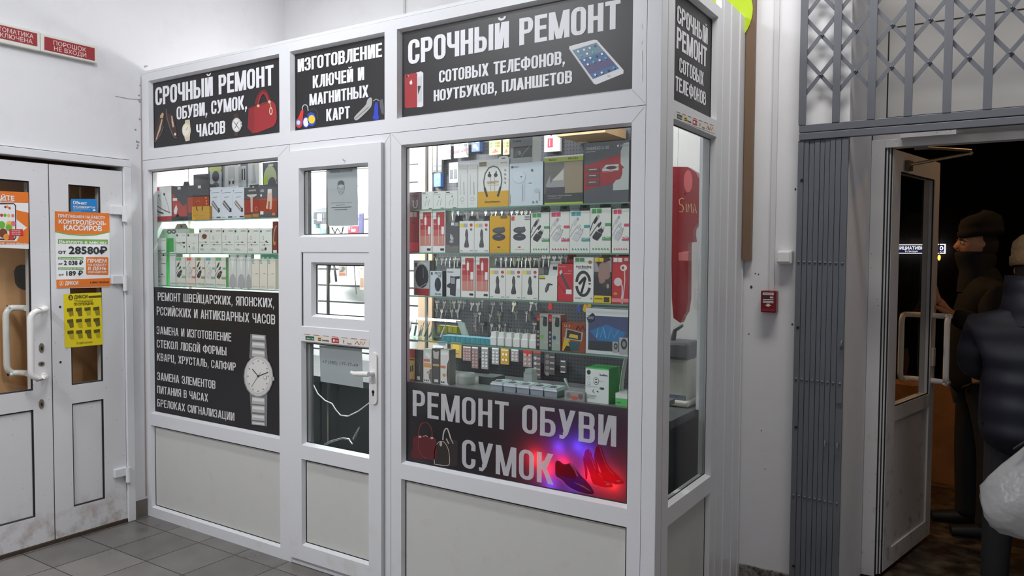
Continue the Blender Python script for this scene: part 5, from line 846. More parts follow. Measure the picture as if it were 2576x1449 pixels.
pack('holder_box', 'white box with a small black magnetic holder on third right shelf', bx, 1356, 1402, 693, a3, (218, 218, 214), (206, 206, 202), [('P', [(.34, .34), (.42, .32), (.52, .42), (.58, .6), (.76, .62), (.76, .66), (.52, .70), (.42, .64), (.34, .46)], (66, 66, 70)), ('R', .02, .88, .34, .97, (196, 180, 50)), ('R', .02, .85, .34, .88, DRK), ('S', [(.38, .4), (.48, .62)], .02, (160, 160, 160))], tab=(.22, .98, .06, (222, 222, 220)))
pack('cable_pack', 'red pack with a dark flat usb cable hanging over third right shelf', 'pack', 1403.5, 1442, 664, a3, (184, 44, 56), (170, 40, 50), [('P', [(.08, .78), (.22, .84), (.5, .58), (.85, .32), (.7, .3), (.36, .54)], (76, 72, 74)), ('P', [(.08, .78), (.22, .85), (.3, .78), (.16, .7)], (200, 196, 194)), ('R', .55, .2, .92, .32, (226, 220, 218)), ('S', [(.02, .5), (.5, .24)], .03, (76, 50, 54)), ('T', '2.4A', .68, .80, .04, .92, (230, 200, 200)), ('T', 'BOROFONE', .06, .91, .03, .5, (230, 200, 200)), ('R', .4, .74, .92, .755, (220, 150, 150))], tab=(.2, .98, .05, (170, 40, 50)))
pack('cable_box', 'white box with black ring and plug marked Anti-Bending, third right shelf', bx, 1443, 1494, 647, a3, (216, 216, 212), (204, 204, 200), [('R', .08, .90, .30, .985, (70, 130, 80)), ('R', .32, .90, .54, .985, (70, 130, 80)), ('E', .82, .89, .09, .04, (150, 120, 80)), ('T', 'Anti-Bending', .12, .77, .05, .88, DRK), ('R', .22, .735, .76, .75, GRY)]+[('S', [(.49+.33*math.cos(math.radians(t)), .43+.24*math.sin(math.radians(t))) for t in range(8, 180, 12)], .13, (60, 60, 62)), ('S', [(.49+.33*math.cos(math.radians(t)), .39+.24*math.sin(math.radians(t))) for t in range(188, 356, 12)], .13, (60, 60, 62)), ('S', [(.4, .2), (.6, .54)], .10, (40, 40, 42)), ('S', [(.62, .55), (.5, .52), (.28, .40)], .12, (40, 40, 42)), ('R', .76, .40, .86, .43, DRK), ('E', .9, .09, .05, .02, GRY), ('R', .08, .08, .4, .1, GRY)])
pack('earphone_box', 'dark box showing a young man in profile with yellow bands, third right shelf', bx, 1495, 1539, 647, a3, (66, 62, 60), (56, 54, 52), [('R', 0, .68, 1, 1, (150, 146, 150)), ('P', [(.1, .9), (.3, 1), (.85, 1), (.95, .94), (.5, .86), (.3, .74)], (60, 50, 46)), ('P', [(.28, .82), (.44, .9), (.9, .86), (.95, .74), (.9, .66), (.92, .58), (.8, .52), (.66, .52), (.6, .40), (.3, .44), (.24, .6)], (150, 120, 110)), ('P', [(.0, .62), (.24, .56), (.32, .42), (.62, .36), (.9, .42), (1, .16), (0, .16)], (54, 52, 54)), ('E', .66, .40, .2, .06, (70, 66, 60)), ('E', .8, .37, .08, .05, (160, 150, 140)), ('R', 0, 0, 1, .16, (206, 180, 40)), ('R', .58, .02, .9, .13, (60, 58, 50)), ('R', .03, .90, .26, .985, (216, 186, 40)), ('R', .28, .90, .54, .985, (216, 186, 40)), ('R', .06, .08, .5, .1, (90, 80, 30))], tab=(.14, .98, .06, (204, 164, 30)))
pack('earphone_box', 'red box with white in-ear phones at the right end of third right shelf', bx, 1540, 1583, 645, a3, (178, 46, 50), (166, 42, 46), [('E', .68, .76, .20, .07, (220, 210, 208)), ('E', .64, .76, .08, .035, (120, 80, 80)), ('S', [(.74, .72), (.76, .5), (.72, .3), (.62, 0)], .06, (220, 206, 204)), ('E', .36, .46, .24, .09, (206, 190, 188)), ('S', [(.52, .46), (.62, .36), (.62, .2), (.55, .02)], .08, (214, 200, 198)), ('R', .08, .88, .32, .97, (226, 214, 212)), ('R', .35, .88, .6, .97, (226, 214, 212)), ('R', .72, .90, .95, .97, (200, 160, 160)), ('R', 0, .03, 1, .11, (214, 130, 134)), ('E', .22, .21, .12, .03, (206, 130, 70))], tab=(.1, 1, .04, (178, 60, 60)))
# right window, fourth shelf
tb0 = pack('teal_box', 'small teal carton in the row of ten on the fourth right shelf', bx, 1110.5, 1122, 844, a4, (70, 140, 152), (120, 176, 196), [('R', .2, .5, .7, .54, (120, 180, 190)), ('S', [(.55, .3), (.75, .7)], .06, (40, 100, 112))], d=.06, group='teal cartons in a row')
tw = aty(1122.4, 850, .086).x-aty(1110.5, 850, .086).x
for i in range(1, 10): copy_tree(tb0, (tb0.location.x+tw*i, tb0.location.y, tb0.location.z))
def adapter(u0, u1, vt, vm, label, grp):
    y = .086; x0, x1 = aty(u0, 860, y).x, aty(u1, 860, y).x-.002; zm, zt = aty(u0, vm, y).z, aty(u0, vt, y).z
    t = thing('plug_adapter', label, 'adapter', ((x0+x1)/2, y+.02, a4), grp); w = x1-x0
    AW = mat((232, 232, 230), .25); MB().box(x0, x1, y, y+.035, a4+.0003, zm, AW).build('body', t, bevel=.002)
    MB().prism([(x0+w*.10, y+.003, zm), (x1-w*.10, y+.003, zm), (x1-w*.14, y+.005, zt), (x0+w*.14, y+.005, zt)], (0, .028, 0), AW).build('plug', t, bevel=.001)
    for k in (.32, .68): MB().tube([(x0+w*k, y+.018, zt), (x0+w*k, y+.018, zt+.019)], .0023, STEEL, 8).build('pin', t)
    return t
ad = adapter(1232, 1249, 834, 847, 'white square plug adapter standing with pins up on the fourth right shelf', 'white plug adapters in a row')
step = aty(1268.5, 860, .086).x-aty(1249, 860, .086).x
for i in range(1, 6): copy_tree(ad, (ad.location.x+(step*1.0)*i, ad.location.y, ad.location.z))
mv = lambda c: [('R', 0, 0, .28, 1, (40, 42, 42)), ('R', .02, .80, .26, .98, (184, 40, 50)), ('T', 'multi', .06, .84, .04, .24, WHT), ('R', .28, 0, 1, 1, (150, 158, 150)), ('T', 'V.3', .36, .90, .05, .56, DRK), ('P', [(.52, .72), (.6, .66), (.86, .66), (.92, .72), (.9, .92), (.6, .94)], (50, 52, 52)), ('E', .5, .36, .14, .06, c), ('T', 'GSMIN', .62, .2, .04, .9, (220, 222, 220))]+[('R', .06, .1+k*.12, .22, .17+k*.12, (140, 146, 142)) for k in range(4)]
pack('cable_box', 'grey narrow box with red corner and a green dot, fourth right shelf', bx, 1350, 1379.5, 790, a4, (150, 158, 150), (196, 120, 116), mv((110, 170, 60)), d=.055)
pack('cable_box', 'grey narrow box with red corner and a blue dot, fourth right shelf', bx, 1380, 1410.5, 792, a4, (150, 158, 150), (196, 120, 116), mv((50, 80, 110)), d=.055)
pack('holder_box', 'orange box with yellow and teal phone holder marked U-3, fourth right shelf', bx, 1413.5, 1472.5, 812, a4, (140, 66, 40), (110, 52, 34), [('P', [(.02, .02), (.1, .5), (.3, .5), (.4, .2), (.1, .02)], (196, 160, 40)), ('P', [(.08, .02), (.5, .02), (.4, .18), (.2, .2)], (50, 40, 36)), ('P', [(.28, .34), (.78, .34), (.74, .06), (.4, .02)], (40, 84, 88)), ('P', [(.12, .42), (.86, .38), (.92, .68), (.18, .8)], (150, 160, 160)), ('P', [(.2, .46), (.82, .42), (.84, .66), (.24, .76)], (60, 44, 40)), ('P', [(.3, .5), (.7, .46), (.7, .58), (.36, .62)], (196, 170, 60)), ('T', 'U-3', .12, .84, .09, .36, (226, 190, 120)), ('S', [(.62, .78), (.7, .9), (.8, .76), (.9, .92), (.98, .74)], .05, (60, 36, 30))], d=.06)
pack('speaker_box', 'blue and white computer speaker box with two round speakers, fourth right shelf', bx, 1474, 1581, 777, a4, (196, 200, 204), (170, 172, 176), [('R', .06, .08, 1, .84, (70, 78, 110)), ('R', .06, .08, 1, .28, (54, 58, 60)), ('P', [(.1, .5), (.5, .66), (.95, .5), (.8, .3), (.3, .3)], (50, 110, 160)), ('S', [(.26, .36), (.3, .58), (.36, .38), (.42, .6), (.48, .36)], .02, (130, 190, 214)), ('S', [(.54, .36), (.6, .58), (.68, .38), (.78, .55)], .02, (110, 150, 190)), ('R', .64, .06, .78, .3, (150, 152, 152)), ('E', .72, .2, .045, .07, (60, 62, 64)), ('E', .72, .2, .02, .03, (150, 150, 150)), ('R', .80, .04, 1, .40, (160, 162, 162)), ('E', .91, .26, .075, .12, (60, 62, 64)), ('E', .91, .26, .04, .06, (130, 130, 132)), ('R', 0, .84, 1, 1, (206, 208, 210)), ('P', [(.02, .78), (.16, .9), (.22, .86), (.2, .72), (.06, .68)], (50, 52, 70)), ('T', 'DUKE', .06, .76, .06, .19, (200, 200, 210))], d=.09)
for i, (a, b, v, n) in enumerate(((1100, 1125, 819, 'yellow small pack left of the yellow pair beside the glowing tube'), (1126, 1150, 821, 'yellow small pack right of the yellow pair beside the glowing tube'))):
    pack('yellow_pack', n, 'pack', a, b, v, ('v', 838), (196, 186, 60), (170, 160, 50), [('R', .1, .2, .3, .8, (222, 214, 150)), ('R', .5, .1, .55, .9, (120, 140, 60))], y=.26, d=.03)
o = MB(); q0 = aty(1166, 842, .2); o.obox((q0.x, .2, a4+.045), (.018, 0, .0), (0, .004, .0), (-.016, .0, .036), mat((206, 214, 206), .2)); tag(o.build('handheld_gadget'), 'pale green handheld gadget leaning at a slant above the teal cartons', 'gadget')
rs = random.Random(11)
for i in range(9):
    u = 1034+i*8.5; x = aty(u, 840, .17).x; L_ = .05+rs.random()*.04; lean = (rs.random()-.4)*.05
    t = MB().tube([(x, .15+.02*(i % 3), a4+.004), (x+lean*.6, .16+.02*(i % 3), a4+L_*.6)], .0045, (mat((190, 192, 196), .3, .8), mat((96, 150, 130), .4), mat((226, 226, 226), .3))[i % 3], 8).tube([(x+lean*.6, .16+.02*(i % 3), a4+L_*.6), (x+lean, .165+.02*(i % 3), a4+L_)], .0018, STEEL, 6)
    tag(t.build('hand_tool'), 'small repair tool in the tangle of tools at the left of the fourth shelf', 'tool', 'repair tools in a tangle')
# display ledge above the shoe repair banner
pack('glue_card', 'red and yellow glue tube card at the left end of the display ledge', 'pack', 1029, 1044.5, 878, CS, (170, 60, 52), (150, 50, 44), [('R', .05, .04, .95, .72, (190, 170, 96)), ('R', .2, .26, .4, .46, DRK), ('R', .5, .3, .72, .5, (90, 70, 50)), ('R', .1, .64, .9, .69, (150, 40, 40)), ('R', .25, 0, .75, .06, (170, 80, 50))], d=.02)
pack('insole_pack', 'dark clear insole pack beside the glue card on the display ledge', 'pack', 1045.5, 1064, 880, CS, (76, 74, 74), (66, 64, 64), [('R', .2, .05, .6, .16, (206, 206, 206)), ('S', [(.2, .7), (.6, .5), (.5, .3)], .05, (150, 146, 142)), ('S', [(.4, .8), (.8, .6)], .04, (130, 126, 122))], d=.02)
pack('insole_pack', 'white insole pack with orange dot, left of two white ones on the ledge', 'pack', 1065, 1086, 878, CS, (206, 204, 200), (190, 188, 184), [('R', .05, .45, .95, .58, (206, 150, 90)), ('R', .05, .62, .8, .7, (196, 120, 100)), ('P', [(.98, .0), (.7, .12), (.66, .3), (.8, .4), (.98, .42)], (110, 108, 106)), ('E', .62, .3, .2, .05, (190, 150, 90)), ('R', .12, .04, .25, .08, DRK), ('R', .35, .04, .48, .08, DRK), ('R', .55, .04, .68, .08, DRK), ('P', [(.2, .84), (.5, .9), (.9, .8), (.7, .72)], (226, 226, 222))], d=.03)
pack('insole_pack', 'dark insole pack between two white insole packs on the ledge', 'pack', 1087, 1107, 877, CS, (84, 80, 78), (70, 68, 66), [('R', .1, .5, .9, .56, (190, 150, 110)), ('P', [(.1, .95), (.5, .9), (.9, .94), (.8, .7), (.2, .72)], (180, 176, 170)), ('R', .3, .04, .8, .12, (200, 200, 198))], d=.03)
pack('insole_pack', 'white insole pack with a black sole shape, right of two white ones', 'pack', 1108, 1130, 880, CS, (210, 208, 204), (160, 154, 148), [('R', .02, .46, .6, .54, (206, 120, 70)), ('P', [(.98, .74), (.8, .6), (.72, .3), (.82, .06), (.98, 0)], (66, 64, 62)), ('E', .44, .27, .2, .05, (196, 150, 70)), ('R', .08, .04, .25, .08, DRK), ('R', .32, .04, .48, .08, DRK), ('R', .06, .84, .9, .96, (226, 226, 222))], d=.05)
J = aty(1163, 966, .13); jr = (aty(1182, 955, .13).x-aty(1144, 955, .13).x)/2; jt = aty(1163, 940, .13).z
t = thing('plastic_tub', 'clear round plastic tub on the ledge beside the insole packs', 'tub', (J.x, .16, CS)); CP = clear_plastic('clear_tub', (200, 200, 198), .5, .1)
MB().lathe((J.x, .16, CS+.0005), [(jr*.9, 0), (jr*.97, .01), (jr, (jt-CS)*.72)], CP, 20).build('bowl', t); MB().lathe((J.x, .16, CS), [(jr*1.03, (jt-CS)*.72), (jr*1.03, (jt-CS)*.86), (jr*.9, jt-CS)], CP, 20).build('lid', t)
pack('grey_case', 'dark open case with a raised grey lid behind the storage boxes', 'case', 1204, 1240, 948, CS, (66, 68, 70), (84, 88, 92), [], y=.2, d=.10)
def storage(u0, u1, vt, label, grp):
    y = .09; x0, x1 = aty(u0, 975, y).x, aty(u1, 975, y).x-.004; w = x1-x0; zt = CS+w*.62; t = thing('storage_box', label, 'box', ((x0+x1)/2, y+.04, CS), grp)
    PLb, PLl = mat((150, 156, 168), .25), mat((206, 210, 218), .22)
    MB().prism([(x0+w*.03, y, CS+.0004), (x1-w*.03, y, CS+.0004), (x1, y, CS+w*.38), (x0, y, CS+w*.38)], (0, .085, 0), PLb).build('tray', t)
    MB().box(x0-.001, x1+.001, y-.003, y+.088, CS+w*.38, CS+w*.47, PLl).prism([(x0+.001, y, CS+w*.47), (x1-.001, y, CS+w*.47), (x1-w*.12, y, zt), (x0+w*.12, y, zt)], (0, .085, 0), PLl).build('lid', t, bevel=.0015)
    xm = (x0+x1)/2; MB().tube([(xm-w*.2, y+.01, zt-.002), (xm-w*.16, y+.012, zt+.006), (xm+w*.16, y+.03, zt+.006), (xm+w*.2, y+.032, zt-.002)], .002, PLl, 6).box(xm-w*.26, xm+w*.22, y+.006, y+.04, zt-.001, zt+.0012, mat((96, 98, 104), .3)).build('handle', t)
    return t
sb = storage(1234, 1266, 951, 'grey lidded storage box in the row of five on the display ledge', 'grey lidded storage boxes in a row')
stp = (aty(1369, 975, .09).x-aty(1234, 975, .09).x)/4
for i in range(1, 5): copy_tree(sb, (sb.location.x+stp*i, sb.location.y, sb.location.z))
q = aty(1332, 940, .25); t = MB().box(q.x-.022, q.x+.022, .235, .28, CS+.0004, aty(1332, 936, .25).z, clear_plastic('clear_box', (206, 208, 210), .6, .1)).box(q.x-.018, q.x+.018, .24, .275, aty(1332, 936, .25).z, aty(1332, 928, .25).z, clear_plastic('clear_box', (206, 208, 210), .6, .1)); tag(t.build('clear_box'), 'tall clear plastic box standing behind the row of storage boxes', 'box')
A, B = aty(1422, 956, .22), aty(1452, 984, .12); t = thing('shoe_brush', 'grey handled brush leaning on the ledge right of the storage boxes', 'brush', (B.x, .12, CS))
MB().tube([(B.x, .12, CS+.012), (B.x*.4+A.x*.6, .17, CS+.034), (A.x, .22, CS+.058)], [.004, .005, .008], mat((110, 114, 116), .4), 8).build('handle', t); MB().box(B.x-.014, B.x+.016, .10, .125, CS+.0004, CS+.020, mat((190, 176, 160), .6)).build('bristles', t)
pack('parts_tray', 'low clear tray of small parts in front of the brush', 'tray', 1420, 1471, 984, CS, (150, 146, 146), (140, 138, 138), [('E', .5, .3, .2, .2, (190, 90, 70)), ('E', .2, .5, .12, .3, (120, 116, 116)), ('E', .8, .5, .12, .3, (110, 104, 100)), ('S', [(.1, .9), (.9, .95)], .02, (210, 210, 210))], y=.075, d=.03, clear=clear_plastic('tray_plastic', (180, 180, 180), .5))
pack('socket_box', 'large white and green twin socket box at the right of the ledge', bx, 1473, 1532, 926, CS, (214, 218, 216), (70, 176, 88), [('R', 0, .965, 1, 1, (90, 190, 100)), ('E', .14, .86, .085, .07, (60, 66, 70)), ('E', .14, .70, .07, .055, (170, 180, 178)), ('E', .14, .70, .05, .04, (214, 218, 216)), ('E', .14, .54, .07, .055, (170, 180, 178)), ('E', .14, .54, .05, .04, (214, 218, 216)), ('T', 'belkin', .62, .79, .06, .95, (60, 66, 70)), ('E', .46, .63, .12, .11, (130, 136, 136)), ('E', .46, .63, .10, .09, (214, 218, 216)), ('R', .41, .66, .51, .69, DRK), ('R', .41, .58, .51, .61, DRK), ('S', [(.52, .64), (.8, .65)], .01, GRY), ('R', .62, .4, .78, .46, (120, 130, 130)), ('R', .66, .41, .8, .46, DRK), ('R', 0, .46, .52, .475, (180, 186, 184)), ('S', [(.36, .38), (.32, .32), (.4, .28)], .02, DRK), ('R', .5, .32, .56, .35, DRK), ('R', .06, .2, .5, .215, GRY), ('R', .06, .16, .44, .175, GRY), ('R', .06, .12, .4, .135, GRY)], d=.10)
pack('socket_box', 'small white and green box at the far right of the ledge', bx, 1548, 1583, 990, CS, (90, 180, 100), (206, 210, 206), [('R', 0, .6, 1, 1, (206, 210, 208)), ('R', .1, .2, .4, .3, (60, 120, 70))], d=.08)
lp = thing('desk_lamp', 'white arm lamp curving up at the right end of the large window', 'lamp', (aty(1566, 960, .2).x, .2, CS)); xl = aty(1562, 960, .2).x; zl = aty(1572, 890, .2).z
MB().tube([(xl, .2, CS+.01), (xl+.003, .2, CS+.06), (xl+.010, .2, CS+.12), (xl+.028, .19, zl)], [.010, .009, .008, .007], WH, 10).build('arm', lp); MB().lathe((xl, .2, CS+.0004), [(.034, 0), (.034, .008), (.012, .016)], WH, 16).build('base', lp)
# ------------------------------------------------------------ hanging on the pegboard: keys, battery cards, packets
def key_mesh(kind):
    mb = MB(); m = STEEL if kind != 2 else mat((196, 190, 176), .3, 1.0, key='steel_warm'); n = 12
    if kind == 1: P = [(-.010, -.006), (-.013, .0), (-.010, .010), (.010, .010), (.013, 0), (.010, -.006)]
    else: P = [(.0125*math.cos(2*math.pi*k/n+math.pi/n)*(1 if kind == 0 else .9), .011*math.sin(2*math.pi*k/n+math.pi/n)) for k in range(n)]
    mb.prism([(x, 0, z) for x, z in P], (0, .0022, 0), m)
    bl = .034 if kind != 1 else .040
    mb.prism([(-.0042, 0, -.009), (.0042, 0, -.009), (.0042, 0, -.009-bl*.55), (.0030, 0, -.009-bl*.6), (.0040, 0, -.009-bl*.75), (.0, 0, -.009-bl), (-.0042, 0, -.009-bl*.88)], (0, .0022, 0), m)
    mb.prism([(.003*math.cos(a), -.0003, .006+.003*math.sin(a)) for a in [math.pi*k/4 for k in range(8)]], (0, .0028, 0), GASK)
    return mb
protos = []
for k in range(3):
    o = key_mesh(k).build('key', origin=(0, 0, 0)); protos.append(o)
KEYLAB = ('round headed steel key blank hanging on the dark pegboard', 'square headed steel key blank hanging on the dark pegboard', 'narrow round headed key blank hanging on the dark pegboard')
KU = [(u, 534, .05) for u in (1103, 1120, 1137, 1152, 1172, 1188, 1200, 1222, 1238, 1247, 1262, 1275, 1287, 1300, 1312, 1322, 1333)]+[(u, 652, .05) for u in (1033, 1048, 1064, 1098, 1112, 1122, 1131, 1143, 1152, 1236, 1247, 1260, 1272, 1285, 1291, 1298, 1305, 1312, 1322, 1332, 1345, 1355)]
KU += [(u, 760, .06) for u in (1042, 1055, 1062, 1075, 1087, 1098, 1101, 1118, 1136, 1142, 1156, 1168)]+[(u, 782, .06) for u in (1051, 1063, 1068, 1080, 1098, 1111, 1122, 1136, 1150)]
KU += [(1188, 764, .03), (1202, 764, .03), (1213, 757, .03), (1240, 765, .03), (1261, 764, .02), (1293, 764, .02), (1197, 794, .03), (1206, 790, .05), (1234, 793, .06), (1256, 790, .02), (1297, 785, .02), (1194, 818, .04), (1213, 816, .04), (1237, 818, .04), (1256, 820, .04), (1270, 818, .04), (1330, 790, .02), (1337, 762, .05), (1348, 764, .05), (1325, 788, .04), (1345, 815, .03)]
KU += [(u, 536, .05) for u in (1360, 1376, 1395, 1412, 1440)]+[(u, 648, .05) for u in (1368, 1380, 1394, 1410, 1424, 1436)]
hk0 = None; used = [0, 0, 0]; rs = random.Random(5)
for i, (u, v, dd) in enumerate(KU):
    k = rs.choice((0, 0, 1, 2)); p = aty(u, v, 1.030); s = 1.0+rs.uniform(-.1, .25)
    if p.x < PX0+.02: continue
    o = protos[k] if not used[k] else protos[k].copy()
    if used[k]: COL.objects.link(o)
    used[k] = 1; o.location = p; o.scale = (s, 1, s); o.rotation_euler = (0, rs.uniform(-.22, .22), rs.uniform(-.5, .5)); tag(o, KEYLAB[k], 'key', ('round key blanks on the pegboard', 'square key blanks on the pegboard', 'narrow key blanks on the pegboard')[k])
    if hk0 is None: hk0 = MB().tube([(p.x, 1.052, p.z+.012), (p.x, 1.012, p.z+.008), (p.x, 1.008, p.z+.014)], .0016, STEEL, 6).build('hook', peg); hp = p.copy()
    else: h = hk0.copy(); COL.objects.link(h); h.parent = peg; h.location = p-hp
C6, C7, C2, C3 = crop(1010, 740, 5.574), crop(1300, 740, 4.997), crop(1000, 310, 6.5875), crop(1300, 310, 6.587)
def card(name, K_, x0, x1, y0, y1, front, items, label, cat='card', y=1.02, d=.006, **kw):
    u0, v0 = K_(x0, y0); u1, v1 = K_(x1, y1); o = pack(name, label, cat, u0, u1, v0, ('v', v1), front, front, items, y=y, d=d, **kw)
    c = o.location; zh = c.z+(aty(u0, v0, y).z-c.z)*.95; h = MB().tube([(c.x, 1.052, zh), (c.x, y+d, zh-.001)], .002, STEEL, 6); h.build('hook', peg)
    return o
def cells_(rows, cols, c): return [('E', (i+.5)/cols, .06+(j+.5)*.76/rows, .30/cols, .26/rows, c) for j in range(rows) for i in range(cols)]
card('battery_card', C6, 860, 975, 735, 935, (140, 124, 122), [('R', .05, .92, .95, .99, (220, 220, 220))]+cells_(4, 3, (176, 140, 140)), 'pink button battery card, leftmost below the fourth right shelf')
card('battery_card', C6, 985, 1075, 740, 1040, (130, 116, 114), [('R', .05, .93, .95, .99, (220, 220, 220))]+cells_(5, 2, (170, 130, 130)), 'long pinkish button battery card beside the leftmost pink card')
card('battery_card', C6, 1120, 1215, 745, 1050, (150, 150, 150), [('R', .05, .93, .95, .99, (226, 226, 226))]+cells_(5, 2, (196, 198, 200)), 'long silver button battery card hanging over the open grey case')
card('battery_card', C6, 1265, 1365, 755, 985, (160, 160, 160), [('R', .05, .92, .95, .99, (226, 226, 226))]+cells_(4, 2, (200, 202, 204)), 'silver button battery card left of the yellow one')
card('battery_card', C6, 1390, 1505, 760, 985, (196, 160, 70), [('R', .1, .86, .9, .92, (236, 220, 170)), ('E', .3, .62, .12, .08, (226, 220, 200)), ('E', .7, .62, .12, .08, (226, 220, 200)), ('R', .1, .16, .9, .42, (176, 136, 50)), ('E', .3, .28, .12, .08, (226, 220, 200)), ('E', .7, .28, .12, .08, (226, 220, 200))], 'yellow button battery card below the plug adapters')
card('battery_card', C6, 1535, 1640, 775, 945, (160, 156, 156), [('R', .05, .9, .95, .99, (226, 226, 226))]+cells_(3, 2, (196, 186, 186)), 'grey button battery card right of the yellow card')
card('battery_card', C7, 80, 190, 700, 915, (150, 140, 138), [('R', 0, .84, 1, 1, (180, 50, 48)), ('P', [(0, .84), (.5, .62), (1, .84)], (170, 44, 44))]+cells_(3, 2, (196, 160, 156)), 'battery card with a red pointed top, below the narrow grey boxes')
card('battery_card', C7, 205, 300, 705, 1060, (96, 92, 92), [('R', 0, .9, 1, 1, (200, 70, 50))]+[('E', .3, .72-k*.19, .2, .06, (176, 178, 178)) for k in range(4)]+[('R', .58, .68-k*.19, .95, .74-k*.19, (170, 150, 148)) for k in range(4)], 'dark battery card with orange top and silver cells')
card('battery_card', C7, 345, 480, 740, 1010, (84, 80, 80), [('E', .3, .84-k*.27, .2, .1, (120, 116, 116)) for k in range(4)]+[('R', .55, .78-k*.27, .95, .86-k*.27, (160, 150, 150)) for k in range(3)], 'dark battery card with dull cells left of the empty slots')
card('battery_card', C7, 545, 625, 830, 990, (86, 84, 84), [('R', .1, .86-k*.42, .8, .96-k*.42, (196, 196, 192)) for k in range(3)], 'small dark card with three pale bars on the lower pegboard')
card('insole_card', C6, 690, 840, 680, 890, (186, 160, 96), [('R', .2, .5, .8, .86, (206, 176, 70)), ('R', .26, .26, .76, .30, (120, 100, 60)), ('S', [(.1, .95), (.9, .9)], .03, (120, 100, 60))], 'mustard card hanging behind the white insole packs')
card('insole_card', C6, 395, 640, 660, 770, (196, 190, 180), [('P', [(0, 1), (.5, 1), (.5, .7), (0, .7)], (206, 164, 50)), ('P', [(.4, .9), (.95, .96), (.9, .5), (.5, .6)], (110, 124, 160)), ('P', [(.2, .5), (.8, .4), (.7, .1), (.2, .1)], (226, 226, 226))], 'white and yellow packet behind the insole packs on the ledge')
for i, (x0, x1) in enumerate(((583, 650), (662, 735))):
    card('battery_strip', C2, x0, x1, 365, 815, (74, 74, 76), [('E', .5, .9-k*.19, .36, .055, ((230, 230, 230) if i else (150, 150, 150))) for k in range(5)]+([('R', .1, .95, .9, .99, (196, 70, 76))] if i else []), ('black strip of dull coin cells beside the cardboard sheet', 'black strip of bright white coin cells under the window top')[i])
for x0, x1, y0, y1, n in ((735, 880, 350, 600, 'white and red phone holder pack, left of two at the window top'), (935, 1170, 330, 570, 'white and red phone holder pack, right of two at the window top')):
    card('holder_pack', C2, x0, x1, y0, y1, (222, 220, 218), [('P', [(0, .28), (1, .42), (1, .62), (0, .5)], (190, 56, 62)), ('E', .55, .42, .16, .14, (206, 206, 206)), ('E', .6, .42, .08, .08, DRK), ('T', 'COB-12', .1, .82, .1, .6, DRK), ('S', [(.84, .95), (.9, .4), (.98, .1)], .1, (70, 70, 72)), ('R', .7, .76, .94, .92, (60, 60, 64))], n, 'pack')
card('blue_packet', C2, 1228, 1362, 295, 470, (76, 110, 170), [('R', .55, .82, .95, .98, (226, 226, 230)), ('E', .42, .5, .24, .2, (190, 200, 210)), ('E', .7, .3, .16, .16, (150, 170, 200))], 'blue packet with a pale gadget hanging at the pegboard top', 'pack', d=.03)
card('blue_packet', C2, 600, 715, 830, 1050, (84, 124, 196), [('R', .5, .72, .9, .86, (226, 226, 232)), ('S', [(.3, .1), (.5, .4), (.6, .2), (.8, .4)], .06, (206, 214, 226)), ('R', .1, .6, .4, .62, (190, 206, 230))], 'blue packet hanging left of the black coin cell card', 'pack', d=.03)
for x0, x1, n in ((1520, 1712, 'green and yellow AA battery card hanging at the window top'), (1748, 1850, 'green and yellow AA battery card half behind the grey window box')):
    card('battery_card', C2, x0, x1, 262, 520, (196, 200, 150), [('R', .08, .66, .9, .8, (120, 160, 70)), ('R', .7, .66, .9, .8, (190, 110, 60)), ('R', .3, .66, .5, .8, (226, 226, 214)), ('R', .08, .48, .9, .62, (130, 170, 80)), ('R', .7, .48, .9, .62, (190, 110, 60)), ('R', .3, .48, .5, .62, (226, 226, 214)), ('P', [(.25, .14), (.8, .14), (.56, .36)], (200, 60, 44)), ('T', 'ААА', .3, .18, .08, .7, (236, 230, 214))], n)
card('flash_drive_card', C3, 455, 715, 170, 470, (228, 228, 230), [('P', [(.3, 1), (.6, 1), (.45, .84)], (190, 50, 66)), ('R', .22, .24, .56, .74, (196, 60, 76)), ('R', .32, .3, .38, .68, (226, 170, 176)), ('R', .28, .12, .6, .14, GRY)], 'white card with a red flash drive at the pegboard top', d=.02)
card('battery_pack', C3, 1030, 1170, 185, 325, (206, 196, 180), [('R', .1+k*.22, .1, .24+k*.22, .9, (120, 110, 100)) for k in range(4)]+[('R', .06, .6, .96, .9, (214, 176, 130))], 'pack of four bare batteries near the window top right', 'pack', d=.03)
card('mouse_card', C6, 40, 130, 380, 480, (190, 192, 192), [('E', .5, .5, .4, .4, (226, 226, 226))], 'pale oval gadget card at the far left of the pegboard', y=1.0)
card('phone_card', C2, 860, 1000, 650, 985, (190, 192, 194), [('R', .05, .18, .45, .66, (70, 72, 76)), ('R', .52, .18, .95, .66, (84, 86, 90)), ('R', .05, .86, .95, .9, (226, 226, 226)), ('P', [(0, 1), (.4, .84), (0, .8)], (232, 232, 232))], 'clear pack with dark screen glasses behind the small white boxes', 'pack')
tag(MB().box(aty(1446, 350, 1.0).x, aty(1565, 335, 1.0).x, .80, 1.05, aty(1500, 352, 1.0).z, aty(1500, 330, 1.0).z, mat((206, 172, 130), .6, noise=.12)).build('wooden_shelf'), 'pale wooden shelf board at the top right inside the kiosk', 'shelf')
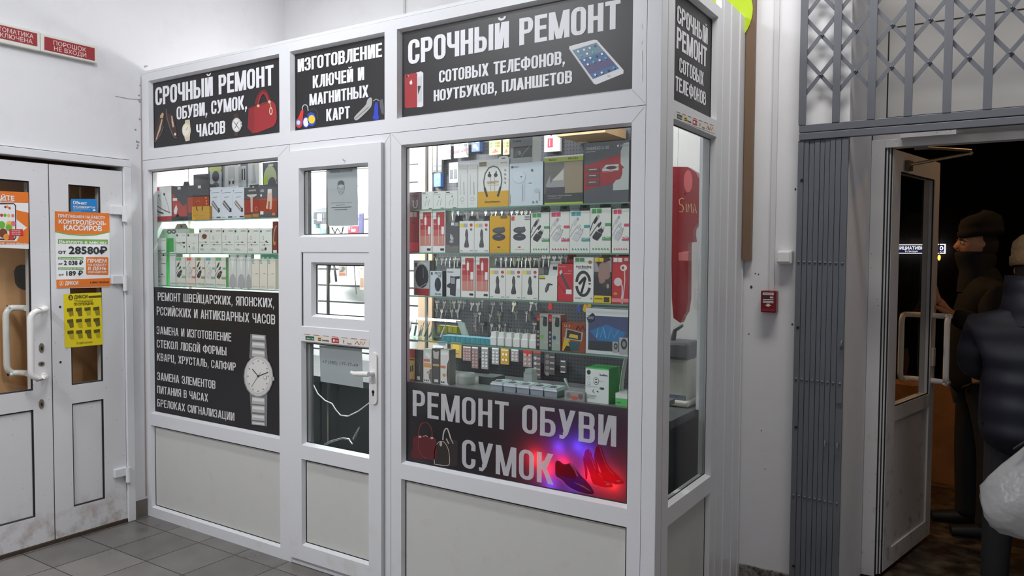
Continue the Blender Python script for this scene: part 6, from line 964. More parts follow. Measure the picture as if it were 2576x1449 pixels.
for i, (u, v, c, n) in enumerate(((1384, 770, (186, 50, 46), 'red and yellow key fob hanging below the third right shelf'), (1472, 775, (206, 160, 40), 'yellow key fob hanging left of its yellow pair'), (1482, 772, (206, 160, 40), 'yellow key fob hanging right of its yellow pair'), (1456, 776, (60, 80, 140), 'blue key fob hanging beside the yellow fobs'))):
    p = aty(u, v, .95); mb = MB().prism([(p.x+.016*math.cos(a)*(1 if math.sin(a) < 0 else .7), .95, p.z+.022*math.sin(a)) for a in [math.pi*k/8 for k in range(16)]], (0, .006, 0), mat(c, .4)); o = tag(mb.build('key_fob'), n, 'key fob'); MB().tube([(p.x+.006*math.cos(a), .953, p.z+.026+.006*math.sin(a)) for a in [math.pi*k/6 for k in range(12)]], .0012, STEEL, 6, closed=True).build('ring', o)
    MB().tube([(p.x, 1.052, p.z+.034), (p.x, .945, p.z+.031)], .0016, STEEL, 6).build('hook', peg)
# ------------------------------------------------------------ seen through the kiosk door and the side window
D1 = crop(700, 340, 4.83); D2 = crop(700, 630, 2.634); S2C = crop(1660, 280, 2.5); S3C = crop(1660, 780, 2.1667)
PG = yplane(YD+.0380)
NP = film('notice_paper', (196, 200, 203), (200, 204, 206), .35, .6)
def back_sheet(name, pts, label, m):
    return tag(MB().prism([PG.pt(u, v) for u, v in pts], (0, .0006, 0), m).build(name), label, 'notice')
nt_ = back_sheet('mask_notice', [D1(594, 385), D1(960, 377), D1(972, 1100), D1(606, 1106)], 'grey paper notice with a masked face behind the top door pane', NP)
mb = MB(); TK = mat((88, 90, 94), .6); LN = .0006
line_px(mb, PG, 'УВАЖАЕМЫЕ ПОСЕТИТЕЛИ!', *D1(630, 462), D1(630, 436)[1], D1(902, 452)[0], TK, .03, LN); mb.build('lettering', nt_)
mb = MB(); P_ = lambda L: [D1(*q) for q in L]
quad_px(mb, PG, P_([(722, 612), (724, 575), (745, 552), (782, 550), (802, 572), (803, 612), (795, 604), (765, 598), (735, 604)]), TK, LN)
stroke(mb, PG, P_([(724, 610), (722, 650), (735, 690), (745, 712), (765, 719), (785, 710), (797, 685), (804, 645), (803, 610)]), .8, TK, LN)
stroke(mb, PG, P_([(716, 645), (728, 640), (764, 656), (796, 638), (808, 642)]), .8, TK, LN)
for y in (668, 686, 702): stroke(mb, PG, P_([(742, y-6), (764, y), (788, y-8)]), .6, TK, LN)
for y, x0, x1, w in ((826, 640, 895, .8), (852, 706, 815, .8), (880, 648, 890, 1.8), (908, 684, 840, 1.6)): stroke(mb, PG, P_([(x0, y), ((x0+x1)/2, y-3), (x1, y-8)]), w, TK, LN)
mb.build('printed_face', nt_)
ph = back_sheet('phone_notice', [D2(272, 628), D2(553, 640), D2(563, 912), D2(280, 868)], 'white paper with a telephone number behind the lower door pane', NP)
mb = MB(); line_px(mb, PG, '+7 (985) 177-77-49', *D2(292, 746), D2(292, 724)[1], D2(528, 766)[0], TK, .0, LN, v1=D2(528, 766)[1]); mb.build('lettering', ph)
# goods on the slat wall (plane y = 1.0)
def hung(name, K_, x0, x1, y0, y1, c, items, label, cat='pack', y=1.0, d=.012, clear=None):
    u0, v0 = K_(x0, y0); u1, v1 = K_(x1, y1); o = pack(name, label, cat, u0, u1, v0, ('v', v1), c, c, items, y=y, d=d, clear=clear)
    cx = aty((u0+u1)/2, v0, y); MB().tube([(cx.x, 1.058, cx.z-.008), (cx.x, y-.02, cx.z-.012)], .002, STEEL, 6).build('hook', bpy.data.objects['slat_wall']); return o
dome = [('R', .06, .02, .94, .22, (176, 178, 180)), ('E', .5, .22, .44, .16, (176, 178, 180)), ('R', .3, .93, .7, .97, (90, 90, 92))]
hung('case_pack', D1, 362, 440, 560, 900, (232, 232, 232), dome, 'white phone glass pack, leftmost behind the top door pane')
hung('case_pack', D1, 444, 512, 505, 890, (226, 226, 226), dome, 'white phone glass pack, second from the left behind the top door pane')
hung('case_pack', D1, 516, 592, 560, 880, (232, 232, 232), dome, 'white phone glass pack touching the notice on its left side')
hung('case_pack', D1, 972, 1040, 470, 850, (222, 222, 222), dome, 'pair of clear packs leaning right of the notice')
hung('case_pack', D1, 1042, 1094, 520, 868, (230, 230, 230), dome, 'white phone glass pack at the right edge of the top door pane')
hung('teal_pack', D1, 360, 505, 965, 1226, (128, 172, 176), [('R', .22, 0, .26, 1, (200, 220, 220)), ('R', .5, 0, .54, 1, (200, 220, 220)), ('R', .8, 0, .84, 1, (200, 220, 220))], 'teal hang packs at the lower left of the top door pane', y=.97)
hung('wallet_case', D1, 430, 590, 935, 1078, (62, 62, 66), [('R', .28, .24, .62, .86, (170, 176, 180)), ('S', [(.75, .1), (.78, .9)], .05, (90, 90, 94))], 'black wallet case hanging left of the notice', y=.95, d=.02)
hung('red_card', D1, 846, 972, 1105, 1222, (206, 52, 66), [('R', .34, .42, .74, .70, (230, 226, 222)), ('S', [(.1, .05), (.3, .5), (.5, .3), (.7, .5), (.9, .1)], .03, (120, 30, 40)), ('E', .14, .88, .06, .07, WHT), ('E', .14, .7, .06, .07, WHT)], 'red cable card under the notice in the top door pane', y=.96)
hung('strap', D1, 975, 1026, 950, 1212, (74, 74, 104), [], 'navy blue strap hanging right of the notice', 'strap', y=.96)
def cable(name, pts, r, m, label, cat='cable', par=None): return tag(MB().tube(pts, r, m, 8).build(name), label, cat)
def yp(K_, L, y): return [tuple(aty(*K_(*q), y)) for q in L]
cable('white_cable', yp(D1, [(600, 960), (578, 1010), (585, 1080), (615, 1115), (655, 1112)], .96), .005, WH, 'looped white cable hanging left of the notice foot')
cable('black_cable', yp(D1, [(650, 1115), (690, 1190), (720, 1130), (770, 1210), (790, 1110)], .97), .005, GASK, 'black cable bundle under the notice in the top door pane')
cable('black_cable', yp(D2, [(338, 218), (336, 150), (345, 92), (368, 92), (378, 150), (384, 208)], .96), .008, GASK, 'black folded cable hanging in the vent window')
cable('usb_cable', yp(D2, [(503, 100), (508, 180), (516, 270), (518, 290)], .96), .003, mat((80, 80, 84), .5), 'thin grey usb cable dangling in the vent window')
hung('plug_bag', D2, 452, 532, 100, 182, (214, 214, 214), [('E', .5, .5, .3, .3, (236, 236, 236))], 'clear bag of white plugs at the top of the vent window', y=.975)
hung('usb_pack', D2, 400, 455, 98, 172, (150, 140, 132), [('R', .1, .1, .8, .3, (150, 90, 60)), ('P', [(.1, .4), (.6, .9), (.9, .7), (.5, .4)], (90, 88, 86))], 'small brown card at the top of the vent window', y=.975)
hung('usb_pack', D2, 540, 568, 108, 260, (176, 168, 160), [('R', .1, .1, .9, .5, (150, 120, 100))], 'beige hang pack at the right of the vent window', y=.975)
c1 = yp(D2, [(208, 848), (232, 890), (262, 950), (310, 995), (356, 1015), (380, 1055), (412, 1092), (462, 1099), (530, 1066), (604, 1010)], .20); cable('white_cable', c1, .0035, WH, 'white cable drooping across the lower door pane')
cable('black_cable', yp(D2, [(204, 780), (228, 810), (230, 825), (206, 838)], .30), .004, GASK, 'short black cable loop at the left of the lower door pane')
st = thing('swivel_chair', 'swivel chair with bright chrome arms behind the lower door pane', 'chair', (-1.75, .26, 0))
ch1 = yp(D2, [(312, 1290), (345, 1268), (430, 1244), (470, 1252), (492, 1285)], .24); MB().tube(ch1, [.010, .008, .006, .006, .005], CHROME, 10).build('arm', st)
ch2 = yp(D2, [(500, 1250), (515, 1228), (535, 1180), (540, 1168)], .26); MB().tube(ch2, [.009, .012, .007, .003], CHROME, 10).build('arm', st)
cx_, cz_ = -1.74, ch1[0][2]
MB().lathe((cx_, .26, 0), [(.02, .06), (.02, cz_-.1)], GASK, 12).build('post', st); MB().box(cx_-.17, cx_+.17, .12, .39, cz_-.14, cz_-.08, mat((40, 42, 44), .6)).build('seat', st, bevel=.01)
b_ = MB()
for k in range(5):
    a = k*1.2566+.3; b_.tube([(cx_, .26, .07), (cx_+.20*math.cos(a), .245+.115*math.sin(a), .035)], [.018, .012], GASK, 8).ball((cx_+.20*math.cos(a), .245+.115*math.sin(a), .02), .018, GASK, 8)
b_.build('star_base', st)
# right end of the counter: big red key, key cutting machine
RK = clear_plastic('red_key_plastic', (150, 36, 42), .97, .25)
ky = .86; Pk = lambda L: [aty(*S2C(*q), ky) for q in L]
kt = thing('key_sign', 'giant red key shaped sign hanging in the side window', 'sign', tuple(Pk([(120, 1330)])[0]))
MB().prism(Pk([(-60, 420), (-20, 370), (60, 348), (175, 350), (225, 382), (254, 440), (263, 520), (250, 690), (210, 740), (207, 775), (213, 820), (180, 826), (178, 1180), (165, 1262), (148, 1290), (130, 1332), (85, 1300), (75, 1180), (72, 826), (30, 820), (25, 750), (-30, 700), (-70, 560)]), (0, .045, 0), RK).build('body', kt, bevel=.004)
mb = MB(); pk_ = yplane(ky-.0005); GLD = mat((226, 176, 120), .4); kk = lambda L: [S2C(*q) for q in L]
stroke(mb, pk_, kk([(152, 552), (138, 545), (122, 558), (124, 585), (142, 592), (150, 610), (140, 634), (122, 630)]), 2.4, GLD, .0004); stroke(mb, pk_, kk([(165, 580), (167, 634)]), 2, GLD, .0004); stroke(mb, pk_, kk([(176, 636), (180, 582), (188, 612), (198, 580), (200, 636)]), 2, GLD, .0006); stroke(mb, pk_, kk([(208, 640), (218, 580), (230, 640)]), 2, GLD, .0004); stroke(mb, pk_, kk([(212, 620), (226, 620)]), 1.6, GLD, .0008); mb.build('lettering', kt)
mb = MB(); quad_px(mb, pk_, kk([(118, 888), (180, 882), (178, 940), (118, 938)]), mat((216, 110, 108), .4), .0004); mb.build('pale_band', kt)
mb = MB(); ell(mb, pk_, *S2C(178, 440), 11, 28, mat((214, 96, 98), .3), .0004); mb.build('key_hole', kt)
w0 = Pk([(110, 350)])[0]; MB().tube([w0, (w0.x, ky+.02, 2.6)], .0015, STEEL, 6).build('hanging_wire', kt)
my = .74; A = lambda x, y, yy=my: aty(*S3C(x, y), yy)
mt_ = thing('key_cutting_machine', 'cream key cutting machine on the counter in the side window', 'machine', (A(100, 600).x, my+.1, CZ)); CRM = mat((206, 204, 192), .3)
x0, x1 = A(-40, 500).x, A(160, 500).x
MB().box(x0, x1+.004, my-.03, my+.2, CZ+.002, max(CZ+.03, A(100, 545).z), CRM).build('base', mt_, bevel=.008); MB().box(x0+.02, x1-.012, my+.0, my+.16, A(100, 545).z, A(100, 265).z, CRM).build('housing', mt_, bevel=.02)
MB().box(x0, x1-.004, my-.02, my+.14, A(100, 270).z, A(100, 172).z, mat((96, 98, 98), .4)).build('motor_cover', mt_, bevel=.015)
MB().box(x0+.03, A(142, 480).x, my-.008, my+.0, A(100, 512).z, A(100, 462).z, mat((110, 116, 130), .4)).build('badge', mt_)
tz = A(80, 172); MB().tube([(tz.x-.03, my+.05, tz.z), (tz.x-.02, my+.05, tz.z+.05), (tz.x+.02, my+.05, tz.z+.075)], [.016, .013, .008], mat((110, 112, 112), .35), 10).build('lever', mt_)
tag(MB().box(-.095, -.075, .705, .75, .906, 2.7, WHITE).build('curtain_post'), 'white upright post just inside the side window', 'post')
tag(MB().box(XW+.002, -.105, YB-.003, YB-.0005, .95, 2.6, mat((226, 226, 224), .5)).build('back_lining'), 'pale lining sheet covering the wall behind the kiosk boards', 'lining')
tag(MB().box(-.415, -.06, 1.04, 1.055, CZ, 2.72, mat((222, 222, 218), .45)).build('white_board'), 'plain white board on the back wall in the side window', 'board')
# ------------------------------------------------------------ entrance side of the hall
bs = thing('sign_board', 'brown sign board with a lime green disc behind the kiosk', 'sign', (-.3, YB-.02, 1.592))
MB().box(-.75, .0, YB-.035, YB-.004, 2.76, 3.55, mat((122, 98, 78), .5)).box(.004, .045, YB-.035, YB-.004, 1.592, 3.55, mat((122, 98, 78), .5)).build('board', bs)
MB().prism([(-.1412+.1766*math.cos(2*math.pi*k/48), YB-.041, 2.7873+.1766*math.sin(2*math.pi*k/48)) for k in range(48)], (0, .006, 0), mat((186, 214, 30), .45)).build('disc', bs)
xa = aty(1942, 380, YB-.012).x; za = aty(1930, 731, YB-.02).z
tag(MB().box(xa, xa+.022, YB-.013, YB, za, 3.6, mat((214, 214, 216), .5)).build('cable_trunking'), 'thin white cable trunking running down the wall to the red box', 'cable trunking')
E5 = crop(1860, 380, 2.787)
def wall_box(name, label, cat, L, d, m, bev=.005):
    p0, p1 = aty(*E5(L[0], L[2]), YB-d), aty(*E5(L[1], L[3]), YB-d); t = thing(name, label, cat, ((p0.x+p1.x)/2, YB-d/2, p1.z))
    MB().box(p0.x, p1.x, YB-d, YB-.0005, p1.z, p0.z, m).build('case', t, bevel=bev); return t, p0, p1
t, p0, p1 = wall_box('fire_call_point', 'dark red fire call point with a white arrow on the entrance wall', 'call point', (150, 256, 978, 1135), .045, mat((116, 20, 28), .25))
pl = yplane(YB-.046); mb = MB(); W3_ = mat((222, 210, 210), .5)
X_ = lambda f: p0.x+(p1.x-p0.x)*f; Z_ = lambda f: p1.z+(p0.z-p1.z)*f
def R_(a0, a1, b0, b1, m, l=.0004): mb.poly([pl.p(X_(a0), Z_(b0), l), pl.p(X_(a1), Z_(b0), l), pl.p(X_(a1), Z_(b1), l), pl.p(X_(a0), Z_(b1), l)], m)
R_(.14, .84, .80, .92, W3_); put_text(mb, pl, 'ПУСК', X_(.22), Z_(.83), (p0.z-p1.z)*.06, mat((90, 20, 28), .5), width=(p1.x-p0.x)*.54, lift=.0008)
R_(.2, .56, .66, .77, DGR); R_(.6, .82, .66, .74, W3_)
for b in (.58, .50, .44): R_(.16, .84, b, b+.035, W3_)
mb.poly([pl.p(X_(a), Z_(b), .0004) for a, b in ((.5, .26), (.72, .35), (.6, .35), (.6, .41), (.4, .41), (.4, .35), (.28, .35))], W3_); mb.build('printed_label', t)
MB().box(X_(.06), X_(.94), YB-.052, YB-.045, Z_(.06), Z_(.16), mat((150, 26, 36), .2)).build('flap', t, bevel=.002)
t, p0, p1 = wall_box('light_switch', 'square white light switch on the wall beside the gate', 'switch', (264, 366, 698, 792), .042, mat((224, 224, 224), .35))
MB().box(X_(.03), X_(.88), YB-.050, YB-.042, Z_(.14), Z_(.9), mat((234, 234, 234), .3)).build('rocker', t, bevel=.003)
mb = MB(); pl = yplane(YB-.0012)
for (u, v, r) in ((1890, 722, 4), (1863, 811, 6), (1884, 840, 2), (1900, 688, 2), (1908, 690, 2), (2001, 476, 3), (1993, 816, 3), (1915, 1083, 1.5), (1924, 1180, 1.5)):
    ell(mb, pl, u, v, r*.8, r, mat((70, 66, 64), .9), 0, 7)
tag(mb.build('wall_nick'), 'small dark nicks and drill holes in the white entrance wall', 'nicks', kind='stuff')
# ------------------------------------------------------------ folding grille gate
GM = mat((104, 107, 115), .42, key='gate_paint', noise=.05); GY = 1.035
gt = thing('folding_gate', 'grey folding lattice gate, folded left below and fixed above the doorway', 'gate', (.4, GY, 0))
zA0, zA1 = aty(2030, 333.5, GY).z, aty(2030, 314.8, GY).z; zB0, zB1 = aty(2030, 352.4, GY).z, aty(2030, 335.5, GY).z
gx0 = aty(2011, 345, GY).x
MB().box(gx0, 2.3, GY-.012, GY+.02, zA0, zA1, GM).build('rail', gt, bevel=.002); MB().box(gx0, 2.3, GY-.012, GY+.02, zB0, zB1, GM).build('rail', gt, bevel=.002)
bx = [.2765+.1447*i for i in range(13)]; ZT = 3.7
zc0 = aty(2242.6, 167.5, GY).z; pit = aty(2245, 62, GY).z-zc0
b0 = None
for i, x in enumerate(bx):
    o = MB().box(x-.016, x+.016, GY-.014, GY-.004, zA1, ZT, GM).build('vertical_bar', gt, bevel=.001)
def strip(a, b, yo):
    d = (Vector(b)-Vector(a)); L = d.length; d.normalize(); n = Vector((-d.z, 0, d.x))*.0085
    return MB().prism([Vector(a)+n, Vector(a)-n, Vector(b)-n, Vector(b)+n], (0, .004, 0), GM)
for i in range(len(bx)-1):
    for j in range(5):
        zc = zc0+pit*j
        strip((bx[i], GY, zc-pit/2), (bx[i+1], GY, zc+pit/2), 0).build('lattice_strip', gt); strip((bx[i], GY+.006, zc+pit/2), (bx[i+1], GY+.006, zc-pit/2), 0).build('lattice_strip', gt)
        MB().lathe(((bx[i]+bx[i+1])/2, GY, zc), [(.006, 0), (.005, .004), (.001, .005)], GM, 8, 'y').build('rivet', gt)
us = [1999, 2014, 2027, 2040.5, 2054, 2066, 2079, 2093, 2107.6, 2125.5]; X9 = [aty(u, 800, GY).x for u in us]
rz = [aty(2030, 659, GY).z, aty(2030, 955, GY).z, aty(2010, 1247, GY).z]
for i in range(9):
    y = GY-(.006 if i in (0, 6, 7, 8) else .002+.002*(i % 2))
    m = MB().box(X9[i]+.0006, X9[i+1]-.0012, y, y+.014, .012, zB0-.002, GM); o = m.build('folded_bar', gt, bevel=.0012)
    for z in rz: MB().lathe(((X9[i]+X9[i+1])/2, y, z-.0006*i), [(.0065, 0), (.005, .004), (.001, .0055)], GM, 10, 'y').build('rivet', gt)
    if i == 0:
        for v in (287, 453, 824, 1075, 1424): q = aty({287: 2018, 453: 2017, 824: 2007, 1075: 2002, 1424: 1996}[v], v, y-.001); MB().lathe((q.x, y-.0005, q.z), [(.007, 0), (.006, .003)], GASK, 10, 'y').build('bolt', gt)
lq = aty(2110, 1003, GY-.02); MB().prism([(lq.x-.012, GY-.014, lq.z-.022), (lq.x+.012, GY-.014, lq.z-.022), (lq.x+.012, GY-.014, lq.z+.012)]+[(lq.x+.012*math.cos(a), GY-.014, lq.z+.012+.012*math.sin(a)) for a in (.6, 1.2, 1.9, 2.5)]+[(lq.x-.012, GY-.014, lq.z+.012)], (0, .006, 0), GM).build('latch_plate', gt, bevel=.001)
for u, v in ((2076, 1110), (2107, 1116)): q = aty(u, v, GY-.012); MB().tube([(q.x, GY-.008, q.z), (q.x, GY-.022, q.z), (q.x, GY-.024, q.z-.022)], .0045, GM, 8).build('hook', gt)
q = aty(2117, 868, GY-.012); MB().tube([(q.x, GY-.006, q.z+.018), (q.x, GY-.022, q.z+.010), (q.x, GY-.022, q.z-.012), (q.x, GY-.006, q.z-.018)], .0045, GM, 8).build('staple', gt)
# ------------------------------------------------------------ doorway: frame, transom, open door leaf
FW = stained('entrance_pvc', (220, 219, 220), (120, 104, 92), 12, .56, .76, zmax=1.0, rough=.35, spots=20)
d2 = thing('door_2', 'white entrance doorway with its glazed leaf standing open to the street', 'door', (.6, 1.53, 0), kind='structure')
mb = MB().box(.507, .568, 1.50, 1.57, 0, 2.19, FW).box(.568, 2.2, 1.50, 1.57, 2.150, 2.19, FW); mb.build('frame', d2, bevel=.002)
mb = MB()
for k, (a, b, m) in enumerate(((.568, .574, GASK), (.574, .581, FW), (.581, .586, GASK), (.586, .593, FW), (.593, .600, GASK))): mb.box(a, b, 1.506+k*.006, 1.565, .012, 2.150, m)
mb.build('rebate_seal', d2)
hA = Vector((.602, 1.53, 0)); an = math.radians(12); dv = Vector((math.sin(an), math.cos(an), 0)); nv = Vector((math.cos(an), -math.sin(an), 0)); th = .056
LG = .757
def lb(mb, s0, s1, z0, z1, n0, n1, m):
    c = hA+dv*((s0+s1)/2)+nv*((n0+n1)/2)+Vector((0, 0, (z0+z1)/2)); return mb.obox(c, dv*((s1-s0)/2), nv*((n1-n0)/2), Vector((0, 0, (z1-z0)/2)), m)
mb = MB(); z0, z1 = .022, 2.146; G0, G1, Q0, Q1 = .845, 2.045, .115, .772; sA, sB = .118, .672
lb(mb, 0, sA, z0, z1, -th, 0, FW); lb(mb, sB, LG, z0, z1, -th, 0, FW); lb(mb, sA, sB, G1, z1, -th, 0, FW); lb(mb, sA, sB, Q1, G0, -th, 0, FW); lb(mb, sA, sB, z0, Q0, -th, 0, FW); lf = mb.build('leaf', d2)
mb = MB(); lb(mb, sA, sB, G0, G1, -.032, -.028, glass('street_glass', (.94, .94, .92), .8)); mb.build('pane', lf)
mb = MB(); lb(mb, sA, sB, Q0, Q1, -.05, -.008, FW); mb.build('bottom_panel', lf)
mb = MB()
for s in (sA, sB-.006): lb(mb, s, s+.006, G0, G1, -.010, -.004, GASK)
for z in (G0, G1-.006): lb(mb, sA, sB, z, z+.006, -.010, -.004, GASK)
mb.build('gasket', lf)
def lp_(s, n, z): return tuple(hA+dv*s+nv*n+Vector((0, 0, z)))
hz0, hz1 = .915, 1.285
for sg in (1, -1):
    n0 = 0.0 if sg > 0 else -th; no = .085*sg+n0
    ubar([lp_(.71, n0, hz1), lp_(.71, no, hz1), lp_(.66 if sg > 0 else .63, no, hz1), lp_(.66 if sg > 0 else .63, no, hz0), lp_(.71, no, hz0), lp_(.71, n0, hz0)], .0155, 'pull_handle', lf, WH)
mb = MB(); lb(mb, .70, .735, 1.0, 1.10, 0, .010, mat((200, 196, 186), .4)); mb.build('lock_plate', lf)
sh = Vector(lp_(.20, .012, 2.085)); el = aty(2442, 386, 1.85); hd_ = aty(2312, 370, 1.54)
cl = bpy.data.objects.new('door_closer', None); COL.objects.link(cl); cl.parent = d2; WO[cl.name] = WO[d2.name]
AL = mat((176, 166, 146), .35, .7)
mb = MB(); lb(mb, .165, .235, 2.055, 2.105, 0, .02, mat((90, 82, 70), .5)); mb.build('shoe', cl)
MB().tube([sh, el], .008, AL, 8).ball(el, .012, AL, 8).build('arm', cl); MB().tube([(el.x, el.y, el.z+.016), (hd_.x, hd_.y, hd_.z)], .008, AL, 8).build('arm', cl); MB().box(hd_.x-.02, hd_.x+.035, 1.535, 1.575, hd_.z-.01, 2.150, mat((120, 122, 126), .5)).build('bracket', cl)
# transom panel and cable cover over the doorway
mb = MB().box(.507, 2.25, 1.53, 1.60, 2.19, ZC, mat((206, 204, 202), .55)); struct(mb.build('trim_2'))
mb = MB(); ty = 1.5295; a0 = aty(2231, 297, ty); a1 = aty(2245, 85, ty); zt = aty(2300, 62, ty).z
for x0, x1, z0, z1 in ((a0.x-.003, a0.x+.003, a0.z, zt), (a0.x, 2.2, a0.z-.003, a0.z+.003), (a0.x, 2.2, zt-.003, zt+.003)): mb.box(x0, x1, ty-.001, ty, z0, z1, GASK)
struct(mb.build('trim_3'))
c0, c1, c2, c3 = aty(2200, 350, 1.42), aty(2263, 340, 1.42), aty(2405, 330, 1.42), aty(2576, 312, 1.42)
mb = MB()
for a, b, zt_, zb_ in ((c1.x, c2.x, 2.245, 2.185), (c2.x+.003, 2.25, 2.262, 2.205)): mb.box(a, b, 1.44, 1.499, zb_, zt_, FW)
tag(mb.build('cable_cover'), 'white plastic cable cover in two lengths above the entrance door', 'cable cover')
# wall jamb splay
struct(MB().prism([(GX0, YB+.0005, 0), (.5065, 1.499, 0), (GX0, 1.499, 0)], (0, 0, ZC), WALLW).build('trim_4'))
struct(MB().box(GX0-.012, GX0+.004, YB-.003, YB+.003, 0, 2.2, mat((224, 222, 216), .6)).build('lit_edge_strip'))  # pale strip added, its colour stands for the lit wall corner edge
# ------------------------------------------------------------ the dark street outside
def wet_ground():
    m = bpy.data.materials.new('wet_asphalt'); m.use_nodes = True; nt = m.node_tree; b = nt.nodes['Principled BSDF']; N = nt.nodes.new; L = nt.links.new
    g = N('ShaderNodeNewGeometry'); n = N('ShaderNodeTexNoise'); n.inputs['Scale'].default_value = 9; n.inputs['Detail'].default_value = 10; L(g.outputs['Position'], n.inputs['Vector'])
    r = N('ShaderNodeValToRGB'); r.color_ramp.elements[0].color = rgb((40, 34, 28)); r.color_ramp.elements[1].color = rgb((92, 78, 60)); r.color_ramp.elements[0].position = .4; r.color_ramp.elements[1].position = .7; L(n.outputs[0], r.inputs[0]); L(r.outputs[0], b.inputs['Base Color'])
    q = N('ShaderNodeMapRange'); q.inputs[1].default_value = .35; q.inputs[2].default_value = .65; q.inputs[3].default_value = .12; q.inputs[4].default_value = .7; L(n.outputs[0], q.inputs[0]); L(q.outputs[0], b.inputs['Roughness'])
    bp = N('ShaderNodeBump'); bp.inputs['Distance'].default_value = .02; bp.inputs['Strength'].default_value = .7; L(n.outputs[0], bp.inputs['Height']); L(bp.outputs[0], b.inputs['Normal']); return m
WG = wet_ground(); struct(MB().box(-4, 9, 1.44, 20, -.12, -.004, WG).build('ground'), 'dark wet asphalt outside the entrance door', 'ground')
mb = MB(); rs = random.Random(9); top = [(.1+i*.22, .70+rs.uniform(-.03, .03)) for i in range(16)]
mb.prism([(.1, 3.55, -.02)]+[(3.4, 3.55, -.02)]+[(x, 3.55, z) for x, z in reversed(top)], (0, .25, 0), mat((176, 128, 86), .8, noise=.35, nscale=5, bump=.4)); tag(mb.build('low_wall'), 'low brown rendered wall standing outside across the pavement', 'wall', kind='thing')
struct(MB().box(-8, 10, 9.4, 9.6, -.02, 9, mat((34, 28, 26), .9, noise=.3, nscale=2)).build('wall_street'), 'dark building wall across the street at night', 'wall')
SBL = mat((34, 40, 84), .4, key='street_sign_blue', emit=.7); SWH = mat((236, 236, 240), .4, key='street_sign_white', emit=1.0)
def plate(u0, u1, v0, v1, label, rows):
    a, b = aty(u0, v0, 9.3), aty(u1, v1, 9.3); t = thing('street_sign', label, 'sign', ((a.x+b.x)/2, 9.35, b.z)); MB().box(a.x-.012, b.x+.012, 9.302, 9.40, b.z-.012, a.z+.012, SWH).build('rim', t); MB().box(a.x, b.x, 9.298, 9.302, b.z, a.z, SBL).build('panel', t)
    mb = MB(); pl = yplane(9.297)
    for s, f0, f1, g0, g1 in rows: put_text(mb, pl, s, a.x+(b.x-a.x)*f0, b.z+(a.z-b.z)*g0, (a.z-b.z)*(g1-g0), SWH, width=(b.x-a.x)*(f1-f0), lift=.001, bold=.04)
    mb.build('lettering', t)
plate(2242, 2345, 617, 636, 'lit blue street name plate seen through the open door glass', [('ИНИЦИАТИВНАЯ', .06, .94, .42, .84), ('УЛИЦА', .34, .66, .10, .28)])
plate(2354, 2375, 616, 636, 'lit blue house number plate just beyond the door edge', [('10', .12, .88, .34, .86), ('к.1', .5, .9, .08, .22)])
q = aty(2362.5, 648, 9.0); tag(MB().ball(q, .022, mat((255, 150, 40), .5, key='amber_lamp', emit=6.0), 8, (.8, .8, 1.8)).lathe((q.x, q.y, q.z+.03), [(.004, 0), (.004, 7)], GASK, 6).build('street_lantern'), 'tiny amber lantern glowing across the street under the number plate', 'lantern')
# ------------------------------------------------------------ people at the doorway
def skin_fig(name, verts, edges, radii, m, parent=None, origin=None, root=0, sub=2, label=None):
    org = WO[parent.name] if parent is not None else Vector(origin)
    me = bpy.data.meshes.new(name); me.from_pydata([Vector(v)-org for v in verts], edges, []); me.materials.append(m)
    o = bpy.data.objects.new(name, me); COL.objects.link(o); WO[o.name] = org
    if parent is not None: o.parent = parent
    else: o.location = org
    sk = o.modifiers.new('skin', 'SKIN'); sk.use_smooth_shade = True
    for i, r in enumerate(radii):
        sv = me.skin_vertices[0].data[i]; sv.radius = (r, r) if not isinstance(r, tuple) else r; sv.use_root = (i == root)
    s = o.modifiers.new('smooth', 'SUBSURF'); s.levels = sub; s.render_levels = sub
    if label: o['label'] = label
    return o
def head_mesh(c, face, m, sc=1.0):
    """head with brow, eye sockets, nose, mouth, chin and ears; face = direction looked at"""
    f = Vector(face).normalized(); s = f.cross(Vector((0, 0, 1))).normalized(); u = s.cross(f); c = Vector(c); n, k = 32, 26; vs = []
    bump = lambda x, y, cx, cy, sx, sy: math.exp(-((x-cx)/sx)**2-((y-cy)/sy)**2)
    for i in range(k+1):
        t = math.pi*i/k; z = math.cos(t); r = math.sin(t)
        for j in range(n):
            a = 2*math.pi*j/n; x = math.sin(a)*r; y = math.cos(a)*r
            w = .074*(1-.22*max(0, -z-.1)); d = .098*(1 if y < 0 else .95); h = .118
            P = Vector((x*w, y*d, z*h))
            if y > 0:
                g = bump(x, z, 0, -.16, .16, .16)*.026+bump(x, z, 0, .02, .11, .16)*.010+bump(x, z, 0, -.52, .30, .08)*.008+bump(x, z, 0, -.80, .3, .14)*.012+bump(x, z, 0, .20, .5, .10)*.005
                g -= bump(x, z, .38, .06, .18, .11)*.011+bump(x, z, -.38, .06, .18, .11)*.011+bump(x, z, 0, -.40, .22, .05)*.004
                P += Vector((0, g*y, 0))
            for sg in (-1, 1):
                e = math.exp(-((y+.05)/.14)**2-((z+.02)/.22)**2) if x*sg > .6 else 0; P += Vector((sg*e*.014, -e*.006, 0))
            vs.append(c+(s*P.x+f*P.y+u*P.z)*sc)
    fs = [(i*n+j, (i+1)*n+j, (i+1)*n+(j+1) % n, i*n+(j+1) % n) for i in range(k) for j in range(n)]
    return MB().add(vs, fs, m, True), f, s, u
SKIN = mat((196, 142, 108), .5, key='skin', noise=.08, nscale=30)
DARKT = mat((30, 30, 34), .8, key='dark_trousers', noise=.2)
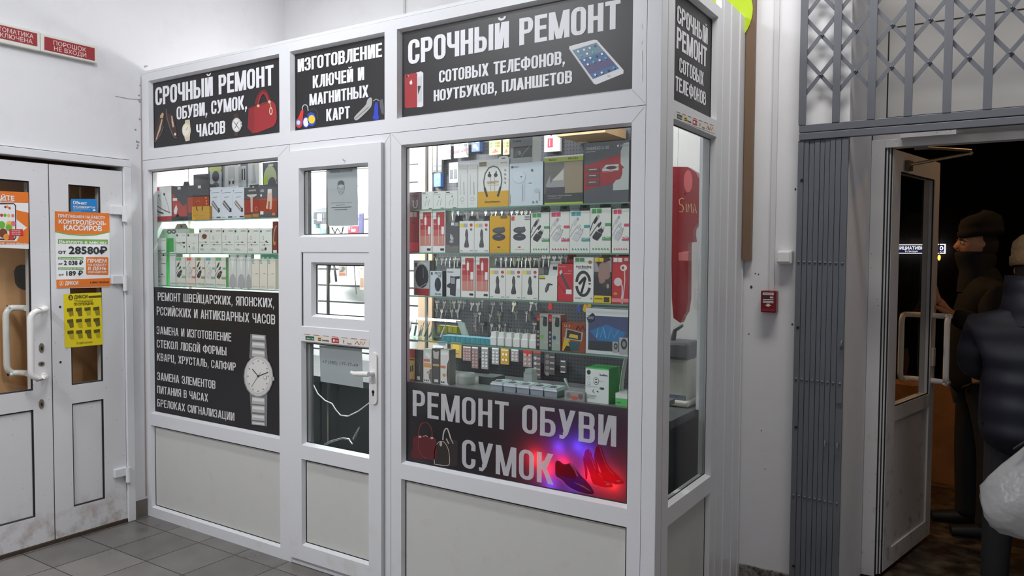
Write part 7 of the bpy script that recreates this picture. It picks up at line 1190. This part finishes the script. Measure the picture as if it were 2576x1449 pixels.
def build_person(name, label, base, face, height, jacket_m, arms, hat_m, hat_kind, jr=1.0, scarf=None, hem=.78, shz=1.385):
    """arms: per side (elbow, wrist) points; base = foot point"""
    B = Vector(base); f = Vector((face[0], face[1], 0)).normalized(); s = f.cross(Vector((0, 0, 1))); k = height/1.76
    t = thing(name, label, 'person', B); P = lambda a, b, z: B+s*(a*k)+f*(b*k)+Vector((0, 0, z*k))
    V, E_, R = [], [], []
    def v(p, r, link=None):
        V.append(p); R.append(r); i = len(V)-1
        if link is not None: E_.append((link, i))
        return i
    pel = v(P(0, 0, .95), .13*k); sp = v(P(0, .01, 1.15), .12*k, pel); chst = v(P(0, 0, 1.31), .105*k, sp); nk = v(P(0, .02, 1.50), .06*k, chst); v(P(0, .035, 1.62), .06*k, nk)
    for sg in (-1, 1):
        h = v(P(sg*.09, 0, .88), .10*k, pel); kn = v(P(sg*.11, .03*sg, .50), .062*k, h); v(P(sg*.12, .02*sg, .10), .04*k, kn)
        el, wr = arms[sg]; sh = v(P(sg*.145, 0, shz-.02), .048*k, chst); e = v(Vector(el), .036*k, sh); v(Vector(el).lerp(Vector(wr), .55), .028*k, e)
    body = skin_fig('body', V, E_, R, SKIN, t, root=0)
    V, E_, R = [], [], []      # trousers and shoes
    pel = v(P(0, 0, .96), .145*k)
    for sg in (-1, 1):
        h = v(P(sg*.09, 0, .86), .112*k, pel); kn = v(P(sg*.11, .03*sg, .50), .078*k, h); v(P(sg*.12, .02*sg, .10), .068*k, kn); v(P(sg*.12, .02*sg+.01, .055), .070*k, len(V)-1)
    skin_fig('trousers', V, E_, R, DARKT, t, root=0)
    for sg in (-1, 1):
        p0 = P(sg*.125, .02*sg-.05, .05); mb = MB(); mb.tube([p0, p0+f*.10*k-Vector((0, 0, .004)), p0+f*.24*k-Vector((0, 0, .012))], [.050*k, .046*k, .034*k], mat((26, 24, 24), .5), 12); mb.obox(p0+f*.09*k-Vector((0, 0, .038*k)), s*.045*k, f*.14*k, Vector((0, 0, .011*k)), mat((20, 20, 20), .7)); mb.build('shoe', t)
    V, E_, R = [], [], []      # jacket, fuller than the body, sleeves ending at the wrists
    a0 = v(P(0, 0, hem), (.19*k*jr, .165*k*jr)); a1 = v(P(0, 0, .95), (.20*k*jr, .165*k*jr), a0); a2 = v(P(0, .01, 1.14), (.190*k*jr, .16*k*jr), a1); a3 = v(P(0, 0, 1.33), (.20*k*jr, .165*k*jr), a2); a4 = v(P(0, .01, 1.48), .10*k, a3); v(P(0, .02, 1.56), .085*k, a4)
    for sg in (-1, 1):
        el, wr = (Vector(q) for q in arms[sg]); sh = v(P(sg*.185*jr, 0, shz), .088*k*jr, a3); e = v(el, .082*k*jr, sh); w_ = v(el.lerp(wr, .75), .060*k*jr, e); v(el.lerp(wr, .99), .052*k*jr, w_)
    jk = skin_fig('jacket', V, E_, R, jacket_m, t, root=0)
    hm_, ff, ss, uu = head_mesh(P(0, .045, 1.675), f, SKIN, k*1.02); hd = hm_.build('head', t); hc = P(0, .045, 1.675); q_ = k*1.02
    for sg in (-1, 1):
        ec = hc+(ss*(.029*sg)+ff*.080+uu*.006)*q_
        MB().ball(ec, .0118*q_, mat((214, 208, 200), .25, key='eye_white'), 12).ball(ec+ff*.0075*q_, .0062*q_, mat((40, 28, 22), .2, key='iris'), 10).build('eye', hd)
        mb = MB(); mb.tube([hc+(ss*(.014*sg)+ff*.0965+uu*.023)*q_, hc+(ss*(.030*sg)+ff*.0935+uu*.028)*q_, hc+(ss*(.046*sg)+ff*.080+uu*.024)*q_], [.004*q_, .0045*q_, .0025*q_], mat((38, 28, 22), .8, key='brow_hair'), 6); mb.build('eyebrow', hd)
    vs = []; n = 20      # short hair on the back of the head
    for i in range(9):
        z = -.055+.02*i
        rr = math.sqrt(max(0, 1-(z/.118)**2))
        for q in range(n+1):
            a = math.pi*(.02+.96*q/n)+math.pi; vs.append(hc+(ss*(.080*rr*math.cos(a))+ff*(.106*rr*math.sin(a))+uu*z)*q_)
    MB().add(vs, [(i*(n+1)+q, i*(n+1)+q+1, (i+1)*(n+1)+q+1, (i+1)*(n+1)+q) for i in range(8) for q in range(n)], mat((44, 32, 26), .85, key='hair', noise=.4, nscale=80, bump=.6), True).build('hair', hd)
    HC = P(0, .030, 1.715)
    mb = MB()
    if hat_kind == 'beanie':
        prof = [(.094, -.005), (.102, .0), (.105, .03), (.098, .035), (.100, .06), (.088, .10), (.055, .124), (.022, .134), (.002, .1355)]
    else: prof = [(.104, -.03), (.112, -.02), (.113, .02), (.104, .026), (.106, .06), (.098, .095), (.068, .122), (.03, .134), (.002, .1365)]
    c2 = [(r*k*1.02, h*k) for r, h in prof]; n = 24; vs = []
    for r, h in c2:
        for q in range(n):
            a = 2*math.pi*q/n; rib = 1+.012*math.cos(a*12); vs.append(HC+ss*(r*rib*.92*math.cos(a))+ff*(r*rib*1.12*math.sin(a))+Vector((0, 0, h+.01*k-.012*math.sin(a)*k)))
    mb.add(vs, [(i*n+q, i*n+(q+1) % n, (i+1)*n+(q+1) % n, (i+1)*n+q) for i in range(len(c2)-1) for q in range(n)], hat_m, True); mb.build('hat', t)
    if scarf:
        mb = MB(); vs = []; rows = [(1.40, .10, .10), (1.44, .098, .098), (1.47, .094, .096), (1.52, .088, .09), (1.56, .078, .105), (1.60, .076, .118), (1.622, .073, .119), (1.632, .068, .112)]
        for z, rx, ry in rows:
            for q in range(n):
                a = 2*math.pi*q/n; vs.append(P(0, .04, z)+ss*(rx*k*math.cos(a))+ff*(ry*k*math.sin(a)*(1.0 if math.sin(a) > 0 else .8))+Vector((0, 0, -.02*k*max(0, -math.sin(a)))))
        mb.add(vs, [(i*n+q, i*n+(q+1) % n, (i+1)*n+(q+1) % n, (i+1)*n+q) for i in range(len(rows)-1) for q in range(n)], scarf, True); mb.build('face_cover', t)
    return t, P, k, s, f, jk
def hand(parent, wrist, palm_c, knuckle_dir, finger_dirs, thumb, k=1.0, label=None):
    """one skinned hand: wrist, palm, five separate bent fingers. finger_dirs: list of three-joint point lists"""
    V, E_, R = [], [], []
    def v(p, r, link=None):
        V.append(Vector(p)); R.append(r); i = len(V)-1
        if link is not None: E_.append((link, i))
        return i
    w0 = v(wrist, .026*k); pc = v(palm_c, (.030*k, .016*k), w0)
    for root_, pts in finger_dirs:
        a = v(root_, .0115*k, pc)
        for i, p in enumerate(pts): a = v(p, (.0095, .0085, .0075)[min(i, 2)]*k, a)
    a = pc
    b = v(thumb[0], .012*k, w0)
    for i, p in enumerate(thumb[1:]): b = v(p, (.0105, .009)[min(i, 1)]*k, b)
    return skin_fig('hand', V, E_, R, SKIN, parent, root=0, sub=2)
# the person pushing the door from outside
b = (.985, 2.58, -.02)
hw = Vector(aty(2384, 776, 2.235)); dEdge = Vector(lp_(LG+.004, -.02, 1.36))
wr = Vector((dEdge.x+.055, dEdge.y+.035, aty(2386, 782, 2.26).z))
NAVY2 = mat((9, 9, 10), .85, key='black_coat')
pt2, P2, k2, s2, f2, jk2 = build_person('person', 'person in black beanie and mask outside, pushing the open door by its edge', b, (-.95, -.30, 0), 1.80, NAVY2, {1: ((1.20, 2.68, 1.10), (1.21, 2.70, .86)), -1: ((1.02, 2.36, 1.20), tuple(wr+Vector((.035, .02, -.02))))}, mat((13, 12, 13), .9, key='black_knit', noise=.3, nscale=60), 'beanie', .98, mat((20, 20, 24), .85, key='black_mask', noise=.2))
zt_ = aty(2363, 713, 2.25).z; fx = dEdge.x+.012; fy = dEdge.y+.012
fing = []
for i in range(4):
    off = i*.019; L_ = (.070, .080, .076, .060)[i]; zr = wr.z+.062; yy = fy-.02+off
    fing.append(((fx+.018, yy, zr), [(fx+.008, yy-.002, zr+L_*.45), (fx+.003, yy-.003, zr+L_*.75), (fx-.001, yy-.004, zr+L_)]))
hand(pt2, wr+Vector((.055, .035, -.04)), (fx+.026, fy+.008, wr.z+.034), None, fing, [(fx+.020, fy-.026, wr.z+.012), (fx+.004, fy-.042, wr.z+.020), (fx-.004, fy-.050, wr.z+.038)])
wf = Vector((1.21, 2.70, .86))
fing = [((wf.x-.03+i*.019, wf.y-.01, wf.z-.085), [(wf.x-.03+i*.019, wf.y-.016, wf.z-.085-(.04, .044, .042, .034)[i]), (wf.x-.03+i*.019, wf.y-.008, wf.z-.105-(.04, .044, .042, .034)[i]), (wf.x-.03+i*.019, wf.y+.004, wf.z-.115-(.04, .044, .042, .034)[i])]) for i in range(4)]
hand(pt2, wf, (wf.x, wf.y-.006, wf.z-.045), None, fing, [(wf.x-.03, wf.y-.03, wf.z-.03), (wf.x-.036, wf.y-.045, wf.z-.06), (wf.x-.03, wf.y-.046, wf.z-.085)])
# the shopper leaving with a plastic bag, seen from behind
def puffer():
    m = bpy.data.materials.new('navy_puffer'); m.use_nodes = True; nt = m.node_tree; b_ = nt.nodes['Principled BSDF']; N = nt.nodes.new; L = nt.links.new
    b_.inputs['Base Color'].default_value = rgb((20, 23, 38)); b_.inputs['Roughness'].default_value = .55
    g = N('ShaderNodeNewGeometry'); w = N('ShaderNodeTexWave'); w.bands_direction = 'Z'; w.inputs['Scale'].default_value = 2.6; w.inputs['Distortion'].default_value = 1.2; w.inputs['Detail'].default_value = 2; L(g.outputs['Position'], w.inputs['Vector'])
    bp = N('ShaderNodeBump'); bp.inputs['Distance'].default_value = .02; bp.inputs['Strength'].default_value = .5; L(w.outputs[0], bp.inputs['Height']); L(bp.outputs[0], b_.inputs['Normal']); return m
bb = (1.19, 1.62, 0.0); wl = Vector((1.25, 1.25, .975))
pt1, P1, k1, s1_, f1, jk1 = build_person('person', 'person in navy jacket and brown knit hat seen from behind carrying a bag', bb, (.12, .99, 0), 1.63, puffer(), {1: ((1.50, 1.45, 1.13), tuple(wl+Vector((.014, .014, .062)))), -1: ((.945, 1.66, 1.10), (1.10, 1.90, 1.02))}, mat((124, 98, 66), .9, key='brown_knit', noise=.35, nscale=50, bump=.5), 'hat', 1.20, hem=.70, shz=1.365)
n = 24; mb = MB(); vs = []
for z, r in ((1.40, .155), (1.45, .145), (1.50, .128), (1.57, .122), (1.65, .118), (1.64, .102)):
    for q in range(n): a = 2*math.pi*q/n; vs.append(P1(0, .02, z)+s1_*(r*k1*1.05*math.cos(a))+f1*(r*k1*.95*math.sin(a)))
mb.add(vs, [(i*n+q, i*n+(q+1) % n, (i+1)*n+(q+1) % n, (i+1)*n+q) for i in range(5) for q in range(n)], bpy.data.materials['navy_puffer'], True); mb.build('collar', pt1)
fing = [((wl.x-.018+i*.013, wl.y-.024+.014*i, wl.z-.055), [(wl.x-.034+i*.013, wl.y-.028+.014*i, wl.z-.078), (wl.x-.022+i*.013, wl.y-.024+.014*i, wl.z-.098), (wl.x-.002+i*.011, wl.y-.018+.014*i, wl.z-.092)]) for i in range(4)]
hand(pt1, wl+Vector((.012, .012, .055))+(Vector((1.50, 1.45, 1.13))-wl).normalized()*.07, wl+Vector((.0, 0, -.015)), None, fing, [wl+Vector((.018, -.024, -.012)), wl+Vector((.012, -.034, -.045)), wl+Vector((-.004, -.032, -.070))])
wr1 = Vector((1.12, 1.92, 1.02))
fing = [((wr1.x, wr1.y-.03+i*.019, wr1.z-.085), [(wr1.x-.006, wr1.y-.03+i*.019, wr1.z-.085-(.04, .044, .042, .034)[i]), (wr1.x-.016, wr1.y-.03+i*.019, wr1.z-.105-(.04, .044, .042, .034)[i]), (wr1.x-.026, wr1.y-.03+i*.019, wr1.z-.112-(.04, .044, .042, .034)[i])]) for i in range(4)]
hand(pt1, wr1, (wr1.x-.004, wr1.y, wr1.z-.045), None, fing, [(wr1.x-.02, wr1.y+.026, wr1.z-.03), (wr1.x-.03, wr1.y+.034, wr1.z-.06), (wr1.x-.034, wr1.y+.03, wr1.z-.085)])
# the bag itself
def bag_material():
    m = bpy.data.materials.new('milky_plastic'); m.use_nodes = True; nt = m.node_tree; b_ = nt.nodes['Principled BSDF']; N = nt.nodes.new; L = nt.links.new
    b_.inputs['Base Color'].default_value = rgb((206, 206, 209)); b_.inputs['Roughness'].default_value = .3
    g = N('ShaderNodeNewGeometry'); n_ = N('ShaderNodeTexNoise'); n_.inputs['Scale'].default_value = 9; n_.inputs['Detail'].default_value = 3; L(g.outputs['Position'], n_.inputs['Vector']); bp = N('ShaderNodeBump'); bp.inputs['Distance'].default_value = .03; bp.inputs['Strength'].default_value = .7; L(n_.outputs[0], bp.inputs['Height']); L(bp.outputs[0], b_.inputs['Normal'])
    t = N('ShaderNodeBsdfTranslucent'); t.inputs[0].default_value = rgb((220, 220, 222)); mx = N('ShaderNodeMixShader'); mx.inputs[0].default_value = .3; tp = N('ShaderNodeBsdfTransparent'); m2 = N('ShaderNodeMixShader'); m2.inputs[0].default_value = .16
    L(b_.outputs[0], mx.inputs[1]); L(t.outputs[0], mx.inputs[2]); L(mx.outputs[0], m2.inputs[1]); L(tp.outputs[0], m2.inputs[2]); L(m2.outputs[0], nt.nodes['Material Output'].inputs[0]); return m
BG_ = bag_material(); grip = wl+Vector((-.012, -.004, -.088)); bag = thing('plastic_bag', 'bulging white plastic carrier bag held by the person in the navy jacket', 'bag', (grip.x, grip.y, .40))
rs = random.Random(4); n = 40; rows = [(0, .012), (-.05, .028), (-.11, .062), (-.17, .100), (-.23, .138), (-.285, .165), (-.34, .176), (-.39, .168), (-.435, .140), (-.465, .095), (-.478, .04), (-.48, .004)]
vs = []
for i, (dz, r) in enumerate(rows):
    for q in range(n):
        a = 2*math.pi*q/n; fold = 1+(.10*math.cos(a*7+1.1)+.06*math.cos(a*11+i*.5))*max(0, 1-i/6.0)+.05*math.cos(a*3+i*.9)+(.05*math.cos(a*5-i) if i > 5 else 0)
        vs.append((grip.x-.03*min(1, i/5)+r*fold*math.cos(a)*1.18, grip.y+r*fold*math.sin(a)*.72, grip.z+dz+.012*math.cos(a*4+i)*(1 if i > 3 else 0)))
mb = MB(); mb.add(vs, [(i*n+q, (i+1)*n+q, (i+1)*n+(q+1) % n, i*n+(q+1) % n) for i in range(len(rows)-1) for q in range(n)], BG_, True); bo = mb.build('bag_body', bag)
mb = MB()
for sg in (-1, 1): mb.tube([grip+Vector((.03*sg, 0, -.06)), grip+Vector((.024*sg, -.004, -.02)), grip+Vector((.004*sg, -.004, .012))], [.016, .010, .007], BG_, 8)
mb.build('handle', bag)
b_2 = aty(2549, 1130, 1.175); MB().tube([grip+Vector((-.004, -.008, -.012)), grip.lerp(b_2, .5)+Vector((.004, -.012, .006)), b_2], [.004, .006, .005], mat((24, 24, 26), .6), 8).build('black_strap', bag)
mb = MB(); mb.obox(grip+Vector((.02, 0, -.315)), (.055, .02, .0), (-.01, .045, 0), (0, 0, .045), mat((206, 170, 110), .5)); tag(mb.build('food_carton', origin=grip+Vector((.02, 0, -.36))), 'tan carton showing through the white plastic bag', 'carton')
mb = MB(); mb.tube([grip+Vector((-.055, -.01, -.415)), grip+Vector((.045, .01, -.415))], .04, mat((150, 190, 180), .4), 14); tag(mb.build('tin_can', origin=grip+Vector((0, 0, -.455))), 'pale green tin lying low inside the white plastic bag', 'tin')
